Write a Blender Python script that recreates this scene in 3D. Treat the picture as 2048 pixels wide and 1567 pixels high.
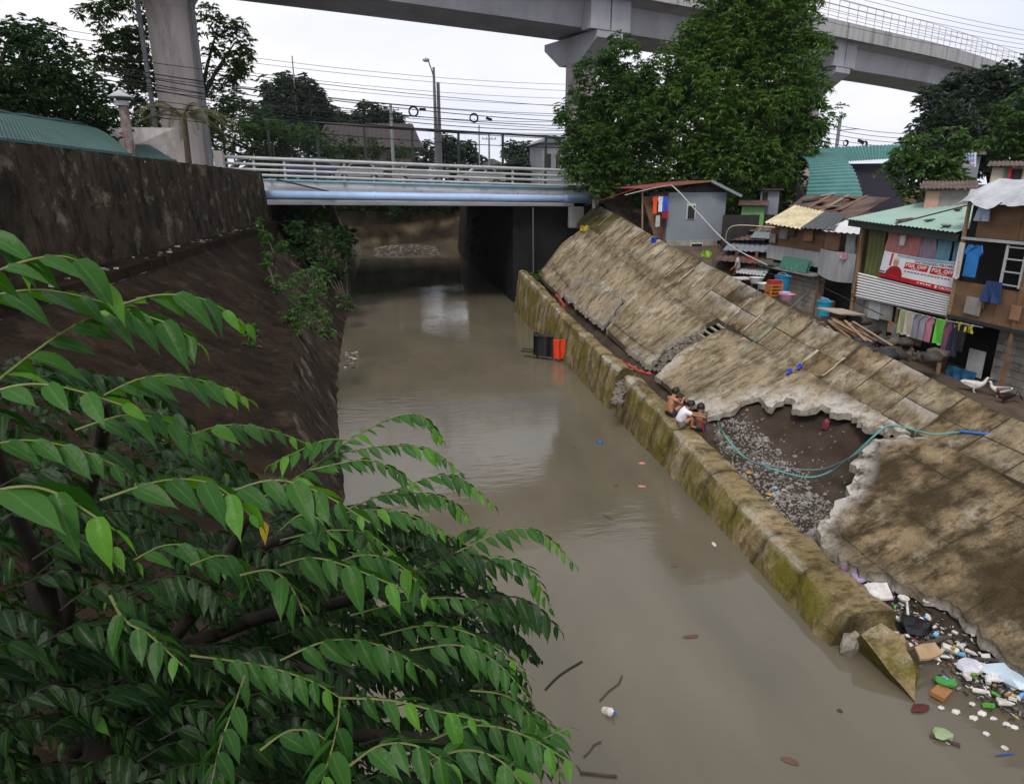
import bpy, bmesh, math, random
from mathutils import Vector, Matrix, Euler, noise
from mathutils.geometry import delaunay_2d_cdt
for o in list(bpy.data.objects): bpy.data.objects.remove(o)
S = bpy.context.scene
COL = S.collection
R = math.radians
random.seed(7)
# ------------------------------------------------------------------ camera
CAM_H, PITCH, YAW, FPX = 7.5, R(17.0), R(10.6), 1348.0
cd = bpy.data.cameras.new('camera'); cam = bpy.data.objects.new('camera', cd); COL.objects.link(cam)
cam.location = (0, 0, CAM_H); cam.rotation_euler = (math.pi/2 - PITCH, 0, -YAW)
cd.sensor_width = 36; cd.lens = 36*FPX/2048; cd.clip_start = .05; cd.clip_end = 3000
S.camera = cam
# ------------------------------------------------------------------ sky: pale overcast
SUN_EL, SUN_AZ = R(52), R(-150)          # azimuth clockwise from +Y (along the river)
w = bpy.data.worlds.new('World'); S.world = w; w.use_nodes = True
nt = w.node_tree; nt.nodes.clear()
out = nt.nodes.new('ShaderNodeOutputWorld'); bg = nt.nodes.new('ShaderNodeBackground')
sky = nt.nodes.new('ShaderNodeTexSky'); sky.sky_type = 'NISHITA'; sky.sun_disc = False
sky.sun_elevation = SUN_EL; sky.sun_rotation = SUN_AZ; sky.dust_density = 6; sky.air_density = 1.2
bg.inputs['Strength'].default_value = .1
tc = nt.nodes.new('ShaderNodeTexCoord'); mp = nt.nodes.new('ShaderNodeMapping'); mp.inputs['Scale'].default_value = (1.2, 1.2, 3.2)
nz = nt.nodes.new('ShaderNodeTexNoise'); nz.inputs['Scale'].default_value = 1.6; nz.inputs['Detail'].default_value = 5
cr = nt.nodes.new('ShaderNodeValToRGB')
cr.color_ramp.elements[0].position = .35; cr.color_ramp.elements[0].color = (7.6, 7.95, 9.2, 1)
cr.color_ramp.elements[1].position = .68; cr.color_ramp.elements[1].color = (10.2, 9.95, 10.2, 1)
mx = nt.nodes.new('ShaderNodeMix'); mx.data_type = 'RGBA'; mx.inputs[0].default_value = .86
L = nt.links.new
L(tc.outputs['Generated'], mp.inputs[0]); L(mp.outputs[0], nz.inputs['Vector']); L(nz.outputs['Fac'], cr.inputs[0])
L(sky.outputs[0], mx.inputs[6]); L(cr.outputs[0], mx.inputs[7]); L(mx.outputs[2], bg.inputs['Color']); L(bg.outputs[0], out.inputs[0])
sl = bpy.data.lights.new('sun', 'SUN'); sl.energy = 1.5; sl.angle = R(14); sl.color = (1, .96, .9)
sun = bpy.data.objects.new('sun', sl); COL.objects.link(sun)
sd = Vector((math.sin(SUN_AZ)*math.cos(SUN_EL), math.cos(SUN_AZ)*math.cos(SUN_EL), math.sin(SUN_EL)))
sun.rotation_euler = sd.to_track_quat('Z', 'Y').to_euler()
S.view_settings.view_transform = 'Standard'; S.view_settings.look = 'None'
S.view_settings.exposure = 0.28; S.view_settings.gamma = 1.0
S.render.engine = 'CYCLES'
S.cycles.max_bounces = 6; S.cycles.diffuse_bounces = 3; S.cycles.glossy_bounces = 3; S.cycles.transmission_bounces = 3
# ------------------------------------------------------------------ survey: sight lines from the camera onto real planes
def ray(px, py):
    dx = px-1024; yd = py-783.5
    fw = FPX*math.cos(PITCH)-yd*math.sin(PITCH); dn = FPX*math.sin(PITCH)+yd*math.cos(PITCH)
    return Vector((dx*math.cos(YAW)+fw*math.sin(YAW), -dx*math.sin(YAW)+fw*math.cos(YAW), -dn))
CP = Vector((0, 0, CAM_H))
def onz(px, py, z): d = ray(px, py); return CP+d*((z-CAM_H)/d.z)
def onx(px, py, x): d = ray(px, py); return CP+d*(x/d.x)
def ony(px, py, y): d = ray(px, py); return CP+d*(y/d.y)
def atd(px, py, dist): return CP+ray(px, py).normalized()*dist
def onsurf(px, py, zf):
    d = ray(px, py).normalized(); t = 4.0
    while t < 80:
        p = CP+d*t
        if p.z <= zf(p.x, p.y): break
        t += .1
    a, b = t-.1, t
    for k in range(14):
        t = (a+b)/2; p = CP+d*t
        if p.z <= zf(p.x, p.y): b = t
        else: a = t
    return CP+d*t
def lut(tab):
    tab = sorted(tab)
    def f(y):
        if y <= tab[0][0]: return tab[0][1]
        for (a, va), (b, vb) in zip(tab, tab[1:]):
            if y <= b: return va+(vb-va)*(y-a)/(b-a)
        return tab[-1][1]
    return f
# ------------------------------------------------------------------ object helpers
def tag(o, label=None, cat=None, group=None, kind=None):
    if label: o['label'] = label
    if cat: o['category'] = cat
    if group: o['group'] = group
    if kind: o['kind'] = kind
    return o
def thing(name, label, cat, loc=(0, 0, 0), group=None):
    e = bpy.data.objects.new(name, None); COL.objects.link(e); e.location = loc; e.empty_display_size = .2
    return tag(e, label, cat, group)
def link(name, me, mat, parent=None):
    o = bpy.data.objects.new(name, me); COL.objects.link(o)
    for m in (mat if isinstance(mat, (list, tuple)) else [mat]):
        if m and len(me.materials) < 8 and not me.get('fixed'): me.materials.append(m)
    if parent:
        o.parent = parent
        if parent.type == 'EMPTY': o.matrix_parent_inverse = Matrix.Translation(parent.location).inverted()
        else: o.matrix_parent_inverse = Matrix.Translation(parent.location).inverted() if not parent.parent else Matrix()
    return o
class MB:
    def __init__(s): s.v = []; s.f = []; s.mi = []; s.c = 0
    def mat(s, i): s.c = i; return s
    def add(s, vs, fs):
        n = len(s.v); s.v += [tuple(v) for v in vs]
        for f in fs: s.f.append(tuple(i+n for i in f)); s.mi.append(s.c)
        return s
    def box(s, c, sz, rot=None):
        x, y, z = [k/2 for k in sz]
        vs = [Vector((a*x, b*y, d*z)) for a in (-1, 1) for b in (-1, 1) for d in (-1, 1)]
        if rot is not None:
            m = rot if isinstance(rot, Matrix) else Euler(rot).to_matrix()
            vs = [m @ v for v in vs]
        c = Vector(c)
        return s.add([v+c for v in vs], [(0, 1, 3, 2), (4, 6, 7, 5), (0, 4, 5, 1), (2, 3, 7, 6), (0, 2, 6, 4), (1, 5, 7, 3)])
    def bar(s, a, b, wd, h=None):
        a = Vector(a); b = Vector(b); d = b-a
        if d.length < 1e-6: return s
        m = d.to_track_quat('X', 'Z').to_matrix()
        return s.box((a+b)/2, (d.length, wd, h or wd), m)
    def quad(s, a, b, c, d, th=0):
        a, b, c, d = map(Vector, (a, b, c, d))
        if not th: return s.add([a, b, c, d], [(0, 1, 2, 3)])
        n = (b-a).cross(d-a).normalized()*th
        return s.add([a, b, c, d, a-n, b-n, c-n, d-n], [(0, 1, 2, 3), (7, 6, 5, 4), (0, 4, 5, 1), (1, 5, 6, 2), (2, 6, 7, 3), (3, 7, 4, 0)])
    def prism(s, pts, off):
        pts = [Vector(p) for p in pts]; off = Vector(off); n = len(pts)
        return s.add(pts+[p+off for p in pts], [tuple(range(n))[::-1], tuple(range(n, 2*n))]+[(i, (i+1) % n, n+(i+1) % n, n+i) for i in range(n)])
    def tube(s, path, r, n=6, cap=True):
        path = [Vector(p) for p in path]; k = len(path); rs = r if isinstance(r, (list, tuple)) else [r]*k
        vs = []; up = Vector((0, 0, 1))
        for i, p in enumerate(path):
            d = (path[min(i+1, k-1)]-path[max(i-1, 0)]).normalized()
            u = d.cross(up)
            if u.length < .05: u = d.cross(Vector((1, 0, 0)))
            u.normalize(); w_ = u.cross(d)
            for j in range(n):
                a = 2*math.pi*j/n; vs.append(p+(u*math.cos(a)+w_*math.sin(a))*rs[i])
        fs = [(i*n+j, i*n+(j+1) % n, (i+1)*n+(j+1) % n, (i+1)*n+j) for i in range(k-1) for j in range(n)]
        if cap: fs += [tuple(range(n))[::-1], tuple(range((k-1)*n, k*n))]
        return s.add(vs, fs)
    def lathe(s, c, prof, n=12, rot=None):
        c = Vector(c); vs = []
        for r, z in prof:
            for j in range(n):
                a = 2*math.pi*j/n; v = Vector((r*math.cos(a), r*math.sin(a), z))
                if rot is not None: v = (rot if isinstance(rot, Matrix) else Euler(rot).to_matrix()) @ v
                vs.append(c+v)
        k = len(prof)
        fs = [(i*n+j, i*n+(j+1) % n, (i+1)*n+(j+1) % n, (i+1)*n+j) for i in range(k-1) for j in range(n)]
        fs += [tuple(range(n))[::-1], tuple(range((k-1)*n, k*n))]
        return s.add(vs, fs)
    def grid(s, fn, nu, nv, wrap=False):
        vs = [fn(i/nu, j/nv) for j in range(nv+1) for i in range(nu+1)]
        return s.add(vs, [(j*(nu+1)+i, j*(nu+1)+i+1, (j+1)*(nu+1)+i+1, (j+1)*(nu+1)+i) for j in range(nv) for i in range(nu)])
    def ico(s, c, r, sq=(1, 1, 1), jit=.0, sub=1, rot=None):
        bm = bmesh.new(); bmesh.ops.create_icosphere(bm, subdivisions=sub, radius=1)
        c = Vector(c); m = Euler(rot).to_matrix() if rot else Matrix.Identity(3)
        vs = []
        for v in bm.verts:
            k = 1+random.uniform(-jit, jit); vs.append(c+m @ Vector((v.co.x*sq[0]*r*k, v.co.y*sq[1]*r*k, v.co.z*sq[2]*r*k)))
        fs = [tuple(v.index for v in f.verts) for f in bm.faces]; bm.free()
        return s.add(vs, fs)
    def mesh(s, name, smooth=False, recalc=True):
        me = bpy.data.meshes.new(name); me.from_pydata(s.v, [], s.f)
        if s.mi and max(s.mi): me.polygons.foreach_set('material_index', s.mi)
        if recalc:
            bm = bmesh.new(); bm.from_mesh(me); bmesh.ops.recalc_face_normals(bm, faces=bm.faces); bm.to_mesh(me); bm.free()
        if smooth: me.polygons.foreach_set('use_smooth', [True]*len(me.polygons))
        me.update(); return me
    def build(s, name, mat, parent=None, smooth=False, recalc=True, bevel=0):
        if parent is None and s.v:      # a thing of one mesh: origin at the middle of its base
            xs, ys, zs = zip(*s.v); c = Vector(((min(xs)+max(xs))/2, (min(ys)+max(ys))/2, min(zs)))
            s.v = [(x-c.x, y-c.y, z-c.z) for x, y, z in s.v]
        me = s.mesh(name, smooth, recalc); o = link(name, me, mat, parent)
        if parent is None and len(s.v): o.location = c
        if bevel:
            b = o.modifiers.new('bevel', 'BEVEL'); b.width = bevel; b.segments = 2; b.limit_method = 'ANGLE'
        return o
def inst(name, me, mw, parent=None):
    """another object that shares mesh data, placed by a world matrix"""
    o = bpy.data.objects.new(name, me); COL.objects.link(o)
    if parent:
        o.parent = parent
        if parent.type == 'EMPTY': o.matrix_parent_inverse = Matrix.Translation(parent.location).inverted()
    o.matrix_basis = mw
    return o
def fbm(x, y, z=0, sc=1, oc=3): return noise.fractal(Vector((x*sc, y*sc, z*sc)), 1.0, 2.0, oc)
def nodes_of(name):
    m = bpy.data.materials.new(name); m.use_nodes = True; t = m.node_tree
    return m, t, t.nodes['Principled BSDF']
def mat(name, c1, c2=None, scale=3., rough=.8, bump=.0, bscale=25., stretch=(1, 1, 1), metal=0., stain=None, sscale=.7, samt=.6, thr=(.42, .68), speck=None, spscale=40, edge=None, spec=.4, sub=0., trans=0.):
    m, t, b = nodes_of(name); N = t.nodes.new; K = t.links.new
    b.inputs['Roughness'].default_value = rough; b.inputs['Metallic'].default_value = metal
    b.inputs['Specular IOR Level'].default_value = spec
    g = N('ShaderNodeNewGeometry'); mp = N('ShaderNodeMapping'); mp.inputs['Scale'].default_value = stretch; K(g.outputs['Position'], mp.inputs[0])
    def nzn(sc, det=5, src=mp, ro=.6):
        n = N('ShaderNodeTexNoise'); n.inputs['Scale'].default_value = sc; n.inputs['Detail'].default_value = det; n.inputs['Roughness'].default_value = ro
        K(src.outputs[0], n.inputs['Vector']); return n
    def ramp(src, a, b_):
        r = N('ShaderNodeMapRange'); r.inputs[1].default_value = a; r.inputs[2].default_value = b_; K(src, r.inputs[0]); return r.outputs[0]
    def mixc(f, a, b_, ft=None):
        x = N('ShaderNodeMix'); x.data_type = 'RGBA'; K(f, x.inputs[0])
        for i, v in ((6, a), (7, b_)):
            if isinstance(v, tuple): x.inputs[i].default_value = (*v[:3], 1)
            else: K(v, x.inputs[i])
        return x.outputs[2]
    def scl(f, k):
        x = N('ShaderNodeMath'); x.operation = 'MULTIPLY'; K(f, x.inputs[0]); x.inputs[1].default_value = k; return x.outputs[0]
    c2 = c2 or tuple(k*.8 for k in c1)
    n1 = nzn(scale); col = mixc(ramp(n1.outputs['Fac'], .32, .68), c1, c2)
    if stain:
        n2 = nzn(sscale, 7, mp, .65); col = mixc(scl(ramp(n2.outputs['Fac'], *thr), samt), col, stain)
    if speck:
        n3 = nzn(spscale, 3, g); col = mixc(scl(ramp(n3.outputs['Fac'], .6, .72), .8), col, speck)
    if edge:
        at = N('ShaderNodeAttribute'); at.attribute_name = 'edge'
        n4 = nzn(5, 5, g); ad = N('ShaderNodeMath'); ad.operation = 'MULTIPLY'; K(at.outputs['Fac'], ad.inputs[0]); K(ramp(n4.outputs['Fac'], .25, .55), ad.inputs[1])
        col = mixc(ad.outputs[0], col, edge)
    K(col, b.inputs['Base Color'])
    if bump:
        bn = nzn(bscale, 6, mp, .7); bu = N('ShaderNodeBump'); bu.inputs['Strength'].default_value = bump; bu.inputs['Distance'].default_value = .05
        K(bn.outputs['Fac'], bu.inputs['Height']); K(bu.outputs[0], b.inputs['Normal'])
    return m
def leafmat(name, c1, c2, c3=None, scale=.8, rough=.45, trans=.3, spec=.35):
    m, t, b = nodes_of(name); N = t.nodes.new; K = t.links.new
    g = N('ShaderNodeNewGeometry'); n = N('ShaderNodeTexNoise'); n.inputs['Scale'].default_value = scale; n.inputs['Detail'].default_value = 4
    K(g.outputs['Position'], n.inputs['Vector'])
    cr = N('ShaderNodeValToRGB'); cr.color_ramp.elements[0].position = .35; cr.color_ramp.elements[1].position = .62
    cr.color_ramp.elements[0].color = (*c1, 1); cr.color_ramp.elements[1].color = (*c2, 1)
    K(n.outputs['Fac'], cr.inputs[0])
    # each leaf island has its own tone
    mr = N('ShaderNodeMapRange'); mr.inputs[3].default_value = .62; mr.inputs[4].default_value = 1.35; K(g.outputs['Random Per Island'], mr.inputs[0])
    mu = N('ShaderNodeMix'); mu.data_type = 'RGBA'; mu.blend_type = 'MULTIPLY'; mu.inputs[0].default_value = 1
    K(cr.outputs[0], mu.inputs[6]); K(mr.outputs[0], mu.inputs[7])
    K(mu.outputs[2], b.inputs['Base Color']); b.inputs['Roughness'].default_value = rough; b.inputs['Specular IOR Level'].default_value = spec
    if trans:
        tr = N('ShaderNodeBsdfTranslucent'); ms = N('ShaderNodeMixShader'); ms.inputs[0].default_value = trans
        hs = N('ShaderNodeMix'); hs.data_type = 'RGBA'; hs.blend_type = 'MULTIPLY'; hs.inputs[0].default_value = 1; hs.inputs[7].default_value = (1.5, 1.6, .5, 1)
        K(mu.outputs[2], hs.inputs[6]); K(hs.outputs[2], tr.inputs[0])
        K(b.outputs[0], ms.inputs[1]); K(tr.outputs[0], ms.inputs[2]); K(ms.outputs[0], t.nodes['Material Output'].inputs[0])
    return m
# ------------------------------------------------------------------ materials
M = {}
def concrete(name, tan, brown, darkc, pale, mossc=None, mamt=.0, streak=(1, 2.0, 1), edge=(.48, .45, .40), dark_amt=.8, pale_amt=.7, moss_side=False, top=None, fine=.35, big_amt=.25):
    m, t, b = nodes_of(name); N = t.nodes.new; K = t.links.new
    b.inputs['Roughness'].default_value = .95; b.inputs['Specular IOR Level'].default_value = .08
    g = N('ShaderNodeNewGeometry')
    def nz(sc, det=6, ro=.62, st=None, off=0):
        mp = N('ShaderNodeMapping'); K(g.outputs['Position'], mp.inputs[0]); mp.inputs['Location'].default_value = (off, off*.7, off*.3)
        if st: mp.inputs['Scale'].default_value = st
        n = N('ShaderNodeTexNoise'); n.inputs['Scale'].default_value = sc; n.inputs['Detail'].default_value = det; n.inputs['Roughness'].default_value = ro; K(mp.outputs[0], n.inputs['Vector']); return n.outputs['Fac']
    def ramp(src, a, b_, lo=0, hi=1):
        r = N('ShaderNodeMapRange'); r.inputs[1].default_value = a; r.inputs[2].default_value = b_; r.inputs[3].default_value = lo; r.inputs[4].default_value = hi; K(src, r.inputs[0]); return r.outputs[0]
    def mixc(f, a, b_):
        x = N('ShaderNodeMix'); x.data_type = 'RGBA'; K(f, x.inputs[0])
        for i, v in ((6, a), (7, b_)):
            if isinstance(v, tuple): x.inputs[i].default_value = (*v[:3], 1)
            else: K(v, x.inputs[i])
        return x.outputs[2]
    def mul(a, b_):
        x = N('ShaderNodeMath'); x.operation = 'MULTIPLY'; K(a, x.inputs[0])
        if isinstance(b_, (int, float)): x.inputs[1].default_value = b_
        else: K(b_, x.inputs[1])
        return x.outputs[0]
    def attr(n):
        a = N('ShaderNodeAttribute'); a.attribute_name = n; return a.outputs['Fac']
    col = mixc(ramp(nz(.55), .36, .64), tan, brown)
    col = mixc(ramp(nz(1.6, 7, .7, streak, 3), .47, .64, 0, dark_amt), col, darkc)
    col = mixc(ramp(nz(1.1, 8, .72, None, 11), .54, .66, 0, pale_amt), col, pale)
    col = mixc(ramp(nz(3.3, 6, .7, (1, 2, 1), 23), .54, .66, 0, .75), col, darkc)
    col = mixc(ramp(nz(.33, 6, .68, None, 61), .52, .62, 0, big_amt), col, darkc)
    if mossc:
        f = ramp(nz(.8, 7, .7, None, 31), .44, .60, 0, mamt)
        if moss_side:
            sx = N('ShaderNodeSeparateXYZ'); K(g.outputs['Normal'], sx.inputs[0]); f = mul(f, ramp(sx.outputs[2], .75, .95, 1, .12))
        col = mixc(f, col, mossc)
    col = mixc(mul(ramp(attr('rim'), .1, .9), ramp(nz(2.2, 5, .65, None, 41), .38, .6, 0, .85)), col, darkc)
    col = mixc(mul(ramp(attr('edge'), .05, .75), ramp(nz(2.6, 6, .7, None, 51), .36, .56)), col, edge)
    fn = mixc(ramp(nz(26, 4, .7), .3, .7), (1-fine,)*3, (1+fine*.5,)*3)
    mu = N('ShaderNodeMix'); mu.data_type = 'RGBA'; mu.blend_type = 'MULTIPLY'; mu.inputs[0].default_value = 1; K(col, mu.inputs[6]); K(fn, mu.inputs[7])
    K(mu.outputs[2], b.inputs['Base Color'])
    bu = N('ShaderNodeBump'); bu.inputs['Strength'].default_value = .7; bu.inputs['Distance'].default_value = .04; K(nz(9, 7, .7), bu.inputs['Height']); K(bu.outputs[0], b.inputs['Normal'])
    return m
M['slab'] = concrete('tan_concrete', (.37, .302, .20), (.262, .207, .128), (.08, .061, .036), (.53, .48, .39), dark_amt=.88, pale_amt=.85)
M['slab2'] = concrete('brown_concrete', (.31, .235, .138), (.20, .147, .08), (.045, .033, .018), (.43, .375, .285), dark_amt=.95, big_amt=.85)
M['toe'] = concrete('mossy_concrete', (.32, .245, .135), (.19, .142, .066), (.055, .042, .02), (.5, .455, .35), (.13, .115, .014), .9, (1.5, 2.5, .5), moss_side=True, pale_amt=.5)
M['mosslab'] = concrete('dark_mossy_concrete', (.16, .13, .065), (.11, .095, .04), (.04, .038, .016), (.26, .22, .14), (.06, .065, .015), .7)
M['seam'] = mat('pale_cement', (.46, .41, .32), (.33, .28, .2), 5, .95, .5, 20, stain=(.2, .16, .1), sscale=3)
M['joint'] = mat('dirt_filled_joint', (.10, .08, .055), (.06, .048, .034), 5, .95)
M['fracture'] = mat('fractured_concrete', (.42, .38, .32), (.2, .175, .14), 6, .95, .8, 20)
M['wall'] = concrete('stained_wall_concrete', (.068, .052, .036), (.036, .028, .020), (.012, .0095, .007), (.20, .172, .13), None, 0, (1.2, 1.2, .6), pale_amt=.85, dark_amt=.9)
M['wallslope'] = concrete('dark_brown_concrete', (.032, .021, .0125), (.018, .012, .0075), (.007, .005, .0035), (.075, .055, .035), None, 0, (1, 1.25, 1), pale_amt=.6)
M['earth'] = mat('dark_earth', (.045, .029, .018), (.022, .015, .010), 3, .95, .8, 9, stain=(.10, .075, .05), sscale=1.5)
M['yard'] = mat('yard_soil', (.12, .085, .058), (.07, .05, .035), 2, .95, .6, 12, stain=(.045, .035, .028), sscale=1)
M['ground'] = mat('far_ground', (.10, .095, .075), (.06, .07, .04), .3, .95)
M['asphalt'] = mat('asphalt', (.06, .06, .06), (.045, .045, .045), 2, .9)
M['farwall'] = mat('far_bank_concrete', (.20, .15, .088), (.12, .088, .05), .5, .9, .3, 4, (1, 1, .5), stain=(.05, .04, .025), sscale=.5, samt=.85)
M['gravel'] = mat('gravel_grey', (.30, .29, .27), (.16, .145, .125), 9, .95, speck=(.42, .41, .4), spscale=5)
M['stone'] = mat('rubble_stone', (.19, .165, .135), (.085, .07, .055), 4, .95, .5, 15)
M['via'] = mat('viaduct_concrete', (.40, .40, .44), (.34, .34, .375), .5, .9, .1, 5, (1, 1, .35), stain=(.22, .22, .23), sscale=.4, samt=.6)
M['parapet'] = mat('streaked_parapet_concrete', (.40, .40, .40), (.30, .30, .30), 1.2, .9, 0, 5, (1.6, 1.6, .12), stain=(.1, .1, .1), sscale=.9, samt=.7, thr=(.52, .66))
M['column'] = mat('column_concrete', (.42, .38, .37), (.36, .32, .31), .8, .9, .1, 5, (1, 1, .3), stain=(.12, .11, .10), sscale=.5, samt=.8, thr=(.55, .7))
M['white'] = mat('white_paint', (.72, .72, .75), (.58, .58, .6), .6, .7, 0, 5, (.5, 2, 2), stain=(.35, .33, .3), sscale=1, samt=.5)
M['railw'] = mat('galvanised_rail', (.46, .48, .48), (.34, .35, .35), 1.5, .5, spec=.5, stain=(.28, .26, .24), sscale=2, samt=.5)
M['dark'] = mat('dark_steel', (.03, .04, .038), (.02, .025, .025), 4, .6)
M['pipeb'] = mat('blue_pipe_paint', (.40, .56, .84), (.34, .49, .76), .5, .4, stain=(.18, .24, .35), sscale=.8, samt=.4)
M['pipet'] = mat('teal_pipe_paint', (.20, .36, .44), (.14, .26, .32), 1, .5)
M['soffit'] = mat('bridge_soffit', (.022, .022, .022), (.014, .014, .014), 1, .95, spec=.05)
M['wire'] = mat('black_cable', (.012, .012, .013), None, 2, .6)
M['pole'] = mat('grey_pole', (.24, .25, .26), (.17, .18, .18), 2, .6)
M['black'] = mat('black_plastic', (.012, .012, .013), (.02, .02, .021), 5, .45)
def flat(name, c, rough=.65, var=.8, sc=5, **k):
    if name not in M: M[name] = mat(name, c, tuple(x*var for x in c), sc, rough, **k)
    return M[name]
# water: muddy and smooth, with drifting patches of ripples
def water_mat():
    m, t, b = nodes_of('muddy_water'); N = t.nodes.new; K = t.links.new
    g = N('ShaderNodeNewGeometry')
    n = N('ShaderNodeTexNoise'); n.inputs['Scale'].default_value = .5; n.inputs['Detail'].default_value = 7; wm = N('ShaderNodeMapping'); wm.inputs['Scale'].default_value = (1, .35, 1); K(g.outputs['Position'], wm.inputs[0]); K(wm.outputs[0], n.inputs['Vector'])
    cr = N('ShaderNodeValToRGB'); cr.color_ramp.elements[0].position = .3; cr.color_ramp.elements[1].position = .7
    cr.color_ramp.elements[0].color = (.100, .088, .061, 1); cr.color_ramp.elements[1].color = (.142, .122, .084, 1)
    K(n.outputs['Fac'], cr.inputs[0]); K(cr.outputs[0], b.inputs['Base Color'])
    b.inputs['Roughness'].default_value = .07; b.inputs['IOR'].default_value = 1.33; b.inputs['Specular IOR Level'].default_value = .62
    mp = N('ShaderNodeMapping'); mp.inputs['Scale'].default_value = (.55, 1.6, 1); K(g.outputs['Position'], mp.inputs[0])
    n2 = N('ShaderNodeTexNoise'); n2.inputs['Scale'].default_value = 2.6; n2.inputs['Detail'].default_value = 3; K(mp.outputs[0], n2.inputs['Vector'])
    pm = N('ShaderNodeTexNoise'); pm.inputs['Scale'].default_value = .16; pm.inputs['Detail'].default_value = 1; K(g.outputs['Position'], pm.inputs['Vector'])
    r = N('ShaderNodeMapRange'); r.inputs[1].default_value = .42; r.inputs[2].default_value = .62; r.inputs[3].default_value = .03; r.inputs[4].default_value = .32; K(pm.outputs['Fac'], r.inputs[0])
    bu = N('ShaderNodeBump'); bu.inputs['Distance'].default_value = .05; K(r.outputs[0], bu.inputs['Strength']); K(n2.outputs['Fac'], bu.inputs['Height']); K(bu.outputs[0], b.inputs['Normal'])
    return m
M['water'] = water_mat()
# ------------------------------------------------------------------ profile of the banks, along the river (Y)
zC = lut([(42.5, 6.48), (30.5, 4.82), (23, 3.94), (18.7, 3.36), (15.1, 3.05), (12.7, 2.72), (9, 2.5)])    # crest X 13.3
zF = lut([(40.6, 5.22), (28, 3.53), (22.8, 2.75), (18.7, 2.37), (15.3, 2.13), (13.1, 1.95), (6, 1.9)])      # fold X 12.1
zL = lut([(40.6, 2.56), (36, 1.75), (26, 1.13), (22.9, 1.04), (17.7, 1.0), (13, .78), (11, .62), (7, .45)])  # toe of slabs X 9.5
XC, XF, XL = 13.3, 12.1, 9.5
def zlow(x, y): return zL(y)+(zF(y)-zL(y))*(x-XL)/(XF-XL)
def zup(x, y): return zF(y)+(zC(y)-zF(y))*(x-XF)/(XC-XF)
wR = lut([(60, 8.2), (41, 7.94), (28, 7.64), (21, 7.5), (13, 7.3), (9, 7.15), (0, 7.1)])
wL = lut([(60, -2.6), (52, -2.4), (40, -2.0), (25.5, -1.75), (21, -1.5), (16.4, -1.1), (8, -.8), (-5, -.5)])
def yard_z(x, y):
    base = lut([(-10, 1.9), (12, 2.15), (20, 2.3), (26, 2.4), (33, 3.4), (38, 5.0), (43, 7.4), (60, 7.6)])(y)
    e = zC(y)-.25
    k = max(0, min(1, (x-XC-.1)/1.5))
    return (e*(1-k)+base*k if e > base else base+0*(e))+.06*fbm(x, y, 3, .9)
# ------------------------------------------------------------------ ground sheet (three joined patches round the river), water, far bank
g = MB()
xs = [13.32, 13.6, 14, 14.5, 15, 16, 18, 21, 26, 35, 60, 140, 400, 900]
ys = [-40, -10, 2, 6, 9, 11, 12, 13, 14, 15, 16, 17, 18, 19, 20, 21, 22, 24, 26, 28, 30, 33, 36, 39, 41, 43, 46, 60, 62]
def patch(xs, ys, zf):
    vs = [(x, y, zf(x, y)) for y in ys for x in xs]; n = len(xs)
    g.add(vs, [(j*n+i, j*n+i+1, (j+1)*n+i+1, (j+1)*n+i) for j in range(len(ys)-1) for i in range(n-1)])
patch(xs, ys, yard_z)
patch([-900, -200, -60, -30, -16, -10.5], [-40, 0, 20, 43, 62], lambda x, y: 7.9)
g.mat(1); patch([-900, -300, -100, -40, -14.01], [62.01, 90, 140, 400, 1800], lambda x, y: 7.7)
patch([14.01, 40, 100, 300, 900], [62.01, 90, 140, 400, 1800], lambda x, y: 7.6)
patch([-14, -5, 5, 14], [96.5, 140, 400, 1800], lambda x, y: 6.4)
tag(g.build('ground', [M['yard'], M['ground']], recalc=False), kind='structure')
wt = MB(); wt.add([(-16, -30, 0), (30, -30, 0), (30, 100, 0), (-16, 100, 0)], [(0, 1, 2, 3)])
tag(wt.build('water', M['water'], recalc=False), kind='structure')
# ------------------------------------------------------------------ slab maker
def resample(pts, step, jag=0, seed=0):
    outp = []
    rnd = random.Random(seed)
    n = len(pts)
    for i in range(n):
        a = Vector(pts[i][:2]); b = Vector(pts[(i+1) % n][:2]); br = len(pts[i]) > 2 and pts[i][2]
        k = max(1, int((b-a).length/step)); d = (b-a); nrm = Vector((-d.y, d.x)).normalized()
        for j in range(k):
            p = a+d*(j/k)
            if br and jag and j > 0:
                p = p+nrm*(fbm(p.x+seed, p.y, 0, 1.6, 4)*jag*1.3+rnd.uniform(-.55, .55)*jag)
            outp.append((p.x, p.y, br))
    return outp
def clip(poly, x0, x1, y0, y1):
    def half(ps, f):
        o = []
        for i in range(len(ps)):
            a, b = ps[i], ps[(i+1) % len(ps)]; fa, fb = f(a), f(b)
            if fa >= 0: o.append(a)
            if (fa > 0 > fb) or (fa < 0 < fb):
                t = fa/(fa-fb); o.append((a[0]+(b[0]-a[0])*t, a[1]+(b[1]-a[1])*t, False))
        return o
    for f in (lambda p: p[0]-x0, lambda p: x1-p[0], lambda p: p[1]-y0, lambda p: y1-p[1]):
        poly = half(poly, f)
        if len(poly) < 3: return []
    return poly
def inside(p, poly):
    c = False; n = len(poly); x, y = p
    for i in range(n):
        x1, y1 = poly[i][:2]; x2, y2 = poly[(i+1) % n][:2]
        if (y1 > y) != (y2 > y) and x < (x2-x1)*(y-y1)/(y2-y1)+x1: c = not c
    return c
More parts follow.
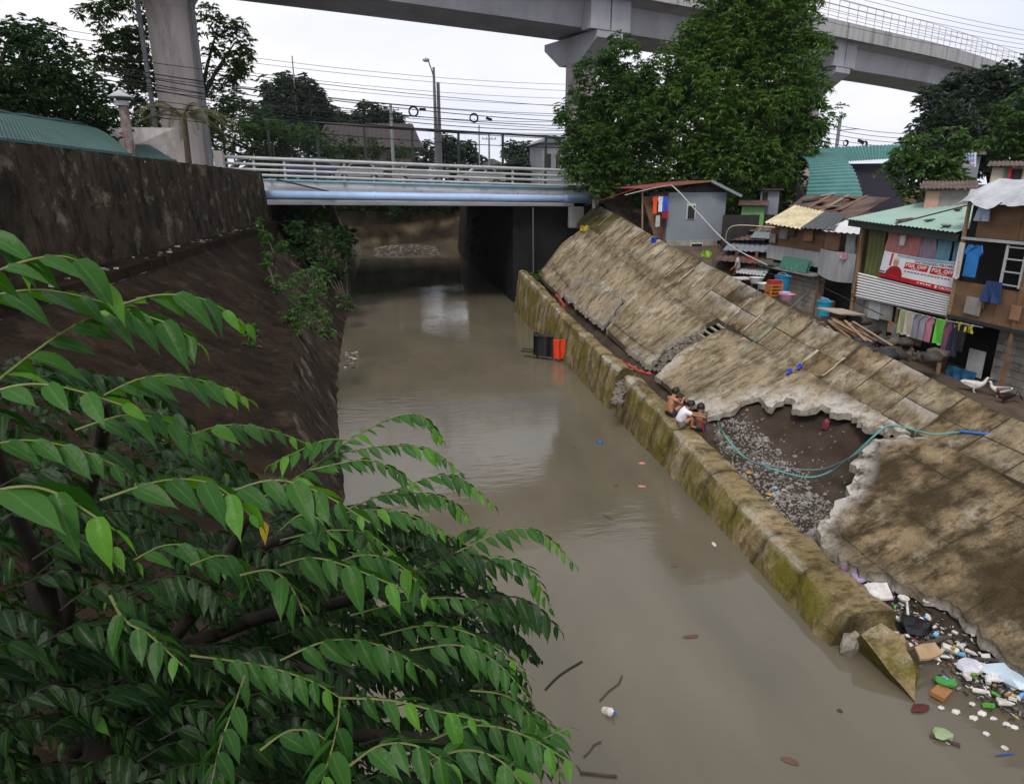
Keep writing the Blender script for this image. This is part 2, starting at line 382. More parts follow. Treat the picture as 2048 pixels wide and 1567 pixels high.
def slab(name, poly, zf, thick, mats, parent, step=.2, broken=None, ew=.35, rough=.012, lift=0., smooth=False):
    poly = [p for i, p in enumerate(poly) if (Vector(p[:2])-Vector(poly[i-1][:2])).length > .004]
    if len(poly) < 3: return None
    pts = resample(poly, step)
    nb = len(pts); xs = [p[0] for p in pts]; ys = [p[1] for p in pts]
    V = [Vector((p[0], p[1])) for p in pts]
    x = min(xs)+step/2
    while x < max(xs):
        y = min(ys)+step/2
        while y < max(ys):
            q = (x+random.uniform(-.3, .3)*step, y+random.uniform(-.3, .3)*step)
            if inside(q, pts) and min((Vector(q)-v).length for v in V[:nb]) > step*.4: V.append(Vector(q))
            y += step
        x += step
    r = delaunay_2d_cdt(V, [(i, (i+1) % nb) for i in range(nb)], [], 1, 1e-4)
    vs, ed, fs = r[0], r[1], r[2]
    if not fs: return None
    n = len(vs); top = []; ea = []; ra = []; PB = [Vector(p[:2]) for p in pts]
    bp = [Vector(b[:2]) for b in broken] if broken else []; bw = [b[2] if len(b) > 2 else .6 for b in broken] if broken else []
    for v in vs:
        e = max((w_*max(0, 1-(v-b).length/ew) for b, w_ in zip(bp, bw)), default=0); ea.append(e); ra.append(max(0, 1-min((v-b).length for b in PB)/.32))
        zz = zf(v.x, v.y)+lift+rough*fbm(v.x, v.y, 1, 2.2, 4)+.05*e*fbm(v.x, v.y, 5, 6, 3)-.05*e*e
        top.append((v.x, v.y, zz))
    cnt = {}
    for f in fs:
        for a, b in zip(f, f[1:]+f[:1]): cnt[(a, b)] = 1
    bed = [(a, b) for (a, b) in cnt if (b, a) not in cnt]
    bot = [(a+.03*fbm(a, b, 7, 5), b+.03*fbm(b, a, 9, 5), c-thick*(1+.3*e*fbm(a, b, 4, 4))) for (a, b, c), e in zip(top, ea)]
    me = bpy.data.meshes.new(name)
    faces = [tuple(f) for f in fs]+[tuple(i+n for i in f[::-1]) for f in fs]+[(b, a, a+n, b+n) for a, b in bed]
    me.from_pydata(top+bot, [], faces)
    mi = [0]*len(fs)+[1]*len(fs)+[1 if ea[a]+ea[b] > .4 else (0 if ea[a]+ea[b] > .02 else 2) for a, b in bed]; me.polygons.foreach_set('material_index', mi)
    if smooth: me.polygons.foreach_set('use_smooth', [True]*len(fs)+[False]*(len(fs)+len(bed)))
    mats = [*mats[:2], M['joint']]
    at = me.attributes.new('edge', 'FLOAT', 'POINT'); at.data.foreach_set('value', ea+[1]*n)
    at = me.attributes.new('rim', 'FLOAT', 'POINT'); at.data.foreach_set('value', ra+[1]*n)
    me.update()
    return link(name, me, mats, parent)
SE = [M['slab'], M['fracture']]
# ------------------------------------------------------------------ right bank: upper band of inclined panels
ub = thing('embankment_wall', 'long inclined tan concrete wall of panels below the shacks, topmost band of the right bank', 'wall', (12.7, 27, zF(27)))
y = 42.4; rnd = random.Random(3); k = 0
while y > 8:
    dy = rnd.uniform(1.05, 1.35); y1 = y-dy
    rows = [(XF, XC)] if y > 25 else [(XF, 12.66), (12.675, XC)]
    for x0, x1 in rows:
        sk = .0
        poly = [(x0, y-.02), (x0, y1+.02), (x1, y1+.02), (x1, y-.02)]
        br = [(x1, y-dy*q/8, .5) for q in range(9)] if rnd.random() < .25 else None
        lf = rnd.uniform(-.018, .008)
        slab('panel', poly, zup, .3, [M['mosslab'] if y > 38.5 else (M['slab2'] if rnd.random() < .35 else M['slab']), M['fracture']], ub, .3, br, .3, .014, lf)
    # pale cement seam over some of the joints
    if rnd.random() < .55 and y1 > 15.5:
        a = rnd.uniform(.0, .3); b = min(1, a+rnd.uniform(.4, .9)); s = MB(); ww = rnd.uniform(.02, .055)
        pts = []
        for q in range(7):
            x = XF+(XC-XF)*(a+(b-a)*q/6); pts.append((x, y1+rnd.uniform(-.02, .02), ww*rnd.uniform(.3, 1.7)))
        s.add([(x, yy-w_, zup(x, yy)+.022) for x, yy, w_ in pts]+[(x, yy+w_, zup(x, yy)+.022) for x, yy, w_ in pts], [(i, i+1, i+8, i+7) for i in range(6)])
        s.build('cement_seam', M['seam'], ub, recalc=False)
    y = y1; k += 1
# ------------------------------------------------------------------ lower slabs, outlines taken on the slope
def out_px(pts, zf=zlow):
    o = []
    for p in pts:
        q = onsurf(p[0], p[1], zf)
        if q.y > 41.6: q = ony(p[0], p[1], 41.6)
        if q.x > XF-.14: q = onx(p[0], p[1], XF-.004)
        o.append((q.x, q.y, p[2] if len(p) > 2 else 0))
    return o
def big_slab(name, label, px, zf, mats, cell, off, jag=.16, lift=0., thick=.22, tilt=(0, 0), extra=None, ew=.38):
    o = out_px(px) if extra is None else extra
    po = resample(o, .12, jag, seed=len(px))
    br = [p for p in po if p[2]]
    xs = [p[0] for p in po]; ys = [p[1] for p in po]; cx = sum(xs)/len(xs); cy = sum(ys)/len(ys)
    zz = lambda x, y: zf(x, y)+lift+tilt[0]*(x-cx)+tilt[1]*(y-cy)
    t = thing(name, label, 'concrete slab', (cx, cy, zz(cx, cy)-thick))
    x = off[0]
    while x < max(xs):
        y = off[1]
        while y < max(ys):
            if x+cell[0] > min(xs) and y+cell[1] > min(ys):
                c = clip(po, x+.007, x+cell[0]-.007, y+.007, y+cell[1]-.007)
                if len(c) > 2:
                    bb = [b for b in br if x-.5 < b[0] < x+cell[0]+.5 and y-.5 < b[1] < y+cell[1]+.5]
                    slab('panel', c, zz, thick, mats, t, .15, bb or None, ew, .035, random.uniform(-.012, .012))
            y += cell[1]
        x += cell[0]
    return t
big_slab('broken_slab', 'long cracked concrete slab sloping down to the toe wall, nearest the bridge', [(1172, 457), (1300, 547), (1432, 643), (1392, 662, .35), (1335, 690, .35), (1300, 733, .35), (1255, 695), (1212, 655, .35), (1250, 602, .35), (1164, 558, .35), (1121, 590), (1096, 568), (1076, 548), (1124, 468)], zlow, SE, (1.9, 9), (8.0, 6.3), .07)
big_slab('broken_slab', 'small tilted concrete slab with a dark gap at its upper corner, by the red rag', [(1171, 566, .35), (1244, 604, .35), (1207, 652, .35), (1129, 595)], zlow, SE, (3, 4), (8, 24), .06, lift=.1, tilt=(.06, .02))
big_slab('broken_slab', 'pale undercut concrete slab overhanging the dirt hollow, under the blue slippers', [(1447, 655), (1560, 720), (1700, 798), (1822, 866, 1), (1770, 860, 1), (1715, 838, 1), (1645, 806, 1), (1600, 818, 1), (1572, 792, 1), (1545, 812, 1), (1505, 792, 1), (1470, 814, 1), (1428, 826, 1), (1385, 800), (1340, 775), (1310, 750, 1), (1345, 716), (1388, 686)], zlow, SE, (6, 5.6), (7.0, 8.2), .13, ew=.62, thick=.17)
nearpx = [(1778, 860, 1), (1850, 868), (1887, 890), (1960, 930), (2100, 1010), (2260, 1110), (2260, 1480), (2048, 1335, .1), (1960, 1262, .1), (1900, 1200, .1), (1780, 1152, .15), (1680, 1118, .25), (1642, 1090, .6), (1637, 1046, 1), (1668, 1010, 1), (1702, 985, 1), (1712, 930, 1), (1722, 888, 1)]
big_slab('broken_slab', 'large brown stained concrete slab of square panels right of the dirt hollow', nearpx, zlow, [M['slab2'], M['fracture']], (1.15, 1.35), (8.0, 4.3), .12, ew=.5)
# rebar ribs bridging the crack between the two long slabs
rb = thing('concrete_rib_frame', 'row of short pale concrete ribs bridging the crack between two slabs', 'rib frame', onsurf(1420, 655, zlow))
for i in range(4):
    a = onsurf(1396+i*13, 662-i*6, zlow)-Vector((0, 0, .08)); b = onsurf(1418+i*11, 676-i*7, zlow)-Vector((0, 0, .08))
    MB().bar(a, b, .07, .06).build('rib', M['fracture'], rb)
# earth under the slabs, with the washed-out hollow
holepx = [(1428, 826), (1470, 812), (1505, 790), (1545, 810), (1572, 790), (1645, 804), (1715, 836), (1780, 862), (1722, 888), (1712, 930), (1702, 985), (1668, 1010), (1637, 1046), (1600, 1080), (1540, 1000), (1440, 880)]
HOLE = [tuple(onsurf(a, b, zlow)[:2]) for a, b in holepx]
def earth_z(x, y):
    s = zlow(x, y)-.34 if x < XF else zup(x, y)-.4
    # hollow floor falls towards the pool by the near slab
    fl = lut([(7, -.4), (8.2, -.02), (9.2, .1), (10.3, .12), (11.4, -.12), (12.3, .02), (13.5, .25), (15, .55), (17, .85), (19, 1.1), (22, 1.0), (60, .6)])(y)
    fl += .12*fbm(x, y, 2, 1.3)+.5*max(0, x-10.6)*.25
    cut = lut([(9, 9.0), (11, 9.3), (12.0, 9.9), (13, 11.3), (14, 11.7), (15.5, 11.3), (17, 10.4), (18.2, 9.2), (19.5, 8.4), (60, 8.3)])(y)
    k = max(0, min(1, (x-cut+.42+.22*fbm(x, y, 8, 2))/.95)); k = k*k*(3-2*k)
    z = fl*(1-k)+min(s, 9)*k
    if y > 18.5: z = min(s, max(fl, s-.3))
    return min(z, s)+.05*fbm(x, y, 4, 3)
eb = MB(); nx, ny = 46, 150
eb.grid(lambda u, v: (8.0+5.2*u, 5+37*v**1.35, earth_z(8.0+5.2*u, 5+37*v**1.35)), nx, ny)
tag(eb.build('earth_bank', M['earth'], recalc=False, smooth=True), kind='structure')
# ------------------------------------------------------------------ toe wall by the water
tz = lut([(42, 2.5), (37, 2.3), (28.9, 1.72), (20.6, 1.38), (15, .93), (11.8, .66), (8, .55)])
def toe_block(y0, y1, parent, dz=0., name='block', tip=0):
    m = MB(); n = max(3, int((y1-y0)/.12)); k = 7
    def ring(y):
        a = wR(y)-.06; zt = tz(y)+dz; bt = a+.30; bk = max(bt+.45, 8.28)
        prof = [(a-.03, -.7), (a, 0), (a+.05, zt*.2), (a+.10, zt*.4), (a+.16, zt*.6), (a+.23, zt*.8), (bt-.03, zt-.05), (bt+.05, zt), (bt+.17, zt+.015), ((bt+bk)/2, zt+.02), (bk-.17, zt), (bk-.05, zt-.03), (bk+.04, zt-.12), (bk+.1, -.7)]
        fr_ = (y-y0)/(y1-y0)
        return [(x+(-.07*math.sin(math.pi*fr_)**.6*math.sin(math.pi*max(0, min(1, z/zt)))**.5+.035 if 0 < z < zt+.01 and x < bt+.1 else 0)+.06*fbm(x*2, y, z, 2.0, 5)+.02*fbm(y, z, 0, 9, 2)*(z < zt-.02), y, z+(.05*fbm(x, y, z, 2.4, 5) if z > 0 else 0)) for x, z in prof]
    rs = [ring(y0+(y1-y0)*i/n) for i in range(n+1)]; q = len(rs[0])
    m.add([p for r_ in rs for p in r_], [(i*q+j, i*q+j+1, (i+1)*q+j+1, (i+1)*q+j) for i in range(n) for j in range(q-1)]+[tuple(range(q)), tuple(range(n*q, n*q+q))[::-1]])
    o = m.build(name, M['toe'], parent, recalc=True)
    ew_ = random.choice((0, 0, .15, .3, .5)); ed = [(ew_ if j in (6, 7) else 0) for i in range(n+1) for j in range(q)]; ri = [max(0, 1-min(i, n-i)*.14/.25) for i in range(n+1) for j in range(q)]
    for nm, vals in (('edge', ed), ('rim', ri)): at = o.data.attributes.new(nm, 'FLOAT', 'POINT'); at.data.foreach_set('value', vals)
    return o
tw = thing('toe_wall', 'low mossy concrete toe wall along the water, far length towards the bridge', 'wall', (7.8, 31, 0))
y = 21.45
while y < 41.3:
    y2 = min(41.4, y+random.uniform(.9, 1.25)); toe_block(y+.012, y2-.012, tw, random.uniform(-.03, .03)); y = y2
tw2 = thing('toe_wall', 'low mossy concrete toe wall along the water where the children sit', 'wall', (7.6, 14, 0))
y = 8.55
while y < 20.7:
    y2 = min(20.75, y+random.uniform(1.0, 1.4)); toe_block(y+.008, y2-.008, tw2, random.uniform(-.035, .035)); y = y2
# broken-off wedge at the near end
fr = MB()
A = [onz(1690, 1292, 0), onz(1742, 1258, .62), onz(1798, 1262, .55), onz(1822, 1395, .06), onz(1838, 1330, .12), onz(1760, 1345, -.1)]
top = [onz(1722, 1268, .5), onz(1762, 1246, .58), onz(1806, 1270, .45), onz(1832, 1345, .22), onz(1828, 1402, .02)]
bot = [onz(1685, 1302, -.35), onz(1760, 1280, -.5), onz(1835, 1300, -.5), onz(1850, 1360, -.4), onz(1815, 1412, -.4)]
def subq(m, a, b, c, d, n=6, am=.03):
    a, b, c, d = map(Vector, (a, b, c, d))
    def f(u, v):
        p = a.lerp(b, u).lerp(d.lerp(c, u), v); k = fbm(p.x, p.y, p.z, 3, 4)*am
        return p+Vector((k, fbm(p.y, p.z, p.x, 3, 4)*am, fbm(p.z, p.x, p.y, 3, 4)*am))
    m.grid(f, n, n)
ctr = (top[0]+top[1]+top[2]+top[3]+top[4])/5
for i in range(5): subq(fr, top[i], top[(i+1) % 5], ctr, ctr, 5); subq(fr, bot[i], bot[(i+1) % 5], top[(i+1) % 5], top[i], 5)
tag(fr.build('concrete_fragment', M['toe'], smooth=False), 'wedge of mossy concrete broken off the near end of the toe wall', 'concrete fragment')
# ------------------------------------------------------------------ left bank: tall retaining wall, ledge, slope and low river wall
xA = lut([(43, -6.7), (19, -9.0), (0, -10.8)]); zA = lut([(43, 8.25), (19, 8.55), (0, 8.8)])
zB = lut([(43, 5.5), (16, 5.15), (0, 5.0)])
xD = lut([(44, -6.3), (32, -5.0), (24, -3.75), (14, -2.6), (0, -2.2)]); zD = lut([(44, 4.9), (32, 3.4), (24, 2.7), (14, 2.0), (0, 1.9)])
lw = thing('retaining_wall', 'tall dark stained retaining wall of tall panels on the left bank', 'wall', (-8, 25, 5.2))
y = -2.0
while y < 42.9:
    y2 = min(43.0, y+random.uniform(1.3, 2.1)); m = MB(); dl = random.uniform(-.02, .02)
    def wf(u, v, y=y, y2=y2):
        yy = y+.008+(y2-y-.016)*u; z = zB(yy)-.3+(zA(yy)-zB(yy)+.3)*v; x = xA(yy)+.22*(1-v)+dl+.035*fbm(yy*1.5, z, 0, 1.4, 4)
        return (x, yy, z+(0.06*fbm(yy, 0, 0, 1.5) if v == 1 else 0))
    m.grid(wf, 7, 14)
    n0 = len(m.v)
    m.add([(xA(y+.015)+dl, y+.015, zA(y)), (xA(y2-.015)+dl, y2-.015, zA(y2)), (xA(y2-.015)-.4, y2-.015, zA(y2)), (xA(y+.015)-.4, y+.015, zA(y))], [(0, 1, 2, 3)])
    m.add([wf(0, 0), wf(0, 1), (xA(y)-.4, y+.015, zA(y)), (xA(y)-.4, y+.015, zB(y)-.3)], [(0, 1, 2, 3)])
    m.add([wf(1, 0), wf(1, 1), (xA(y2)-.4, y2-.015, zA(y2)), (xA(y2)-.4, y2-.015, zB(y2)-.3)], [(0, 3, 2, 1)])
    m.build('wall_panel', M['wall'], lw, recalc=False); y = y2
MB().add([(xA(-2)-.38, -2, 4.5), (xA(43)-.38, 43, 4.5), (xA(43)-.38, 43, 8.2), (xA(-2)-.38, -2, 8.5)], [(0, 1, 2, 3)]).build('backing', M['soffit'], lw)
ls = thing('left_embankment', 'dark brown concrete slope with a ledge under the tall left retaining wall', 'embankment', (-5, 22, 0))
def strip(name, fa, fb, nu, nv, m_, am):
    b = MB()
    def f(u, v):
        yy = -6+50*v; a = Vector((*fa(yy),)); c = Vector((*fb(yy),)); p = a.lerp(c, u)
        k = fbm(p.x, p.y, p.z, 1.3, 4)*am; return Vector((p.x+k, yy, p.z+k*.6))
    b.grid(f, nu, nv); return b.build(name, m_, ls, smooth=True, recalc=False)
cB = lambda y: (xA(y)+.15, y, zB(y)); cC = lambda y: (xA(y)+.15+min(1.0, .3+.03*(44-y)), y, zB(y)-.08)
cC2 = lambda y: (cC(y)[0]+.02, y, zB(y)-.38); cD = lambda y: (xD(y)-.05, y, zD(y)); cD1 = lambda y: (xD(y)+.5*(1 if y < 26 else .1), y, zD(y)-.03); cE = lambda y: (wL(y), y, -.5)
strip('ledge', cB, cC, 4, 120, M['wallslope'], .06); strip('ledge_face', cC, cC2, 2, 120, M['wallslope'], .02)
strip('slope', cC2, cD, 14, 150, M['wallslope'], .05); strip('footing_ledge', cD, cD1, 3, 150, M['wallslope'], .06); strip('river_wall', cD1, cE, 10, 150, M['wall'], .07)
# ------------------------------------------------------------------ far bank wall beyond the bridge and its gravel bar
fb = MB()
def farf(u, v):
    x = -22+48*u; yy = 92+6*math.sin(u*3)-.12*x; return (x, yy+3.5*v+.3*fbm(x, v*5, 0, .5), -.3+4.3*v)
fb.grid(farf, 40, 10)
tag(fb.build('far_bank_wall', M['farwall'], recalc=False), 'sloping tan river wall seen beyond the bridge where the river bends', 'wall')
fb = MB(); fb.grid(lambda u, v: (farf(u, 1)[0], farf(u, 1)[1]+.4+.6*v, 3.9+3.0*v+.25*fbm(u*20, v)), 40, 6)
tag(fb.build('far_upper_wall', M['wallslope'], recalc=False), 'dark upper wall above the tan river wall beyond the bridge', 'wall')
fb = MB(); fb.grid(lambda u, v: (-2.4-1.6*v-.0*u-5*v*u*u, 52+44*u, -.3+6.5*v+.25*fbm(u*20, v*5)), 40, 8)
tag(fb.build('far_side_wall', M['farwall'], recalc=False), 'sloping tan river wall on the left past the bridge', 'wall')
fb = MB(); fb.grid(lambda u, v: (8.35+.5*v+2*u*u, 70+25*u, -.3+6.7*v), 30, 8)
tag(fb.build('far_side_wall', M['wallslope'], recalc=False), 'dark river wall on the right under and past the bridge', 'wall')
sb = MB(); sb.grid(lambda u, v: (-1.6+8.6*u, 77+13*v, -.25+.75*math.sin(math.pi*u)**.6*math.sin(math.pi*v)**.7*(1+.5*fbm(u*9, v*9))), 30, 20)
tag(sb.build('gravel_bar', M['earth'], recalc=False), kind='structure')
rk = MB(); rr = random.Random(5)
for i in range(260):
    u, v = rr.uniform(.06, .94), rr.uniform(.05, .9); rk.ico((-1.6+8.6*u, 77+13*v, -.2+.7*math.sin(math.pi*u)**.6*math.sin(math.pi*v)**.7), rr.uniform(.08, .3), (1, 1, .6), .3, 1)
tag(rk.build('gravel_bar_stones', M['stone']), 'loose grey stones on the gravel bar past the bridge', 'stones', kind='stuff')
# ------------------------------------------------------------------ road bridge
def lerp(a, b, t): return a+(b-a)*t
BY = 44.0; BX0, BX1 = -9.5, 24.0
def bz(x, a, b): return lerp(a, b, (x+6.9)/18.9)        # the deck falls slightly to the right
br = thing('road_bridge', 'white road bridge with steel guard rail crossing the river', 'bridge', (2, BY+4, 0))
m = MB(); m.prism([(BX0, BY, bz(BX0, 7.85, 7.25)), (BX1, BY, bz(BX1, 7.85, 7.25)), (BX1, BY, bz(BX1, 6.95, 6.55)), (BX0, BY, bz(BX0, 6.95, 6.55))], (0, 26, 0))
m.build('deck', M['white'], br)
MB().prism([(-6.9, BY-.12, bz(-6.9, 6.7, 6.5)), (12.3, BY-.12, bz(12.3, 6.7, 6.5)), (12.3, BY-.12, bz(12.3, 6.42, 6.22)), (-6.9, BY-.12, bz(-6.9, 6.42, 6.22))], (0, .6, 0)).build('girder_flange', M['white'], br)
for k in range(12):
    yy = BY+.25+k*2.2
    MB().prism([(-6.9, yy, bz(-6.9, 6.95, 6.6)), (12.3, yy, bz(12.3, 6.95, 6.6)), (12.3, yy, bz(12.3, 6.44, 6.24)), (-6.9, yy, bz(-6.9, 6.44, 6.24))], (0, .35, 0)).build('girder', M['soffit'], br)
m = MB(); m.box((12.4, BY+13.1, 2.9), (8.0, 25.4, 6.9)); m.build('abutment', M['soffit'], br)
m = MB(); m.box((-7.9, BY+13.1, 3.0), (2.6, 25.4, 7.2)); m.build('abutment', M['wallslope'], br)
MB().add([(BX0, BY+.02, bz(BX0, 7.9, 7.3)+.01), (BX1, BY+.02, bz(BX1, 7.9, 7.3)+.01), (BX1, BY+26, bz(BX1, 7.9, 7.3)+.01), (BX0, BY+26, bz(BX0, 7.9, 7.3)+.01)], [(0, 1, 2, 3)]).build('roadway', M['asphalt'], br)
rl = thing('guard_rail', 'long pale steel guard rail of four bars along the near edge of the bridge', 'railing', (2, BY-.1, 7.6))
def rz(x): return bz(x, 7.98, 7.36)
x = -8.95
while x < 21:
    MB().box((x, BY-.12, rz(x)+.5), (.13, .10, 1.25)).build('post', M['railw'], rl); x += 1.72
for h in (.12, .42, .72, 1.06):
    MB().tube([(-9.1, BY-.19, rz(-9.1)+h), (21, BY-.19, rz(21)+h)], .075 if h < 1 else .095, 8).build('rail', M['railw'], rl)
pp = thing('water_pipe', 'thick light blue water pipe slung along the side of the bridge', 'pipe', (2, BY-.6, 6.7))
pz = lambda x: bz(x, 7.0, 6.68)
MB().tube([(-7.1, BY-.65, pz(-7.1)), (6, BY-.65, pz(6)), (17.2, BY-.65, pz(17.2))], .24, 16).build('pipe_run', M['pipeb'], pp, smooth=True)
for x in (-.4, 5.6, 11.6): MB().tube([(x-.06, BY-.65, pz(x)), (x+.06, BY-.65, pz(x))], .265, 16).build('coupling', M['pipeb'], pp)
for x in (-3.5, 2.5, 8.6, 14.2): MB().bar((x, BY-.65, pz(x)-.1), (x, BY+.02, pz(x)+.35), .06).build('hanger', M['pipet'], pp)
pp = thing('service_pipe', 'thin teal service pipe just under the bridge guard rail', 'pipe', (2, BY-.35, 7.7))
sz = lambda x: bz(x, 7.83, 7.34)
MB().tube([(-6.8, BY-.34, sz(-6.8)), (13, BY-.34, sz(13))], .085, 10).build('pipe_run', M['pipet'], pp, smooth=True)
for x in (-6.4, -2.2, 2, 6.2, 10.4): MB().box((x, BY-.2, sz(x)), (.07, .34, .22)).build('bracket', M['railw'], pp)
MB().bar((-6.0, BY-.42, 7.85), (-3.0, BY-.42, 7.15), .12, .1).build('brace', M['dark'], pp)
# tall mesh fence on the far side of the bridge
fn = thing('bridge_fence', 'tall dark framed mesh fence on the far side of the bridge', 'fence', (3, 70, 7.6))
fzt = lambda x: lerp(ony(540, 240, 70.2).z, ony(1120, 275, 70.2).z, (x-ony(540, 240, 70.2).x)/(ony(1120, 275, 70.2).x-ony(540, 240, 70.2).x)); fzb = lambda x: bz(x, 7.9, 7.3)
xs = [-18.5, -14, -10, -5.6, -1.2, 3.3, 7.8, 12.2, 16.6, 21, 25.4]
for x in xs: MB().bar((x, 70.2, fzb(x)), (x, 70.2, fzt(x)), .22).build('post', M['dark'], fn)
for k, h in enumerate((1, .38)): MB().tube([(x, 70.2, lerp(fzb(x), fzt(x), h)) for x in (xs[0], xs[-1])], .11, 6).build('rail', M['dark'], fn)
ms = MB()
for i in range(150):
    x = xs[0]+i*.293
    if i % 2 == 0: ms.bar((x, 70.2, fzb(x)), (x, 70.2, lerp(fzb(x), fzt(x), .38 if i % 4 else 1)), .012)
for h in (.08, .16, .24, .31): ms.bar((xs[0], 70.2, lerp(fzb(xs[0]), fzt(xs[0]), h)), (xs[-1], 70.2, lerp(fzb(xs[-1]), fzt(xs[-1]), h)), .014)
tag(ms.build('mesh_wire', M['dark'], fn), kind='stuff')
# ------------------------------------------------------------------ elevated railway viaduct
ctr = [(-95, 12), (-60, 27), (-30, 38.6), (-11.2, 45.9), (.9, 50.1), (15.9, 55.6), (31, 61.5), (45.4, 67.8), (58, 73.4), (71.6, 80.6), (92, 92), (120, 110)]
def smooth_path(pts, n=4):
    o = []
    for i in range(len(pts)-1):
        p0 = Vector(pts[max(0, i-1)]); p1 = Vector(pts[i]); p2 = Vector(pts[i+1]); p3 = Vector(pts[min(len(pts)-1, i+2)])
        for k in range(n):
            t = k/n; o.append(.5*((2*p1)+(p2-p0)*t+(2*p0-5*p1+4*p2-p3)*t*t+(3*p1-p0-3*p2+p3)*t**3))
    o.append(Vector(pts[-1])); return o
vp = smooth_path(ctr, 5)
def offs(i, d):
    a = vp[max(0, i-1)]; b = vp[min(len(vp)-1, i+1)]; t = (b-a).normalized(); n = Vector((t.y, -t.x)); return vp[i]+n*d
def sweep(prof, name, mt, parent, i0=0, i1=None):
    i1 = i1 or len(vp)-1; m = MB(); q = len(prof)
    m.add([(*offs(i, d), z) for i in range(i0, i1+1) for d, z in prof], [(k*q+j, k*q+(j+1) % q, (k+1)*q+(j+1) % q, (k+1)*q+j) for k in range(i1-i0) for j in range(q)]+[tuple(range(q)), tuple(range((i1-i0)*q, (i1-i0)*q+q))[::-1]])
    return m.build(name, mt, parent)
ZV = 18.5
va = thing('viaduct', 'grey concrete elevated railway viaduct curving across the top of the view', 'viaduct', (16, 56, 7.6))
# d positive = side facing the camera
joints = [0, 12, 20, 25, 35, 40, 45, len(vp)-1]
for a, b in zip(joints, joints[1:]):
    sweep([(2.3, ZV), (2.6, ZV+1.75), (4.0, ZV+2.15), (4.0, ZV+2.45), (-4.0, ZV+2.45), (-4.0, ZV+2.15), (-2.6, ZV+1.75), (-2.3, ZV)], 'girder', M['via'], va, a, b)
    sweep([(4.02, ZV+1.98), (4.26, ZV+1.98), (4.26, ZV+3.3), (4.02, ZV+3.3)], 'parapet', M['parapet'], va, a, b)
    sweep([(-4.02, ZV+1.98), (-4.26, ZV+1.98), (-4.26, ZV+3.3), (-4.02, ZV+3.3)], 'parapet', M['parapet'], va, a, b)
def pier(px, wid, capl=True):
    i = min(range(len(vp)), key=lambda k: abs(vp[k].x-px)); p = vp[i]
    t = (vp[i+1]-vp[i-1]).normalized(); n = Vector((t.y, -t.x)); rot = Matrix(((n.x, t.x, 0), (n.y, t.y, 0), (0, 0, 1)))
    m = MB()
    def P(d, s, z): v = rot @ Vector((d, s, 0)); return (p.x+v.x, p.y+v.y, z)
    for s in (-.95, .95):
        mm = MB(); mm.box((*P(2.9, s, 0)[:2], ZV+.95), (1.1, 1.75, 2.3), rot); mm.build('bearing_block', M['via'], va)
    prof = [(-3.4, ZV-.22), (3.4, ZV-.22), (3.4, ZV-.7), (1.3, ZV-2.1), (-1.3, ZV-2.1), (-3.4, ZV-.7)]
    mm = MB(); mm.prism([P(d, -1.2, z) for d, z in prof], Vector(P(0, 1.2, 0))-Vector(P(0, -1.2, 0))); mm.build('crosshead', M['via'], va)
    mm = MB(); mm.lathe((p.x, p.y, 0), [(wid/2, 2), (wid/2, ZV-2.0)], 20); mm.build('pier_column', M['column'], va, smooth=False)
for px in (16.5, 41.5, 72): pier(px, 2.4)
# the near left pier, with rain pipes
cx, cy = -11.6, 47.4
mm = MB(); mm.lathe((cx, cy, 0), [(1.3, 6.5), (1.3, 17.3), (1.45, 17.8), (1.8, 18.3), (1.8, 18.45)], 22); mm.build('pier_column', M['column'], va)
for dx in (-1.5, 1.42): MB().tube([(cx+dx, cy-.75, 7.9), (cx+dx, cy-.75, 18.3)], .14, 8).build('rain_pipe', flat('grey_pipe', (.16, .17, .19)), va)
# wire screen on the viaduct's near parapet
m = MB()
for i in range(len(vp)):
    if vp[i].x < 10: continue
    a = offs(i, 4.14); m.bar((*a, ZV+3.35), (*a, ZV+5.0), .05)
    if i < len(vp)-1:
        b2 = (a+offs(i+1, 4.14))/2; m.bar((*b2, ZV+3.35), (*b2, ZV+5.0), .05)
tag(m.build('screen_posts', flat('pale_mesh', (.55, .5, .5)), va), kind='stuff')
for h in (1.65, 1.1, .55):
    MB().tube([(*offs(i, 4.14), ZV+3.35+h) for i in range(len(vp)) if vp[i].x > 9], .026, 4).build('screen_rail', flat('pale_mesh', (.55, .5, .5)) if h < 1.5 else flat('red_rail', (.42, .18, .16)), va)
# ------------------------------------------------------------------ the footbridge the view is taken from (unseen, added to shade the near foliage)
fbz = thing('footbridge', 'concrete footbridge the view is taken from, unseen behind the frame, added for shade', 'bridge', (0, -2.5, 5.4))
MB().box((0, -2.9, 5.75), (26, 5.4, .5)).build('deck', M['via'], fbz)
for yy in (-.3, -5.5): MB().box((0, yy, 6.5), (26, .18, 1.0)).build('parapet', M['parapet'], fbz)
# ------------------------------------------------------------------ vegetation
import numpy as np
rng = np.random.default_rng(11)
M['mango'] = leafmat('mango_leaves', (.04, .10, .016), (.08, .15, .024), scale=.7)
M['mango2'] = leafmat('mango_leaves_deep', (.032, .082, .016), (.062, .128, .022), scale=.7)
M['dkleaf'] = leafmat('dark_tree_leaves', (.018, .046, .016), (.034, .07, .02), scale=.6)
M['farleaf'] = leafmat('haze_tinted_leaves', (.02, .038, .03), (.035, .058, .036), scale=.4)  # bluish cast of distant haze put into the leaf colour
M['ltleaf'] = leafmat('light_tree_leaves', (.03, .08, .016), (.07, .13, .03), scale=.8)
M['vine'] = leafmat('creeper_leaves', (.03, .085, .014), (.06, .13, .022), scale=1.2)
M['weed'] = leafmat('weed_leaves', (.03, .085, .014), (.065, .14, .025), scale=2)
M['shadeleaf'] = leafmat('bank_shrub_leaves', (.02, .056, .015), (.042, .09, .02), scale=1)
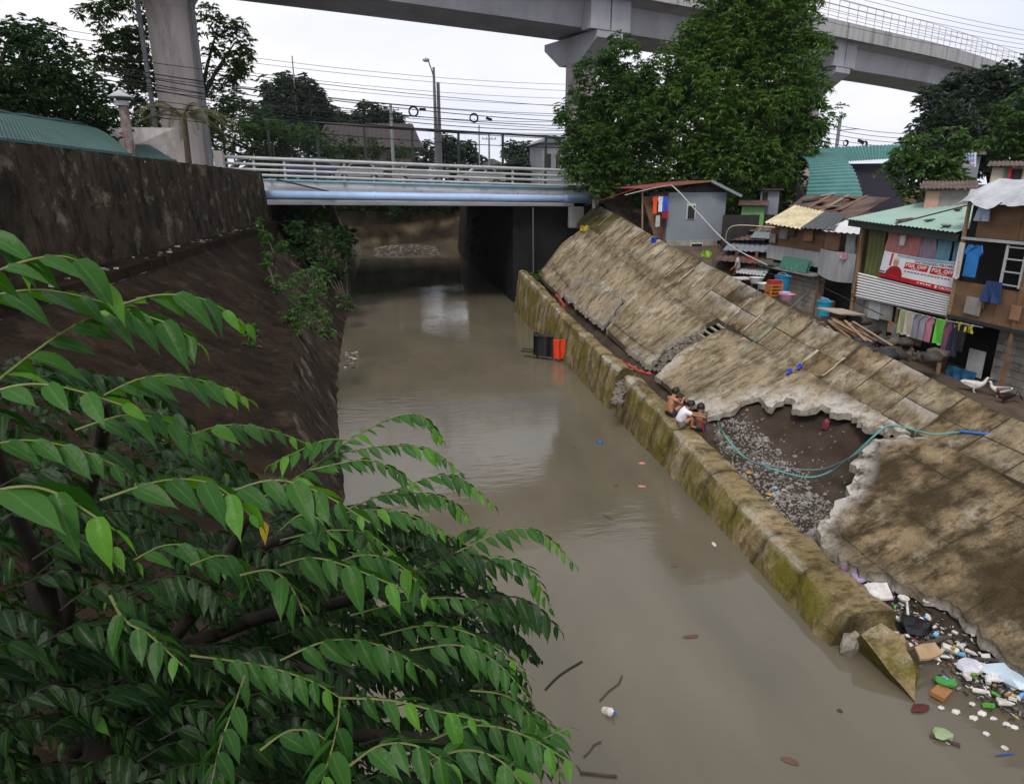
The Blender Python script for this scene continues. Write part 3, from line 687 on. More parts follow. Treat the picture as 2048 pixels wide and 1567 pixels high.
M['bark'] = mat('bark', (.09, .07, .05), (.05, .04, .03), 6, .9, .6, 18)
M['dryfrond'] = leafmat('dry_palm_frond', (.075, .085, .035), (.13, .11, .055), scale=2, trans=.15)
def leaf_mesh(name, P, D, Ln, W, droop, up=None):
    n = len(P); D = D/np.maximum(1e-6, np.linalg.norm(D, axis=1))[:, None]
    U = rng.normal(size=(n, 3))*.5+np.array([0, 0, 1.]) if up is None else up
    Sd = np.cross(D, U); Sd /= np.maximum(1e-6, np.linalg.norm(Sd, axis=1))[:, None]
    v = np.empty((n, 4, 3)); l = Ln[:, None]; w_ = W[:, None]
    v[:, 0] = P; v[:, 1] = P+D*l*.45+Sd*w_; v[:, 3] = P+D*l*.45-Sd*w_; v[:, 2] = P+D*l; v[:, 2, 2] -= droop*Ln
    me = bpy.data.meshes.new(name); me.vertices.add(4*n); me.vertices.foreach_set('co', v.ravel())
    me.loops.add(4*n); me.loops.foreach_set('vertex_index', np.arange(4*n, dtype=np.int32))
    me.polygons.add(n); me.polygons.foreach_set('loop_start', np.arange(0, 4*n, 4, dtype=np.int32))
    me.update(calc_edges=True); return me
def crown_points(blobs, dens, clump, shell=.25):
    """clump centres over each blob, then leaf rosettes over each clump"""
    C = []; 
    for c, r in blobs:
        k = max(4, int(dens*r*r*12)); d = rng.normal(size=(k, 3)); d /= np.linalg.norm(d, axis=1)[:, None]
        rad = r*(1-shell*rng.random(k)**1.5)*(1+.10*rng.normal(size=k))
        C.append(np.array(c)+d*rad[:, None]*np.array([1, 1, .92]))
    return np.concatenate(C)
def crown(name, blobs, mt, parent, dens=1., clump=.55, ros=9, nl=8, ll=.22, lw=.045, droop=.35, updir=.2, fill=.25):
    C = crown_points(blobs, dens, clump)
    if fill:
        E_ = []
        for c, r in blobs:
            k = int(dens*r*r*12*fill); d = rng.normal(size=(k, 3)); d /= np.linalg.norm(d, axis=1)[:, None]; E_.append(np.array(c)+d*(r*.75*rng.random(k)**.4)[:, None])
        C = np.concatenate([C]+E_)
    n = len(C)
    cs = clump*(.6+.8*rng.random(n))
    d = rng.normal(size=(n, ros, 3)); d[:, :, 2] += .35; d /= np.linalg.norm(d, axis=2)[:, :, None]
    Rp = C[:, None, :]+d*cs[:, None, None]*(.55+.45*rng.random((n, ros)))[:, :, None]*np.array([1, 1, .8])
    Rp = Rp.reshape(-1, 3); dd = d.reshape(-1, 3)
    m = len(Rp); a = rng.random((m, nl))*2*np.pi
    D = np.stack([np.cos(a), np.sin(a), updir-.6*rng.random((m, nl))], 2)*.8+dd[:, None, :]*.6
    P = np.repeat(Rp, nl, 0); D = D.reshape(-1, 3)
    k = len(P); L_ = ll*(.6+.7*rng.random(k)); W_ = lw*(.7+.6*rng.random(k))
    return link(name, leaf_mesh(name, P, D, L_, W_, droop), mt, parent)
def blob(px, py, rp, dist, k=1.0):
    p = atd(px, py, dist); return ((p.x, p.y, p.z), rp*dist/1420*k)
def limbs(t, base, top, tips, r0, mt=None, name='limb'):
    base = Vector(base); top = Vector(top)
    mid = base.lerp(top, .5)+Vector((random.uniform(-.2, .2), random.uniform(-.2, .2), 0))
    MB().tube([base, base.lerp(mid, .5)+Vector((.05, 0, 0)), mid, top], [r0*1.25, r0, r0*.9, r0*.7], 9).build('trunk', mt or M['bark'], t, smooth=True)
    for q in tips:
        q = Vector(q); a = mid.lerp(top, random.uniform(.5, 1)); b = a.lerp(q, .5)+Vector((0, 0, .35))
        MB().tube([a, b, q], [r0*.5, r0*.32, r0*.12], 6).build(name, mt or M['bark'], t, smooth=True)
def tree(name, label, blobs, mt, base, r0=.25, group=None, **k):
    t = thing(name, label, 'tree', base, group); c = [Vector(b[0]) for b in blobs]
    ctr = sum(c, Vector())/len(c); limbs(t, base, (lerp(base[0], ctr.x, .6), lerp(base[1], ctr.y, .6), min(ctr.z, base[2]+(ctr.z-base[2])*.7)), c[:9], r0)
    crown('crown', blobs, mt, t, **k); return t
D0 = 45.
tree('mango_tree', 'tall dense mango tree reaching above the viaduct behind the red roofed shack', [blob(*b) for b in
     [(1390, 240, 92, 44), (1330, 165, 62, 45), (1300, 235, 60, 45), (1285, 320, 55, 44.5), (1370, 335, 62, 43.5), (1450, 330, 80, 43.5), (1440, 160, 85, 46), (1480, 70, 78, 47), (1570, 60, 66, 47.5), (1470, -25, 70, 48), (1575, -20, 50, 48), (1565, 150, 80, 46.5), (1585, 225, 68, 46), (1510, 250, 88, 45), (1545, 325, 62, 44.5), (1600, 285, 42, 46), (1400, 90, 48, 47), (1480, 385, 50, 44), (1300, 362, 36, 43.5), (1420, 388, 42, 43), (1555, 368, 42, 44), (1500, 330, 60, 43)]], M['mango'], (19.5, 40.5, 6.5), .5, dens=1.9, clump=.5, ros=11, nl=8, ll=.27, lw=.042, droop=.4)
tree('mango_tree', 'rounded mango tree leaning over the right end of the bridge', [blob(*b) for b in
     [(1190, 300, 62, 42.5), (1170, 235, 50, 43), (1205, 175, 55, 43.5), (1235, 120, 38, 44), (1260, 175, 40, 44.5), (1240, 250, 62, 43), (1185, 350, 45, 42), (1235, 345, 40, 42), (1160, 320, 35, 42.3)]], M['mango2'], (14.8, 42.8, 6.0), .35, dens=1.9, clump=.48, ros=11, nl=8, ll=.26, lw=.04, droop=.4)
tree('broadleaf_tree', 'dark bushy tree at the far left edge above the retaining wall', [blob(*b) for b in
     [(30, 130, 60, 36), (95, 120, 55, 37), (150, 150, 48, 38), (60, 195, 62, 36), (130, 215, 55, 37), (190, 210, 45, 38), (20, 70, 30, 37), (-30, 170, 60, 35), (60, 245, 40, 37), (130, 255, 36, 38), (195, 255, 36, 39), (15, 215, 40, 36)]], M['dkleaf'], (-17, 30, 7.9), .3, dens=1.6, clump=.45, ros=9, nl=8, ll=.2, lw=.05)
tree('broadleaf_tree', 'airy tree with drooping leaves spreading behind the left viaduct pier', [blob(*b) for b in
     [(225, 55, 45, 54), (275, 25, 40, 54), (255, 105, 45, 54), (295, 130, 40, 54), (240, 160, 40, 54), (300, 190, 40, 54), (435, 55, 36, 54), (470, 85, 32, 54), (450, 125, 32, 54), (490, 120, 24, 54), (420, 160, 30, 54), (468, 160, 22, 54), (425, 215, 36, 54), (470, 205, 22, 54), (350, 230, 40, 54)]], M['mango2'], (-12, 54, 7.7), .35, dens=.62, clump=.5, ros=8, nl=8, ll=.36, lw=.06, fill=.2)
tree('broadleaf_tree', 'low dark tree behind the creeper hedge left of the bridge', [blob(*b) for b in
     [(480, 235, 38, 74), (530, 245, 34, 76), (400, 250, 40, 72), (560, 270, 30, 76), (300, 240, 36, 64), (230, 245, 30, 60), (600, 285, 30, 80), (640, 300, 26, 82), (560, 300, 28, 78), (690, 312, 18, 86), (500, 290, 30, 74), (650, 285, 26, 86), (700, 296, 22, 88), (745, 300, 20, 88), (790, 305, 18, 90), (825, 312, 15, 90)]], M['dkleaf'], (-16, 76, 7.7), .3, dens=1.0, clump=.6, ros=9, nl=8, ll=.3, lw=.06)
G_ = 'hazy trees beyond the bridge'
tree('far_tree', 'hazy round tree left of centre beyond the bridge with an aerial mast above it', [blob(*b) for b in [(565, 195, 34, 120), (600, 200, 42, 120), (630, 225, 34, 120), (560, 235, 36, 120), (605, 245, 44, 120), (640, 255, 25, 120)]], M['farleaf'], (-25, 117, 7.7), .5, G_, dens=.45, clump=1.0, ros=9, nl=7, ll=.8, lw=.17)
tree('far_tree', 'hazy domed tree behind the brown roofed house beyond the bridge', [blob(*b) for b in [(745, 240, 32, 125), (775, 265, 38, 125), (730, 270, 34, 125), (800, 290, 25, 125), (760, 300, 40, 125)]], M['farleaf'], (-8, 124, 7.7), .5, G_, dens=.45, clump=1.0, ros=9, nl=7, ll=.8, lw=.17)
tree('far_tree', 'small hazy tree between two domed trees beyond the bridge', [blob(*b) for b in [(670, 245, 24, 140), (700, 250, 24, 140), (690, 270, 30, 140)]], M['farleaf'], (-18, 138, 7.7), .4, G_, dens=.35, clump=1.1, ros=8, nl=7, ll=.9, lw=.19)
tree('far_tree', 'low hazy tree under the street lamp beyond the bridge', [blob(*b) for b in [(850, 305, 18, 130), (890, 298, 24, 130), (930, 302, 22, 130), (900, 320, 30, 130), (955, 318, 16, 130)]], M['farleaf'], (13, 130, 7.7), .4, G_, dens=.4, clump=.9, ros=8, nl=7, ll=.8, lw=.16)
tree('far_tree', 'low hazy palm-like tree right of the street lamp beyond the bridge', [blob(*b) for b in [(1025, 302, 18, 120), (1055, 300, 20, 120), (1080, 315, 20, 120), (1040, 320, 24, 120)]], M['farleaf'], (28, 115, 7.7), .4, G_, dens=.4, clump=.9, ros=8, nl=7, ll=.8, lw=.14)
tree('far_tree', 'big dark hazy tree under the viaduct at the right edge', [blob(*b) for b in [(1905, 230, 58, 66), (1960, 205, 58, 67), (2030, 190, 52, 68), (1870, 280, 50, 64), (1940, 280, 68, 64), (2080, 240, 70, 66), (1845, 310, 36, 62), (1990, 290, 60, 66)]], M['farleaf'], (50, 48, 2.5), .5, dens=.85, clump=.7, ros=9, nl=8, ll=.42, lw=.08)
tree('broadleaf_tree', 'lighter green tree at the right edge in front of the big hazy tree', [blob(*b) for b in [(2030, 250, 40, 46), (2010, 300, 34, 46), (2055, 300, 40, 46), (2060, 220, 34, 46)]], M['ltleaf'], (35, 34, 2.3), .22, dens=1.0, clump=.45, ros=8, nl=7, ll=.28, lw=.07)
tree('broadleaf_tree', 'small light green tree between the teal roof and the green roofed shack', [blob(*b) for b in [(1830, 310, 36, 34), (1880, 300, 38, 34), (1920, 300, 26, 34), (1810, 350, 34, 33.5), (1860, 350, 44, 33.5), (1905, 345, 34, 34), (1840, 385, 34, 33)]], M['ltleaf'], (22.4, 25, 2.3), .16, dens=1.6, clump=.34, ros=8, nl=7, ll=.22, lw=.055)
for k, (x, y, r_) in enumerate(((-14, 101, 3.0), (-7, 102, 2.8), (-1, 100, 2.6), (3.5, 101, 2.2), (11.5, 100, 1.5), (20, 101, 2.2), (26, 102, 3.0), (32, 103, 3.4))):
    tree('far_tree', 'low dark tree on the far bank, %s in the row' % ('leftmost', 'second from the left', 'third from the left', 'fourth from the left', 'fifth from the left', 'third from the right', 'second from the right', 'rightmost')[k], [((x+dx, y+dy, 7.6+r_*.7+dz), r_*.62) for dx, dy, dz in ((-1.6, 0, 0), (0, -.6, .4), (1.6, 0, .1), (.4, .6, 1.0), (-.8, .4, .8), (0, 0, -1.6), (1.8, 0, -1.6), (-1.8, 0, -1.6))], M['farleaf'], (x, y, 6.4), .2, G_, dens=.7, clump=.7, ros=8, nl=7, ll=.55, lw=.13)
# creeper over the fence at the left end of the bridge
hv = thing('creeper_hedge', 'dense green creeper smothering a fence at the left end of the bridge', 'creeper', (-13, 69, 7.8))
crown('foliage', [blob(*b) for b in [(400, 250, 26, 68.0), (440, 255, 24, 68.0), (480, 258, 20, 68.5), (520, 256, 18, 69.0), (560, 258, 15, 69.5), (600, 258, 12, 70.0), (630, 256, 8, 70.3), (440, 290, 26, 68.0), (400, 300, 30, 67.0), (500, 280, 16, 69.0)]], M['vine'], hv, 1.6, .35, 10, 8, .17, .06, .3)
for x in (-17, -13, -9.5): MB().bar((x, 69, 7.8), (x, 69, 11.4), .12).build('post', M['dark'], hv)
# shrubs on the left bank and under the bridge
def bank_x(y): return lerp(xD(y), wL(y), .35)
def shrub(label, bl, mt, name='bank_shrub', **k):
    c = sum((Vector(b[0]) for b in bl), Vector())/len(bl); y = c.y
    lowest = min(bl, key=lambda b: b[0][2]); base = Vector(lowest[0])-Vector((0, 0, lowest[1]*.8))
    t = thing(name, label, 'shrub', base, 'shrubs growing on the left bank')
    for q in bl[:6]: MB().tube([base, base.lerp(Vector(q[0]), .5)+Vector((0, 0, .1)), q[0]], [.03, .02, .008], 5).build('stem', M['bark'], t)
    crown('foliage', bl, mt, t, **k); return t
shrub('bright weedy shrub low on the left river wall near the water', [blob(*b) for b in [(600, 605, 24, 26), (632, 598, 22, 27), (650, 632, 18, 26), (605, 642, 20, 25.5), (575, 632, 13, 25.5), (662, 664, 12, 25.5), (590, 665, 10, 25), (645, 655, 12, 25.7)]], M['weed'], dens=4.2, clump=.17, ros=8, nl=8, ll=.13, lw=.028, droop=.25)
shrub('feathery weeds on the left bank just above the bright shrub', [blob(*b) for b in [(612, 552, 16, 29), (640, 562, 14, 29), (585, 566, 10, 28.5), (625, 535, 10, 30)]], M['weed'], dens=3.2, clump=.2, ros=7, nl=8, ll=.2, lw=.02, droop=.6, updir=.7)
shrub('small weedy shrub high on the left embankment corner below the bridge', [blob(*b) for b in [(535, 478, 14, 34), (548, 500, 12, 33), (522, 448, 9, 36), (565, 492, 9, 33)]], M['weed'], dens=4, clump=.17, ros=8, nl=8, ll=.15, lw=.032)
shrub('ragged weeds trailing down the left embankment corner', [blob(*b) for b in [(538, 528, 11, 31.5), (545, 552, 10, 31), (530, 515, 8, 32), (552, 580, 8, 29)]], M['weed'], dens=4, clump=.15, ros=8, nl=8, ll=.14, lw=.03)
shrub('dark leafy shrub under the left end of the bridge', [blob(*b) for b in [(625, 445, 34, 46), (660, 490, 38, 44), (610, 500, 26, 42), (675, 545, 26, 41), (690, 465, 26, 48), (595, 435, 22, 46), (695, 600, 16, 38), (650, 530, 22, 40), (585, 465, 20, 42)]], M['shadeleaf'], dens=2.0, clump=.36, ros=9, nl=8, ll=.2, lw=.05)
shrub('dark creepers hanging along the top of the far bank wall', [((x, 95.5-.1*x+random.uniform(-.5, .5), random.uniform(3.9, 5.6)), random.uniform(.7, 1.4)) for x in (-9, -7, -5, -3.2, -1.6, .2, 2, 4, 5.5, 7.4, 9)], M['dkleaf'], dens=1.2, clump=.5, ros=8, nl=7, ll=.4, lw=.1)['group'] = 'plants on the far bank'
shrub('wispy yellow green weeds on the footing ledge of the left bank', [blob(*b) for b in [(490, 690, 16, 22), (485, 740, 16, 20.5), (510, 700, 12, 22), (480, 790, 12, 19.5), (500, 660, 12, 23)]], M['weed'], dens=4.5, clump=.16, ros=7, nl=7, ll=.12, lw=.02, fill=.1)
shrub('small dark shrub hanging over the right river wall past the bridge', [blob(*b) for b in [(965, 460, 24, 62), (985, 480, 20, 60), (955, 495, 14, 60)]], M['shadeleaf'], dens=1.2, clump=.4, ros=8, nl=8, ll=.3, lw=.07)
shrub('tuft of weeds and rubbish on the far end of the toe wall', [blob(*b) for b in [(1062, 550, 9, 42), (1078, 553, 9, 41.5)]], M['weed'], dens=5, clump=.14, ros=7, nl=7, ll=.14, lw=.03)['group'] = 'weeds on the right bank'
# drooping dry palm beside the left pier
pl = thing('palm', 'half dry palm with drooping fronds beside the left viaduct pier', 'palm', (-12.5, 42.5, 7.9))
ptop = atd(368, 235, 44)
MB().tube([(ptop.x-.1, ptop.y, 7.6), (ptop.x-.05, ptop.y, (7.6+ptop.z)/2), ptop], [.2, .16, .14], 8).build('trunk', M['bark'], pl)
for i in range(20):
    a = i*2.4+.3; ln = random.uniform(2.2, 3.4); rise = random.uniform(.2, 1.5); path = []
    for k in range(9):
        t = k/8; path.append(ptop+Vector((math.cos(a)*ln*t, math.sin(a)*ln*t, rise*math.sin(t*2.2)*.9-1.5*t*t)))
    m = MB().tube(path, [.03*(1-.8*k/8) for k in range(9)], 4)
    for k in range(2, 33):
        t = k/33; j = min(7, int(t*8)); p = path[j].lerp(path[j+1], t*8-j); d = (path[j+1]-path[j]).normalized(); s_ = d.cross(Vector((0, 0, 1))).normalized()
        for sg in (-1, 1):
            l = .55*(1-.5*t); tip = p+(s_*sg*.6+d*.6).normalized()*l+Vector((0, 0, -.35*l)); m.add([p+d*.03, tip, p-d*.03], [(0, 1, 2)])
    m.build('frond', M['dryfrond'], pl, recalc=False)
# ------------------------------------------------------------------ shacks on the right bank
M['ply'] = mat('weathered_plywood', (.21, .12, .062), (.15, .085, .045), 1.5, .85, .1, 20, (1, 1, 3), stain=(.08, .05, .032), sscale=1.2, samt=.6)
M['ply2'] = mat('pale_plywood', (.36, .2, .11), (.27, .15, .085), 1.5, .85, .1, 20, (1, 1, 3), stain=(.15, .09, .055), sscale=1.2, samt=.5)
M['timber'] = mat('raw_timber', (.33, .22, .13), (.2, .13, .075), 5, .85, .2, 20, (1, 4, 4))
M['gmetal'] = mat('grey_metal_sheet', (.20, .23, .26), (.15, .175, .2), 1.2, .5, .1, 3, (1, 1, .5), stain=(.30, .32, .34), sscale=1.2, samt=.5)
M['pmetal'] = mat('pale_metal_sheet', (.42, .44, .45), (.34, .35, .36), 1.5, .55, .05, 3, (2, 2, .5), stain=(.2, .2, .2), sscale=1.2, samt=.5)
M['redroof'] = mat('red_roof_sheet', (.30, .06, .05), (.22, .06, .05), 2, .6, stain=(.1, .05, .04), sscale=1.5)
M['rust'] = mat('rusty_roof_sheet', (.10, .055, .045), (.06, .036, .032), 1.6, .8, .2, 8, (1, 1, 1), stain=(.19, .13, .10), sscale=1.3, samt=.7)
M['cream'] = mat('cream_roof_sheet', (.60, .53, .33), (.5, .43, .25), 2, .6, stain=(.25, .2, .12), sscale=2, samt=.5)
M['blackroof'] = mat('dark_roof_sheet', (.05, .06, .06), (.035, .04, .04), 2, .6, stain=(.1, .1, .09), sscale=2)
M['groof'] = mat('mint_roof_sheet', (.25, .38, .32), (.2, .32, .27), 1.5, .6, stain=(.36, .42, .36), sscale=3, samt=.5)
M['teal'] = mat('teal_roof_sheet', (.05, .21, .19), (.035, .16, .15), 1.5, .4, stain=(.1, .26, .23), sscale=1, samt=.4)
M['dkgreen'] = mat('dark_green_roof', (.022, .075, .065), (.015, .05, .045), 2, .55, stain=(.05, .1, .09), sscale=1)
M['wcorr'] = flat('white_corrugated', (.8, .8, .8), .5, .93)
M['tarp'] = mat('silver_tarpaulin', (.42, .44, .46), (.22, .23, .25), 1.8, .3, .6, 3, stain=(.6, .6, .62), sscale=2)
M['block'] = mat('concrete_block', (.33, .31, .28), (.25, .23, .2), 3, .95, .4, 20, stain=(.13, .115, .095), sscale=1.5, samt=.6)
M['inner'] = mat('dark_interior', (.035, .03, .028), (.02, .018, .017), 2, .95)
M['cement'] = mat('cement_render', (.3, .29, .27), (.22, .21, .19), 2, .95, .2, 15, stain=(.1, .09, .075), sscale=1)
def board(parent, name, mt, X, ya, yb, za, zb, th=.035, tilt=0):
    return MB().box((X+th/2+tilt, (ya+yb)/2, (za+zb)/2), (th, abs(yb-ya), abs(zb-za))).build(name, mt, parent)
def corr(a, b, c, d, n, amp, th=.008, bow=0):
    """corrugated sheet: waves counted along a>b, ridges run a>d"""
    a, b, c, d = map(Vector, (a, b, c, d)); nn = (b-a).cross(d-a).normalized()
    m = MB()
    def f(u, v, o=0): return a.lerp(b, u).lerp(d.lerp(c, u), v)+nn*(amp*math.sin(u*n*2*math.pi)+bow*math.sin(v*math.pi)+o)
    m.grid(f, n*4, 6 if bow else 1); m.grid(lambda u, v: f(u, v, -th), n*4, 6 if bow else 1)
    return m
def drape(name, label, cat, X, ya, yb, zb, zt, mt, folds=5, amp=.04, bottom=None, group=None, parent=None, top=None):
    """hanging cloth with folds, gathered at the top"""
    m = MB(); ph = random.uniform(0, 6)
    def f(u, v):
        yy = ya+(yb-ya)*u; lo = bottom(u) if bottom else zb; z = zt-(zt-lo)*v
        return (X-.01+amp*(.35+.65*v)*math.sin(u*folds*6.28+ph+v*.8)+.01*math.sin(v*7+u*9), yy+.02*math.sin(v*5+ph), z-.012*math.sin(u*folds*6.28))
    m.grid(f, max(8, folds*5), 8); m.grid(lambda u, v: tuple(Vector(f(u, v))+Vector((.008, 0, 0))), max(8, folds*5), 8)
    o = m.build(name, mt, parent, smooth=True)
    return tag(o, label, cat, group)
def garment(kind, label, c, wd, h, mt, group=None, axis='y', name=None):
    """shirt, trousers or shorts hung up: one outline with two sides"""
    pr = {'shirt': [(-.5, .78), (-.34, 1), (-.12, 1), (0, .93), (.12, 1), (.34, 1), (.5, .78), (.4, .66), (.3, .74), (.32, 0), (-.32, 0), (-.3, .74), (-.4, .66)],
          'trousers': [(-.4, 1), (.4, 1), (.5, 0), (.1, 0), (0, .55), (-.1, 0), (-.5, 0)], 'towel': [(-.5, 1), (-.2, .98), (.2, 1), (.5, .99), (.46, .02), (.15, .05), (-.2, 0), (-.48, .04)]}[kind]
    m = MB(); k = len(pr); c = Vector(c)
    def P(q, s): 
        w_ = .03*math.sin(q[0]*9+q[1]*5); a = q[0]*wd
        return c+(Vector((s+w_, a, q[1]*h)) if axis == 'y' else Vector((a, s+w_, q[1]*h)))
    m.add([P(q, -.02) for q in pr]+[P(q, .02) for q in pr], [tuple(range(k)), tuple(range(k, 2*k))[::-1]]+[(i, (i+1) % k, k+(i+1) % k, k+i) for i in range(k)])
    return tag(m.build(name or kind, mt), label, {'shirt': 'shirt', 'trousers': 'trousers', 'towel': 'cloth'}[kind], group)
blk = MB().box((0, 0, 0), (.14, .385, .185)).mesh('block'); blk.materials.append(M['block'])
def block_wall(parent, X, ya, yb, za, zb):
    MB().box((X+.09, (ya+yb)/2, (za+zb)/2), (.10, yb-ya, zb-za)).build('mortar_core', M['cement'], parent)
    z = za+.1; k = 0
    while z < zb:
        y = ya+.2-(.2 if k % 2 else 0)
        while y < yb-.1:
            if y > ya+.1: inst('block', blk, Matrix.Translation((X+random.uniform(-.006, .006), y, z)), parent)
            y += .4
        z += .2; k += 1
# --- shack with the mint roof
h4 = thing('shack', 'two storey shack with mint green roof, curtains and a white corrugated front', 'house', (17, 18.8, 2.3))
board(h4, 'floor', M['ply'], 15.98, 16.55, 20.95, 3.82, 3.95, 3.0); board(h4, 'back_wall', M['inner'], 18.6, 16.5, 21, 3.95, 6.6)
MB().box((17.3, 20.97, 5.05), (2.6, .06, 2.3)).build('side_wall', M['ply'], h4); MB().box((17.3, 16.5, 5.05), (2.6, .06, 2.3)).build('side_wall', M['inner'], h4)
for y in (16.6, 18.7, 20.9): MB().bar((16.05, y, 2.2), (16.05, y, 6.25), .1).build('post', M['timber'] if y > 20 else M['ply'], h4)
ea, eb_ = Vector((15.55, 21.15, 6.42)), Vector((15.55, 16.5, 6.25)); ra, rb_ = Vector((18.8, 21.4, 6.98)), Vector((18.8, 17.0, 6.93))
for s0, s1, dz in ((0, .49, 0), (.505, 1, .02)):
    q = [ea.lerp(eb_, s0), ea.lerp(eb_, s1), ra.lerp(rb_, s1), ra.lerp(rb_, s0)]
    corr(*[p+Vector((0, 0, dz)) for p in q], 14, .018).build('roof_sheet', M['groof'], h4, recalc=False)
MB().bar(ea.lerp(eb_, .5)+Vector((0, 0, .05)), ra.lerp(rb_, .5)+Vector((0, 0, .05)), .07, .03).build('roof_lath', M['dark'], h4)
MB().bar(ea+Vector((.1, 0, -.13)), eb_+Vector((.1, 0, -.13)), .06, .2).build('fascia', M['dark'], h4)
wc = MB(); wa = Vector((15.93, 20.65, 4.66)); wb = Vector((15.93, 16.5, 4.5)); wd_ = Vector((15.93, 16.48, 3.88)); we = Vector((15.93, 20.6, 3.82))
corr(wa, we, wd_, wb, 9, .05).build('corrugated_front', M['wcorr'], h4, recalc=False)
board(h4, 'under_panel', M['cement'], 16.0, 18.9, 20.2, 3.3, 3.8); board(h4, 'under_panel', M['pmetal'], 15.98, 19.45, 20.0, 3.25, 3.8); board(h4, 'lower_back_wall', M['inner'], 17.2, 16.5, 21, 2.0, 3.82)
board(h4, 'lower_panel', M['cement'], 16.3, 19.4, 20.9, 2.0, 3.3)
for args in (('curtain', 'olive green curtain at the left of the mint roofed shack', 16.02, 20.55, 19.75, 4.6, 6.15, flat('olive_cloth', (.11, .12, .035)), 4),
             ('curtain', 'wide pink curtain hung in the mint roofed shack', 15.98, 19.6, 18.15, 5.2, 6.1, flat('pink_cloth', (.52, .22, .21)), 6),
             ('curtain', 'lavender grey curtain beside the pink one', 16.0, 18.2, 17.6, 5.0, 6.05, flat('lavender_cloth', (.36, .30, .36)), 5),
             ('curtain', 'sky blue patterned curtain in the middle of the mint roofed shack', 16.0, 17.55, 17.02, 4.9, 6.02, mat('blue_print_cloth', (.12, .30, .40), (.18, .36, .44), 5, .8, speck=(.5, .45, .5), spscale=12), 3),
             ('curtain', 'darker blue curtain at the right end of the mint roofed shack', 16.0, 16.95, 16.6, 4.9, 6.0, mat('blue_print_cloth', (.07, .22, .30), (.1, .26, .34), 5, .8, speck=(.4, .4, .45), spscale=12), 3)):
    drape(args[0], args[1], 'curtain', *args[2:8], args[8], bottom=(lambda u: 5.25+.28*abs(u-.6)) if 'pink' in args[1] else None)
garment('shirt', 'white scrap of laundry hung over the pink curtain', (15.9, 18.85, 5.72), .32, .32, flat('white_cloth', (.7, .7, .74)))
# banner with its print
bn = thing('banner', 'red and white fuel price banner tied over the corrugated front', 'banner', (15.85, 18, 4.6))
bl, br_, tr_, tl = Vector((15.86, 19.62, 4.68)), Vector((15.86, 16.52, 4.56)), Vector((15.86, 16.5, 5.45)), Vector((15.86, 19.5, 5.5))
def BP(u, v, o=0): p = bl.lerp(br_, u).lerp(tl.lerp(tr_, u), v); return p+Vector((-.02*math.sin(u*7)*math.sin(v*3)-o, 0, -.05*math.sin(u*math.pi)*v))
def bquad(u0, u1, v0, v1, o, name, mt, nu=10, sk=0):
    m = MB(); m.grid(lambda a, b: BP(lerp(u0, u1, a)+sk*(b-.5), lerp(v0, v1, b), o), nu, 4); return m.build(name, mt, bn, recalc=False)
m = MB(); m.grid(lambda a, b: BP(a, b), 24, 8); m.grid(lambda a, b: BP(a, b)+Vector((.012, 0, 0)), 24, 8); m.build('sheet', flat('banner_white', (.72, .74, .78), .5, .95), bn, recalc=False)
RED = flat('banner_red', (.55, .012, .02), .5, .9)
bquad(.0, 1, .0, .17, .004, 'red_band', RED, 16); bquad(.34, .64, .52, .76, .004, 'price_panel', RED, sk=.012); bquad(.67, .985, .5, .75, .004, 'price_panel', RED, sk=.012)
bquad(.12, .15, .5, .98, .004, 'red_stripe', RED, 2); bquad(.0, .08, .1, .16, .007, 'dark_stripe', flat('banner_black', (.03, .03, .04)), 2); bquad(.0, .08, .2, .25, .005, 'dark_stripe', M['banner_black'], 2)
bquad(.2, 1, .9, .985, .003, 'blue_band', flat('banner_blue', (.32, .42, .55)), 14)
def bpoly(pts, o, name, mt):
    MB().add([BP(u, v, o) for u, v in pts], [tuple(range(len(pts)))]).build(name, mt, bn, recalc=False)
bpoly([(.08, .03), (.33, .05), (.33, .3), (.3, .46), (.26, .53), (.2, .53), (.15, .47), (.1, .28)], .006, 'printed_shirt', flat('banner_shirt', (.38, .01, .018)))
bpoly([(.205+.038*math.cos(a*.524)+.01, .66+.15*math.sin(a*.524)) for a in range(12)], .009, 'printed_head', flat('printed_skin', (.5, .27, .18)))
bpoly([(.172, .70), (.18, .83), (.215, .87), (.25, .83), (.258, .72), (.235, .76), (.2, .77)], .011, 'printed_hair', flat('printed_hair', (.55, .52, .48)))
def btext(s, u, v, h, wd, mt, o=.009, bold=0., sk=.15):
    cu = bpy.data.curves.new('lettering', 'FONT'); cu.body = s; cu.shear = sk; cu.offset = bold; cu.resolution_u = 2
    to = bpy.data.objects.new('tmp', cu); me = bpy.data.meshes.new_from_object(to); bpy.data.objects.remove(to)
    xs = [q.co.x for q in me.vertices]; ys = [q.co.y for q in me.vertices]; x0, x1, y0, y1 = min(xs), max(xs), min(ys), max(ys)
    for q in me.vertices: q.co = BP(u+(q.co.x-x0)/(x1-x0)*wd, v+(q.co.y-y0)/(y1-y0)*h, o)
    me.name = 'lettering'; link('lettering', me, mt, bn)
WT = flat('banner_letter_white', (.8, .8, .8)); GR = flat('banner_letter_grey', (.12, .13, .18))
btext('P2/L OFF', .355, .60, .13, .27, WT, bold=.03); btext('P2/L OFF', .69, .58, .13, .275, WT, bold=.03)
def bline(u, v, h, wd, n, mt):      # lines of print too small to read in the photograph
    rb2 = random.Random(int(u*100)); x = 0
    for k in range(n): w_ = rb2.uniform(.5, .8)/n*wd; bquad(u+k*wd/n, u+k*wd/n+w_, v, v+h, .008, 'small_print', mt, 2)
bline(.43, .545, .03, .11, 4, WT); bline(.77, .525, .03, .12, 4, WT); bline(.35, .40, .04, .6, 14, GR); bline(.55, .075, .045, .18, 5, WT)
btext('EXTENDED PROMO!', .46, .79, .085, .53, GR, .008, .015)
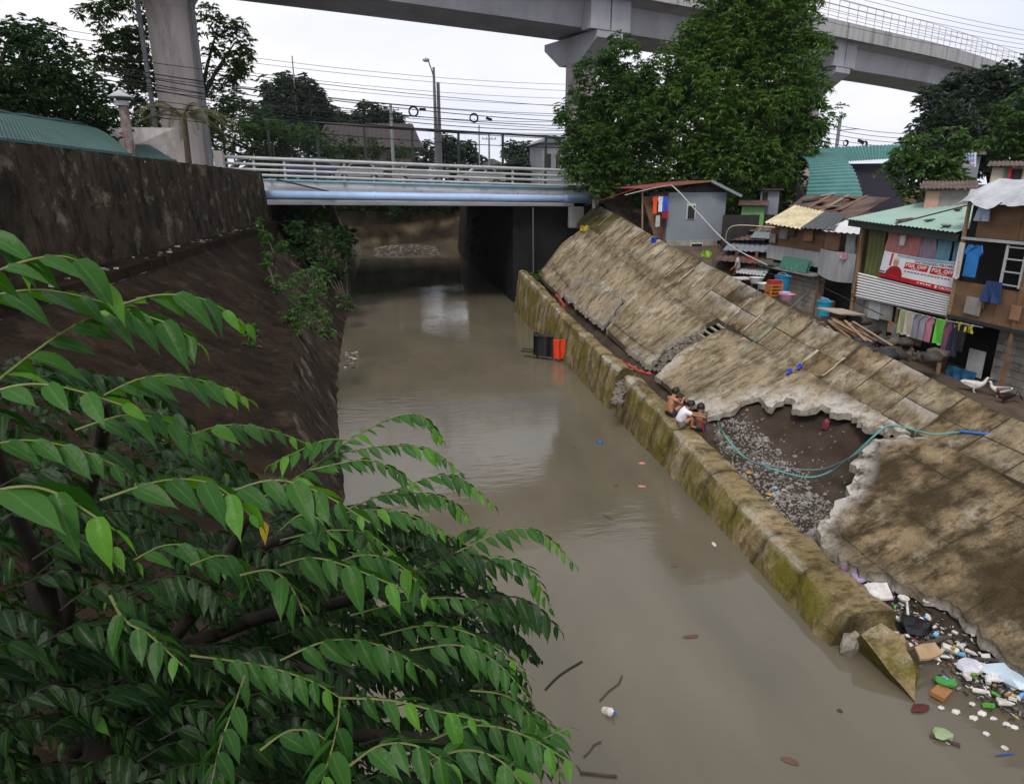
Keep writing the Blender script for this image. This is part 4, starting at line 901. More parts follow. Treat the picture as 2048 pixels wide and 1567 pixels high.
btext('CALTEX', .82, .06, .075, .16, WT, .008, .02, 0)
bpoly([(.785+(.024 if k % 2 == 0 else .01)*math.cos(1.571+k*.628), .098+(.085 if k % 2 == 0 else .035)*math.sin(1.571+k*.628)) for k in range(10)], .008, 'printed_star', WT)
# --- plywood shack at the right edge
h5 = thing('shack', 'tall brown plywood shack with silver tarpaulin roof at the right edge', 'house', (17, 14, 2.2))
for ya, yb in ((16.4, 15.05), (15.03, 13.7), (13.68, 11.5)): board(h5, 'plywood_panel', M['ply'], 15.8, ya, yb, 3.98, 4.95-.02*(16.4-ya))
for ya, yb in ((16.2, 14.9), (14.88, 13.2), (13.18, 11.5)): board(h5, 'upper_panel', M['ply'], 15.9, ya, yb, 6.16, 6.98)
MB().bar((15.75, 16.45, 6.12), (15.75, 11.5, 6.12), .07, .07).build('beam', M['pmetal'], h5); MB().bar((15.75, 16.45, 3.95), (15.75, 11.5, 3.95), .06, .09).build('beam', M['dark'], h5)
for y in (16.45, 14.35, 12): MB().bar((15.78, y, 2.1), (15.78, y, 7.1), .075).build('post', M['timber'] if y > 16 else M['ply'], h5)
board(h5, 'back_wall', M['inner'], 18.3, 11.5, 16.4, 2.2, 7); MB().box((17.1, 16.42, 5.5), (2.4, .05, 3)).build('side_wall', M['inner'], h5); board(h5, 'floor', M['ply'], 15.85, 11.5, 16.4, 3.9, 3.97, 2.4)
wf_ = link('window', MB().bar((15.77, 15.0, 5.0), (15.77, 15.0, 6.05), .05).bar((15.77, 14.45, 5.0), (15.77, 14.45, 6.05), .05).mesh('window'), M['pmetal'], h5)
for z in (5.05, 5.38, 5.7, 6.0): link('bar', MB().bar((15.77, 15.0, z), (15.77, 14.45, z), .035).mesh('bar'), M['pmetal'], wf_)
tp = MB(); tp.grid(lambda u, v: (15.5+3*v, 16.6-5.2*u, 7.02+.62*math.sin(min(1, v*2.2)*1.57)+.12*fbm(u*5, v*3, 0, 1.3)+(-.2*fbm(u*9, 2) if v == 0 else 0)), 26, 10)
tp.build('tarpaulin_roof', M['tarp'], h5, smooth=True, recalc=False)
block_wall(h5, 16.35, 11.6, 15.3, 2.0, 3.9)
board(h5, 'white_door', flat('door_white', (.5, .5, .5)), 16.2, 15.95, 15.42, 2.35, 3.1); board(h5, 'lower_back', M['inner'], 16.9, 15.3, 16.5, 2.0, 3.9)
# --- cream roofed shack, plywood above, blocks below
h3 = thing('shack', 'shack with cream corrugated roof, plywood upper wall and block lower wall', 'house', (18.5, 26, 2.4))
board(h3, 'plywood_wall', M['ply'], 17.5, 25.0, 29.0, 4.88, 5.75); board(h3, 'metal_strip', M['pmetal'], 17.46, 25.0, 29.05, 4.3, 4.9)
MB().box((17.35, 26.9, 4.0), (.7, 4.0, .07)).build('ledge', M['cement'], h3); block_wall(h3, 17.6, 24.95, 27.6, 2.2, 3.95)
board(h3, 'doorway', M['inner'], 17.9, 27.6, 28.9, 2.2, 3.95); MB().bar((17.6, 28.9, 2.2), (17.6, 28.9, 5.8), .12).build('post', M['ply'], h3); MB().bar((17.6, 27.65, 2.2), (17.6, 27.65, 3.95), .1).build('post', M['timber'], h3)
cv = MB(); cv.grid(lambda u, v: (17.35-.25*math.sin(u*math.pi), 24.95-2.9*u, 4.08+1.0*v-.12*math.sin(u*3.14)*(1-v)), 14, 2); cv.grid(lambda u, v: (17.37-.25*math.sin(u*math.pi), 24.95-2.9*u, 4.08+1.0*v-.12*math.sin(u*3.14)*(1-v)), 14, 2)
cv.build('curved_sheet', M['pmetal'], h3, recalc=False)
board(h3, 'plywood_leaf', M['ply2'], 17.42, 24.85, 23.95, 5.08, 5.8); board(h3, 'plywood_leaf', M['ply2'], 17.42, 22.9, 22.1, 5.0, 5.75)
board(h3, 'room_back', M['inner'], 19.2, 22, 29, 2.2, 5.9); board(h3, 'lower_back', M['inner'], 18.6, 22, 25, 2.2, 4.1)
for y in (24.95, 22.05): MB().bar((17.45, y, 2.2), (17.45, y, 5.9), .09).build('post', M['ply'], h3)
board(h3, 'lower_panel', M['cement'], 17.5, 22.0, 22.75, 2.2, 4.0); board(h3, 'lower_panel', M['block'], 17.2, 21.2, 22.3, 2.0, 3.3)
def roofq(px4, X0, X1): return [onx(*px4[0], X0), onx(*px4[1], X0), onx(*px4[2], X1), onx(*px4[3], X1)]
corr(*roofq([(1528, 445), (1602, 458), (1652, 424), (1590, 410)], 16.9, 19), 9, .03).build('cream_roof_sheet', M['cream'], h3, recalc=False)
corr(*roofq([(1600, 456), (1668, 460), (1692, 428), (1650, 422)], 16.95, 19), 7, .025).build('dark_roof_sheet', M['blackroof'], h3, recalc=False)
corr(*roofq([(1645, 462), (1744, 470), (1742, 452), (1692, 440)], 16.9, 18.2), 8, .02).build('white_awning', flat('awning_white', (.62, .62, .62)), h3, recalc=False)
q = roofq([(1560, 428), (1700, 440), (1782, 396), (1612, 388)], 19, 22.5)
for k in range(4):
    s0, s1 = k/4, (k+1)/4; dz = Vector((0, 0, .02*(k % 2)))
    corr(q[0].lerp(q[1], s0)+dz, q[0].lerp(q[1], s1)+dz, q[3].lerp(q[2], s1)+dz, q[3].lerp(q[2], s0)+dz, 8, .02).build('rusty_roof_sheet', M['rust'], h3, recalc=False)
for k in range(3):
    a = q[0].lerp(q[1], .3+.2*k); b = q[3].lerp(q[2], .35+.2*k); MB().bar(a+Vector((0, 0, .06)), b+Vector((0, 0, .06)), .18, .04).build('roof_batten', M['timber'] if k == 1 else M['ply'], h3)
bs = Vector((17.35, 26.3, 4.05))
mt_ = MB(); mt_.grid(lambda u, v: (17.05+.12*v, 27.25-1.95*u, 4.05+.52*v+.02*math.sin(u*9)), 8, 4); mt_.grid(lambda u, v: (17.17+.12*v, 27.25-1.95*u, 4.05+.52*v), 8, 4)
tag(mt_.build('mattress', mat('green_floral', (.05, .16, .12), (.07, .2, .15), 8, .8, speck=(.35, .5, .42), spscale=9)), 'green floral mattress leaning on the ledge of the cream roofed shack', 'mattress')
bm_ = MB(); bm_.box((17.2, 28.3, 4.12), (.7, 1.2, .12), (0, .1, 0)); tag(bm_.build('awning_board', flat('green_board', (.09, .15, .12))), 'flat dark green board lying on the ledge left of the floral mattress', 'board')
drape('curtain', 'pale green lace curtain in the window above the curved metal sheet', 'curtain', 17.44, 23.6, 23.05, 4.95, 5.75, flat('lace_cloth', (.42, .5, .48)), 4)
garment('towel', 'small pink cloth hanging below the lace curtain', (17.05, 23.1, 4.85), .3, .25, flat('pink_rag', (.6, .3, .42)))
garment('towel', 'white towel hanging by the block wall doorway', (17.3, 27.55, 3.1), .25, .7, M['white_cloth'])
garment('trousers', 'dark blue jeans hanging by the block wall doorway', (17.3, 27.2, 3.3), .3, .5, flat('navy_cloth', (.02, .03, .07)))
# --- low rusty lean-to with a red curtain
h2 = thing('lean_to', 'low dark lean-to with layered rusty roof sheets beside the grey metal shack', 'shed', (18.5, 31.5, 2.8))
for px4, x0, x1, mt_ in (([(1430, 520), (1545, 530), (1552, 498), (1452, 492)], 16.8, 19, 'rust'), ([(1445, 500), (1540, 505), (1548, 478), (1470, 470)], 17.5, 20, 'gmetal'), ([(1440, 480), (1530, 480), (1535, 455), (1460, 452)], 18.5, 21.5, 'rust'), ([(1470, 545), (1530, 552), (1545, 528), (1490, 524)], 16.5, 17.6, 'pmetal')):
    corr(*roofq(px4, x0, x1), 9, .025).build('roof_sheet', M[mt_], h2, recalc=False)
board(h2, 'back_wall', M['inner'], 19.3, 29.1, 35, 2.6, 4.9)
for y in (29.3, 31.2, 33.5): MB().bar((17.1, y, 2.6), (17.1, y, 4.6), .08).build('post', M['ply'], h2)
MB().box((19.5, 34.6, 5.2), (3, .08, 1.6)).build('side_wall', M['inner'], h2)
for px4, x0, x1, mt_ in (([(1452, 462), (1560, 462), (1575, 436), (1480, 432)], 19.5, 22, 'rust'), ([(1470, 440), (1540, 444), (1590, 424), (1520, 418)], 21, 23.5, 'blackroof'), ([(1500, 475), (1548, 478), (1560, 458), (1515, 456)], 18.6, 20, 'gmetal')):
    corr(*roofq(px4, x0, x1), 9, .025).build('roof_sheet', M[mt_], h2, recalc=False)
drape('red_cloth', 'bright red cloth hung as a wall in the dark lean-to', 'cloth', 17.3, 30.6, 29.7, 2.9, 4.3, flat('scarlet_cloth', (.45, .01, .02)), 3)
jk = random.Random(12)
for k in range(13):
    y0 = 30.6+k*.42; hh = jk.uniform(1.0, 2.0); MB().box((20.3+jk.uniform(-.2, .3), y0, 3.0+hh/2+.04*k), (.04, jk.uniform(.35, .6), hh), (jk.uniform(-.08, .08), jk.uniform(-.12, .12), 0)).build('patch_sheet', M[jk.choice(('rust', 'gmetal', 'ply', 'pmetal', 'blackroof'))], h2)
for hs, X_, y0, y1, z0, z1, n_ in ((h4, 16.05, 16.7, 20.8, 2.4, 3.6, 5), (h3, 17.35, 22.1, 24.8, 2.3, 3.8, 4), (h5, 15.77, 13.9, 16.2, 4.05, 4.8, 3), (h3, 17.42, 25.2, 28.8, 4.4, 5.6, 4)):
    for k in range(n_):
        y = jk.uniform(y0, y1); z = jk.uniform(z0, z1); MB().box((X_-.02-.012*k, y, z), (.02, jk.uniform(.25, .7), jk.uniform(.2, .5)), (jk.uniform(-.06, .06), 0, 0)).build('patch_sheet', M[jk.choice(('rust', 'ply', 'ply2', 'pmetal', 'cement', 'blackroof'))], hs)
rz_ = lambda s_, t_: ea.lerp(eb_, s_).lerp(ra.lerp(rb_, s_), t_)+Vector((0, 0, .07))
for k in range(5):
    a_ = rz_(jk.uniform(.05, .9), jk.uniform(.1, .9)); MB().box(a_, (jk.uniform(.2, .6), jk.uniform(.1, .5), .04), (0, .15, jk.uniform(0, 3))).build('roof_weight', M[jk.choice(('ply', 'block', 'rust'))], h4)
for k in range(9):
    a_ = q[0].lerp(q[1], jk.random()).lerp(q[3].lerp(q[2], jk.random()), jk.random())+Vector((0, 0, .09)); MB().box(a_, (jk.uniform(.3, .9), jk.uniform(.2, .7), .04), (0, .2, jk.uniform(0, 3))).build('roof_patch', M[jk.choice(('rust', 'ply', 'gmetal', 'blackroof', 'pmetal'))], h3)
# --- grey metal box shack with red roof
h1 = thing('shack', 'grey sheet metal box shack with a low red gable roof near the bridge', 'house', (17, 37, 4))
MB().box((17.1, 37.3, 5.85), (3.4, 2.7, 2.6)).build('metal_wall', M['gmetal'], h1)
MB().box((16.95, 37.2, 4.0), (3.0, 2.6, 1.2)).build('block_base', M['block'], h1)
w1 = link('window', MB().box((16.75, 35.93, 6.15), (.52, .06, .85)).mesh('window'), flat('window_frame', (.55, .56, .56)), h1); link('pane', MB().box((16.75, 35.9, 6.1), (.4, .05, .68)).mesh('pane'), M['black'], w1)
w1 = link('window', MB().box((17.2, 35.86, 4.25), (.75, .05, .42)).mesh('window'), M['window_frame'], h1); link('pane', MB().box((17.2, 35.83, 4.25), (.62, .05, .3)).mesh('pane'), M['black'], w1)
pk0, pk1 = Vector((17.6, 35.5, 7.75)), Vector((17.2, 38.9, 7.75))
corr(Vector((13.6, 35.4, 7.36)), Vector((13.3, 38.9, 7.36)), pk1, pk0, 12, .02).build('roof_sheet', M['redroof'], h1, recalc=False)
corr(pk0, pk1, Vector((19.3, 38.9, 6.95)), Vector((19.4, 35.4, 6.95)), 12, .02).build('roof_sheet', M['gmetal'], h1, recalc=False)
MB().bar(pk0, (19.4, 35.4, 6.95), .08, .14).build('barge_board', M['gmetal'], h1); MB().bar(pk0, (13.6, 35.4, 7.36), .06, .1).build('barge_board', M['ply'], h1)
MB().add([(15.4, 35.96, 7.15), (18.8, 35.96, 7.15), (17.6, 35.96, 7.7)], [(0, 1, 2)]).build('gable', M['inner'], h1)
MB().quad((13.9, 36.0, 6.9), (14.9, 35.9, 4.3), (15.4, 36.3, 4.3), (15.38, 36.3, 7.1), .05).build('plywood_side', M['ply'], h1)
MB().bar((14.05, 36, 4.2), (13.9, 36, 7.3), .07).build('post', M['timber'], h1)
for i, (kd, lb, cc) in enumerate((('shirt', 'orange shirt on the line beside the grey metal shack', (.75, .09, .02)), ('shirt', 'white shirt on the line beside the grey metal shack', (.7, .7, .72)), ('trousers', 'bright blue trousers on the line beside the grey metal shack', (.03, .08, .55)), ('towel', 'dark red cloth hanging below the shirts at the grey metal shack', (.3, .01, .03)))):
    x = (14.55, 14.85, 15.12, 15.15)[i]; garment(kd, lb, (x, 35.72-.02*i, (6.05, 6.15, 6.15, 5.8)[i]), .34, (.9, .8, .8, .4)[i], flat('cloth_%d' % i, cc), axis='x')
garment('towel', 'pale rag hanging under the orange shirt at the grey metal shack', (14.75, 35.7, 5.35), .22, .6, flat('pale_rag', (.45, .48, .5)), axis='x')
# --- buildings behind
bq = thing('market_building', 'curved teal quonset roof building behind the rusty roofs', 'building', (30, 42, 2.5))
A, B_, C_, D_ = atd(1572, 318, 46), atd(1612, 302, 52), atd(1726, 392, 44), atd(1612, 394, 40)
m = MB()
def qf(u, v, o=0):
    p = A.lerp(B_, u).lerp(D_.lerp(C_, u), v); n_ = (B_-A).cross(D_-A).normalized(); n_ = n_ if n_.z > 0 else -n_
    return p+n_*(1.0*math.sin(v*math.pi)+.05*math.sin(v*24*6.28)+o)
m.grid(qf, 4, 144); m.build('curved_roof', M['teal'], bq, recalc=False)
MB().prism([A+Vector((0, 0, -.1)), D_+Vector((0, 0, -.1)), Vector((D_.x, D_.y, 2.4)), Vector((A.x, A.y, 2.4))], (.3, .3, 0)).build('end_wall', M['inner'], bq)
bt = thing('market_hall', 'long teal roofed hall with blue and maroon front behind the small tree', 'building', (36, 46, 2.4))
q = [atd(1640, 326, 50), atd(1800, 316, 50), atd(1812, 288, 55), atd(1604, 297, 55)]
corr(*q, 30, .04).build('roof_sheet', M['teal'], bt, recalc=False)
a, b = q[0], q[1]
def wallseg(name, s0, s1, z0, z1, mt, o=.6):
    d = Vector((b.x-a.x, b.y-a.y, 0)).normalized(); n_ = Vector((-d.y, d.x, 0)); n_ = n_ if n_.y > 0 else -n_
    p0 = a.lerp(b, s0)+n_*o; p1 = a.lerp(b, s1)+n_*o
    MB().prism([(p0.x, p0.y, z0), (p1.x, p1.y, z0), (p1.x, p1.y, z1), (p0.x, p0.y, z1)], n_*.1).build(name, mt, bt)
wallseg('blue_wall', -.05, .45, 2.4, q[0].z-.05, flat('blue_wall', (.015, .04, .11))); wallseg('dark_wall', .45, 1.15, 2.4, q[0].z-.05, flat('dim_wall', (.03, .03, .05)))
wallseg('maroon_fence', .2, 1.15, 2.4, 5.3, flat('maroon', (.10, .02, .025)), .2)
for k in range(22): wallseg('paling', .22+k*.042, .23+k*.042, 2.4, 5.4, flat('maroon_light', (.16, .035, .04)), .05)
def far_box(name, label, px0, py0, px1, py1, d, mt, depth=2.5, cat='building', zb=2.3):
    t = thing(name, label, cat, atd((px0+px1)/2, py1, d)); p = [atd(px0, py0, d), atd(px1, py0, d)]
    dd = (p[1]-p[0]); dd.z = 0; dd.normalize(); n_ = Vector((-dd.y, dd.x, 0)); n_ = n_ if n_.y > 0 else -n_
    MB().prism([(p[0].x, p[0].y, zb), (p[1].x, p[1].y, zb), p[1], p[0]], n_*depth).build('wall', mt, t)
    pm = [p[0]-dd*.2-n_*.3+Vector((0, 0, .05)), p[1]+dd*.2-n_*.3+Vector((0, 0, .05)), p[1]+dd*.2+n_*depth+Vector((0, 0, .3)), p[0]-dd*.2+n_*depth+Vector((0, 0, .3))]
    corr(*pm, 14, .02).build('roof_sheet', M['rust'], t, recalc=False)
    def on(u0, u1, v0, v1, name, m_, o=.03):
        P_ = lambda u, v: p[0].lerp(p[1], u)+Vector((0, 0, (v-1)*(py1-py0)*d/1420))-n_*o
        MB().prism([P_(u0, v0), P_(u1, v0), P_(u1, v1), P_(u0, v1)], n_*(o*.9)).build(name, m_, t)
    t_on = on; return t, on
t, on = far_box('far_house', 'grey far house with a white sign on its front under the big hazy tree', 1925, 312, 1962, 375, 40, M['gmetal'])
on(.1, .35, .2, .7, 'window', M['inner']); on(0, 1, .0, .18, 'railing_panel', flat('red_white_slats', (.45, .2, .2)))
sg = MB(); sp = [atd(1905, 307, 38.5), atd(1953, 305, 38.5), atd(1952, 334, 38.5), atd(1908, 330, 38.5)]; sg.prism(sp, (0.04, .08, 0))
so = tag(sg.build('shop_sign', flat('sign_white', (.62, .68, .74))), 'white sign board with faded blue lettering on the far grey house', 'sign')
for k, (v0, v1, cc) in enumerate(((.1, .3, (.12, .2, .5)), (.42, .62, (.15, .25, .55)), (.78, .92, (.5, .2, .2)))):
    P_ = lambda u, v: sp[0].lerp(sp[1], u).lerp(sp[3].lerp(sp[2], u), v)-Vector((.02, .04, 0))
    for j in range(7): MB().quad(P_(.1+j*.12, v0), P_(.19+j*.12, v0), P_(.18+j*.12, v1), P_(.1+j*.12, v1)).build('lettering', flat('sign_ink_%d' % k, cc), so)
t, on = far_box('far_house', 'far house with cream wall between green and red posts at the right edge', 1985, 335, 2090, 372, 33, flat('cream_wall', (.5, .43, .33)))
on(.26, .3, -.3, 1.1, 'green_post', flat('green_post', (.02, .14, .08)), .1); on(.33, .39, -.3, 1.1, 'red_post', flat('red_post', (.4, .02, .04)), .1); on(.39, .6, -.3, .95, 'doorway', M['inner'])
t, on = far_box('far_house', 'low far house with peach and grey wall right behind the mint roof', 1852, 380, 1942, 410, 27, flat('grey_wall', (.25, .24, .22)))
on(.02, .33, -.5, .92, 'peach_panel', flat('peach', (.5, .3, .22))); 
pn = MB().prism([atd(1942, 378, 24), atd(1956, 378, 24), atd(1950, 403, 24), atd(1932, 402, 24)], (.03, .05, 0)); tag(pn.build('plastic_board', flat('panel_white', (.62, .66, .7))), 'small white board leaning above the mint roof', 'board')
t, on = far_box('far_shed', 'small grey shed with blue roof edge left of the teal quonset roof', 1522, 382, 1560, 425, 42, M['gmetal'], cat='shed'); on(.1, .4, .5, .95, 'window', M['inner'])
t, on = far_box('far_shed', 'bright green wall panel shed under the mango tree', 1484, 412, 1530, 450, 40, flat('bright_green', (.14, .3, .1)), cat='shed')
# ------------------------------------------------------------------ left bank buildings
lr = thing('green_roof_building', 'dark green corrugated roof over the top of the left retaining wall', 'building', (-14, 26, 7.9))
e0, e1, r1, r0_ = onx(-60, 268, -9.6), onx(262, 308, -9.2), onx(170, 252, -12.5), onx(-60, 220, -12.5)
m = MB()
def rf(u, v):
    p = e0.lerp(e1, u).lerp(r0_.lerp(r1, u), v); return p+Vector((0, 0, .25*math.sin(v*3.14)+.025*math.sin(u*46*6.28)))
m.grid(rf, 184, 6); m.build('roof_sheet', M['dkgreen'], lr, recalc=False)
MB().tube([rf(k/10, 1)+Vector((0, 0, .06)) for k in range(11)], .08, 6).build('ridge_cap', M['dkgreen'], lr)
MB().bar(e0-Vector((0, 0, .06)), e1-Vector((0, 0, .06)), .1, .14).build('gutter', flat('gutter_green', (.03, .1, .09)), lr)
MB().prism([e0-Vector((.6, 0, .1)), e1-Vector((.6, 0, .1)), Vector((e1.x-.6, e1.y, 7.6)), Vector((e0.x-.6, e0.y, 7.6))], (-.1, 0, 0)).build('wall', M['ply'], lr)
lr2 = thing('green_roof_building', 'small low dark green roof in front of the white tarpaulin panel', 'building', (-8.6, 36, 8))
q = [atd(268, 318, 36), atd(352, 322, 38), atd(300, 290, 40), atd(270, 288, 39)]
corr(*q, 10, .03).build('roof_sheet', M['dkgreen'], lr2, recalc=False); MB().bar(q[0], q[1], .1, .12).build('gutter', M['gutter_green'], lr2)
tpn = MB(); q = [atd(178, 253, 40), atd(350, 256, 41), atd(354, 310, 41), atd(250, 300, 40)]
tpn.prism(q, (0, .06, 0)); o = tag(tpn.build('white_tarpaulin', mat('dirty_white_tarpaulin', (.52, .5, .48), (.4, .36, .32), 1.5, .6, .2, 4, (2, 1, 1), stain=(.22, .15, .1), sscale=1.2)), 'dirty white tarpaulin panel standing behind the chimney', 'panel')
ch = thing('chimney_pipe', 'rusty metal chimney with a conical cap above the left wall', 'chimney', atd(262, 318, 31))
c0, c1 = atd(264, 325, 31), atd(246, 210, 31); MB().tube([c0, c1], [.17, .17], 12).build('flue', mat('rusty_flue', (.16, .10, .08), (.1, .06, .05), 5, .7, stain=(.4, .38, .37), sscale=3), ch)
cc = atd(243, 208, 31); MB().lathe(cc, [(.24, -.06), (.26, .1), (.02, .12)], 14).build('collar', M['pmetal'], ch); MB().lathe(cc+Vector((0, 0, .22)), [(.42, 0), (.42, .03), (.03, .27)], 14).build('cap', M['pmetal'], ch)
lb = MB(); p = atd(8, 190, 34); lb.prism([atd(-20, 150, 36), atd(12, 165, 36), atd(34, 222, 36), atd(-20, 222, 36)], (-.5, 2, 0)); tag(lb.build('concrete_ramp_wall', M['column']), 'pale streaked concrete wall end at the far left above the green roof', 'wall')
gp = MB(); p = ony(437, 310, 43.2); gp.box((p.x, 43.2, 8.3), (.5, .4, 2.2)); tag(gp.build('gate_post', M['column'], bevel=.04), 'weathered concrete post at the left end of the guard rail', 'post')
# ------------------------------------------------------------------ things beyond the bridge
fh = thing('far_house', 'brown roofed house hidden among the trees beyond the bridge', 'building', (-8, 95, 7.7))
a, b = atd(650, 300, 96), atd(830, 300, 96); MB().prism([(a.x, a.y, 7.6), (b.x, b.y, 7.6), b+Vector((0, 0, .4)), a+Vector((0, 0, .4))], (0, 6, 0)).build('wall', flat('dull_wall', (.10, .088, .08)), fh)
corr(a+Vector((-1, -1, .3)), b+Vector((1, -1, .3)), b+Vector((0, 4, 3.6)), a+Vector((0, 4, 3.6)), 20, .05).build('roof_sheet', flat('brown_roof', (.035, .022, .021)), fh, recalc=False)
for s_ in (.2, .45, .7): p = a.lerp(b, s_); MB().box((p.x, p.y-.05, 9.4), (1.4, .08, 1.2)).build('window', M['inner'], fh)
for (x0, x1, y0, d, lb) in ((1085, 1130, 272, 95, 'dark gabled building beside the mango tree beyond the bridge'), (960, 1010, 318, 130, 'small pale far house low on the skyline right of the street lamp'), (840, 880, 322, 140, 'small pale far house low on the skyline left of the street lamp')):
    t = thing('far_house', lb, 'building', atd((x0+x1)/2, 340, d)); a, b = atd(x0, y0+14, d), atd(x1, y0+14, d); mt_ = flat('far_grey_wall', (.2, .22, .24)) if d < 100 else flat('far_pale_wall', (.4, .38, .36))
    MB().prism([(a.x, a.y, 7.5), (b.x, b.y, 7.5), b, a], (0, 8, 0)).build('wall', mt_, t)
    MB().prism([a+Vector((-.6, -.5, 0)), b+Vector((.6, -.5, 0)), a.lerp(b, .5)+Vector((0, -.5, 14*d/1420))], (0, 9, 0)).build('roof', flat('far_roof', (.12, .13, .14)), t)
    for s_ in (.3, .7): p = a.lerp(b, s_); MB().box((p.x, p.y-.03, (p.z+7.5)/2+.4), ((b-a).length*.18, .08, (p.z-7.5)*.35)).build('window', M['inner'], t)
# vehicles passing behind the guard rail
def car(label, x, y, col, L_=4.3, h=1.5, dirn=1, van=False):
    zr = bz(x, 7.9, 7.3)+.02; t = thing('car' if not van else 'van', label, 'car' if not van else 'van', (x, y, zr), 'vehicles on the bridge')
    side = [(-.5, .3), (-.5, .62), (-.46, .68), (-.34, .72), (-.24, .98), (-.15, 1), (.16, 1), (.27, .72), (.44, .64), (.5, .55), (.5, .3)] if not van else [(-.5, .25), (-.5, .9), (-.46, 1), (.2, 1), (.36, .62), (.48, .52), (.5, .25)]
    MB().prism([(x+dirn*a*L_, y-.8, zr+b*h) for a, b in side], (0, 1.6, 0)).build('body', flat('paint_%s' % label[:6].strip().replace(' ', '_'), col, .3), t)
    MB().prism([(x+dirn*a*L_, y-.812, zr+b*h) for a, b in ([(-.3, .74), (-.225, .93), (.14, .93), (.22, .74)] if not van else [(-.44, .62), (-.44, .88), (.18, .88), (.3, .64)])], (0, 1.624, 0)).build('window', M['black'], t)
    for s_ in (-.31, .31):
        for yy in (-.72, .72):
            wh = link('wheel', MB().tube([(x+s_*L_, y+yy-.1, zr+.32), (x+s_*L_, y+yy+.1, zr+.32)], .32, 14).mesh('wheel'), M['black'], t)
            link('rim', MB().tube([(x+s_*L_, y+yy-.11, zr+.32), (x+s_*L_, y+yy+.11, zr+.32)], .17, 10).mesh('rim'), M['pmetal'], wh)
car('silver sedan crossing the bridge behind the middle of the guard rail', 3.2, BY+12, (.5, .5, .52)); car('white hatchback crossing the bridge left of the silver sedan', -1.6, BY+15, (.62, .62, .64), 3.8, 1.5, -1)
car('dark blue van crossing the bridge near its left end', -5.2, BY+17, (.05, .07, .16), 4.4, 1.85, 1, True); car('white sedan crossing the bridge right of the silver sedan', 8.3, BY+15, (.6, .6, .6), 4.1, 1.45, -1)
# ------------------------------------------------------------------ poles, lamp and cables
sl_ = thing('street_lamp', 'tall pale street lamp on a pole beyond the bridge', 'street lamp', (8, 58, 7.5))
pb, pt = atd(874, 318, 60), atd(864, 132, 60); pb.z = 7.4; pt.x = pb.x-.05; pt.y = pb.y
MB().tube([pb, pt], [.2, .1], 10).build('pole', M['pole'], sl_); arm_end = atd(852, 120, 60)
MB().tube([pt-Vector((0, 0, .8)), pt+Vector((-.2, 0, -.1)), arm_end+Vector((.15, 0, .02))], .05, 6).build('arm', M['pole'], sl_)
MB().ico(arm_end, .3, (1, .6, .55), 0, 2).build('lamp_head', flat('lamp_pale', (.55, .58, .6)), sl_)
def upole(label, px, pyt, d, r=.16, cross=True, zb=7.5, lean=0):
    pt = atd(px, pyt, d); t = thing('utility_pole', label, 'utility pole', (pt.x+lean, pt.y, zb), 'utility poles'); MB().tube([(pt.x+lean, pt.y, zb), pt], [r, r*.75], 8).build('pole', M['pole'], t)
    if cross:
        MB().bar(pt+Vector((-.9, 0, -.6)), pt+Vector((.9, 0, -.6)), .1).build('crossarm', M['pole'], t)
        for s_ in (-.8, -.3, .3, .8): MB().lathe(pt+Vector((s_, 0, -.55)), [(.05, 0), (.07, .1), (.03, .2)], 8).build('insulator', M['pmetal'], t)
    return pt
upole('grey utility pole close beside the street lamp', 876, 165, 61, .18, False); upole('pale utility pole in front of the domed far tree', 781, 208, 80, .2)
upole('thin aerial mast above the round far tree', 584, 112, 118, .12, False); upole('short utility pole right of the street lamp beyond the bridge', 978, 268, 90, .14); upole('thin pole near the mango tree beyond the bridge', 958, 250, 110, .12, False)
upole('tall slim pole rising past the right side of the mango tree', 1636, -60, 50, .14, False, 5); t_ = upole('utility pole with a sidearm above the teal roofs', 1681, 235, 60, .16, False, 3)
MB().bar(t_+Vector((0, 0, -.9)), t_+Vector((2.0, .4, -.75)), .06).build('sidearm', M['pole'], [o for o in bpy.data.objects if o.get('label') == 'utility pole with a sidearm above the teal roofs'][0])
def cable(px, d0, d1, r=.018, sag=.3, label='black power cable sagging across the sky above the bridge', group='power cables above the bridge', n=14, name='power_cable', mt=None):
    P_ = [atd(*px[0], d0), atd(*px[-1], d1)]; pts = []
    if len(px) == 2:
        for k in range(n+1): t = k/n; p = P_[0].lerp(P_[1], t); pts.append(p-Vector((0, 0, sag*4*t*(1-t))))
    else:
        ds = [lerp(d0, d1, k/(len(px)-1)) for k in range(len(px))]; pts = smooth_path([tuple(atd(*q, d)) for q, d in zip(px, ds)], 5)
    return tag(MB().tube(pts, r, 5).build(name, mt or M['wire']), label, 'cable', group)
rc = random.Random(4)
for k in range(9):
    y0 = 92+k*14+rc.uniform(-4, 4); y1 = 205+k*9+rc.uniform(-6, 6); cable([(-60, y0-16), (1180, y1+16)], 44+rc.uniform(-2, 2), 60, .02 if k < 6 else .026, rc.uniform(.3, .9))
for k in range(4):
    y0 = 28+k*17; cable([(-60, y0), (1200, 170+k*14)], 58, 78, .018, rc.uniform(.4, 1))
for k in range(4): cable([(200, 130+k*9), (1180, 245+k*8)], 46, 58, .028, .5+.15*k)
for k in range(7):
    cable([(1560, -60+k*13+rc.uniform(-3, 3)), (2100, 70+k*9)], 52, 70, .014, .3, 'thin cable running along the viaduct at the top right', 'thin cables at the top right')
for k in range(6): cable([(1600, 232+k*10), (1840, 268+k*9)], 55, 64, .02, .3, 'black cable above the teal roofs right of the mango tree', 'cables above the teal roofs')
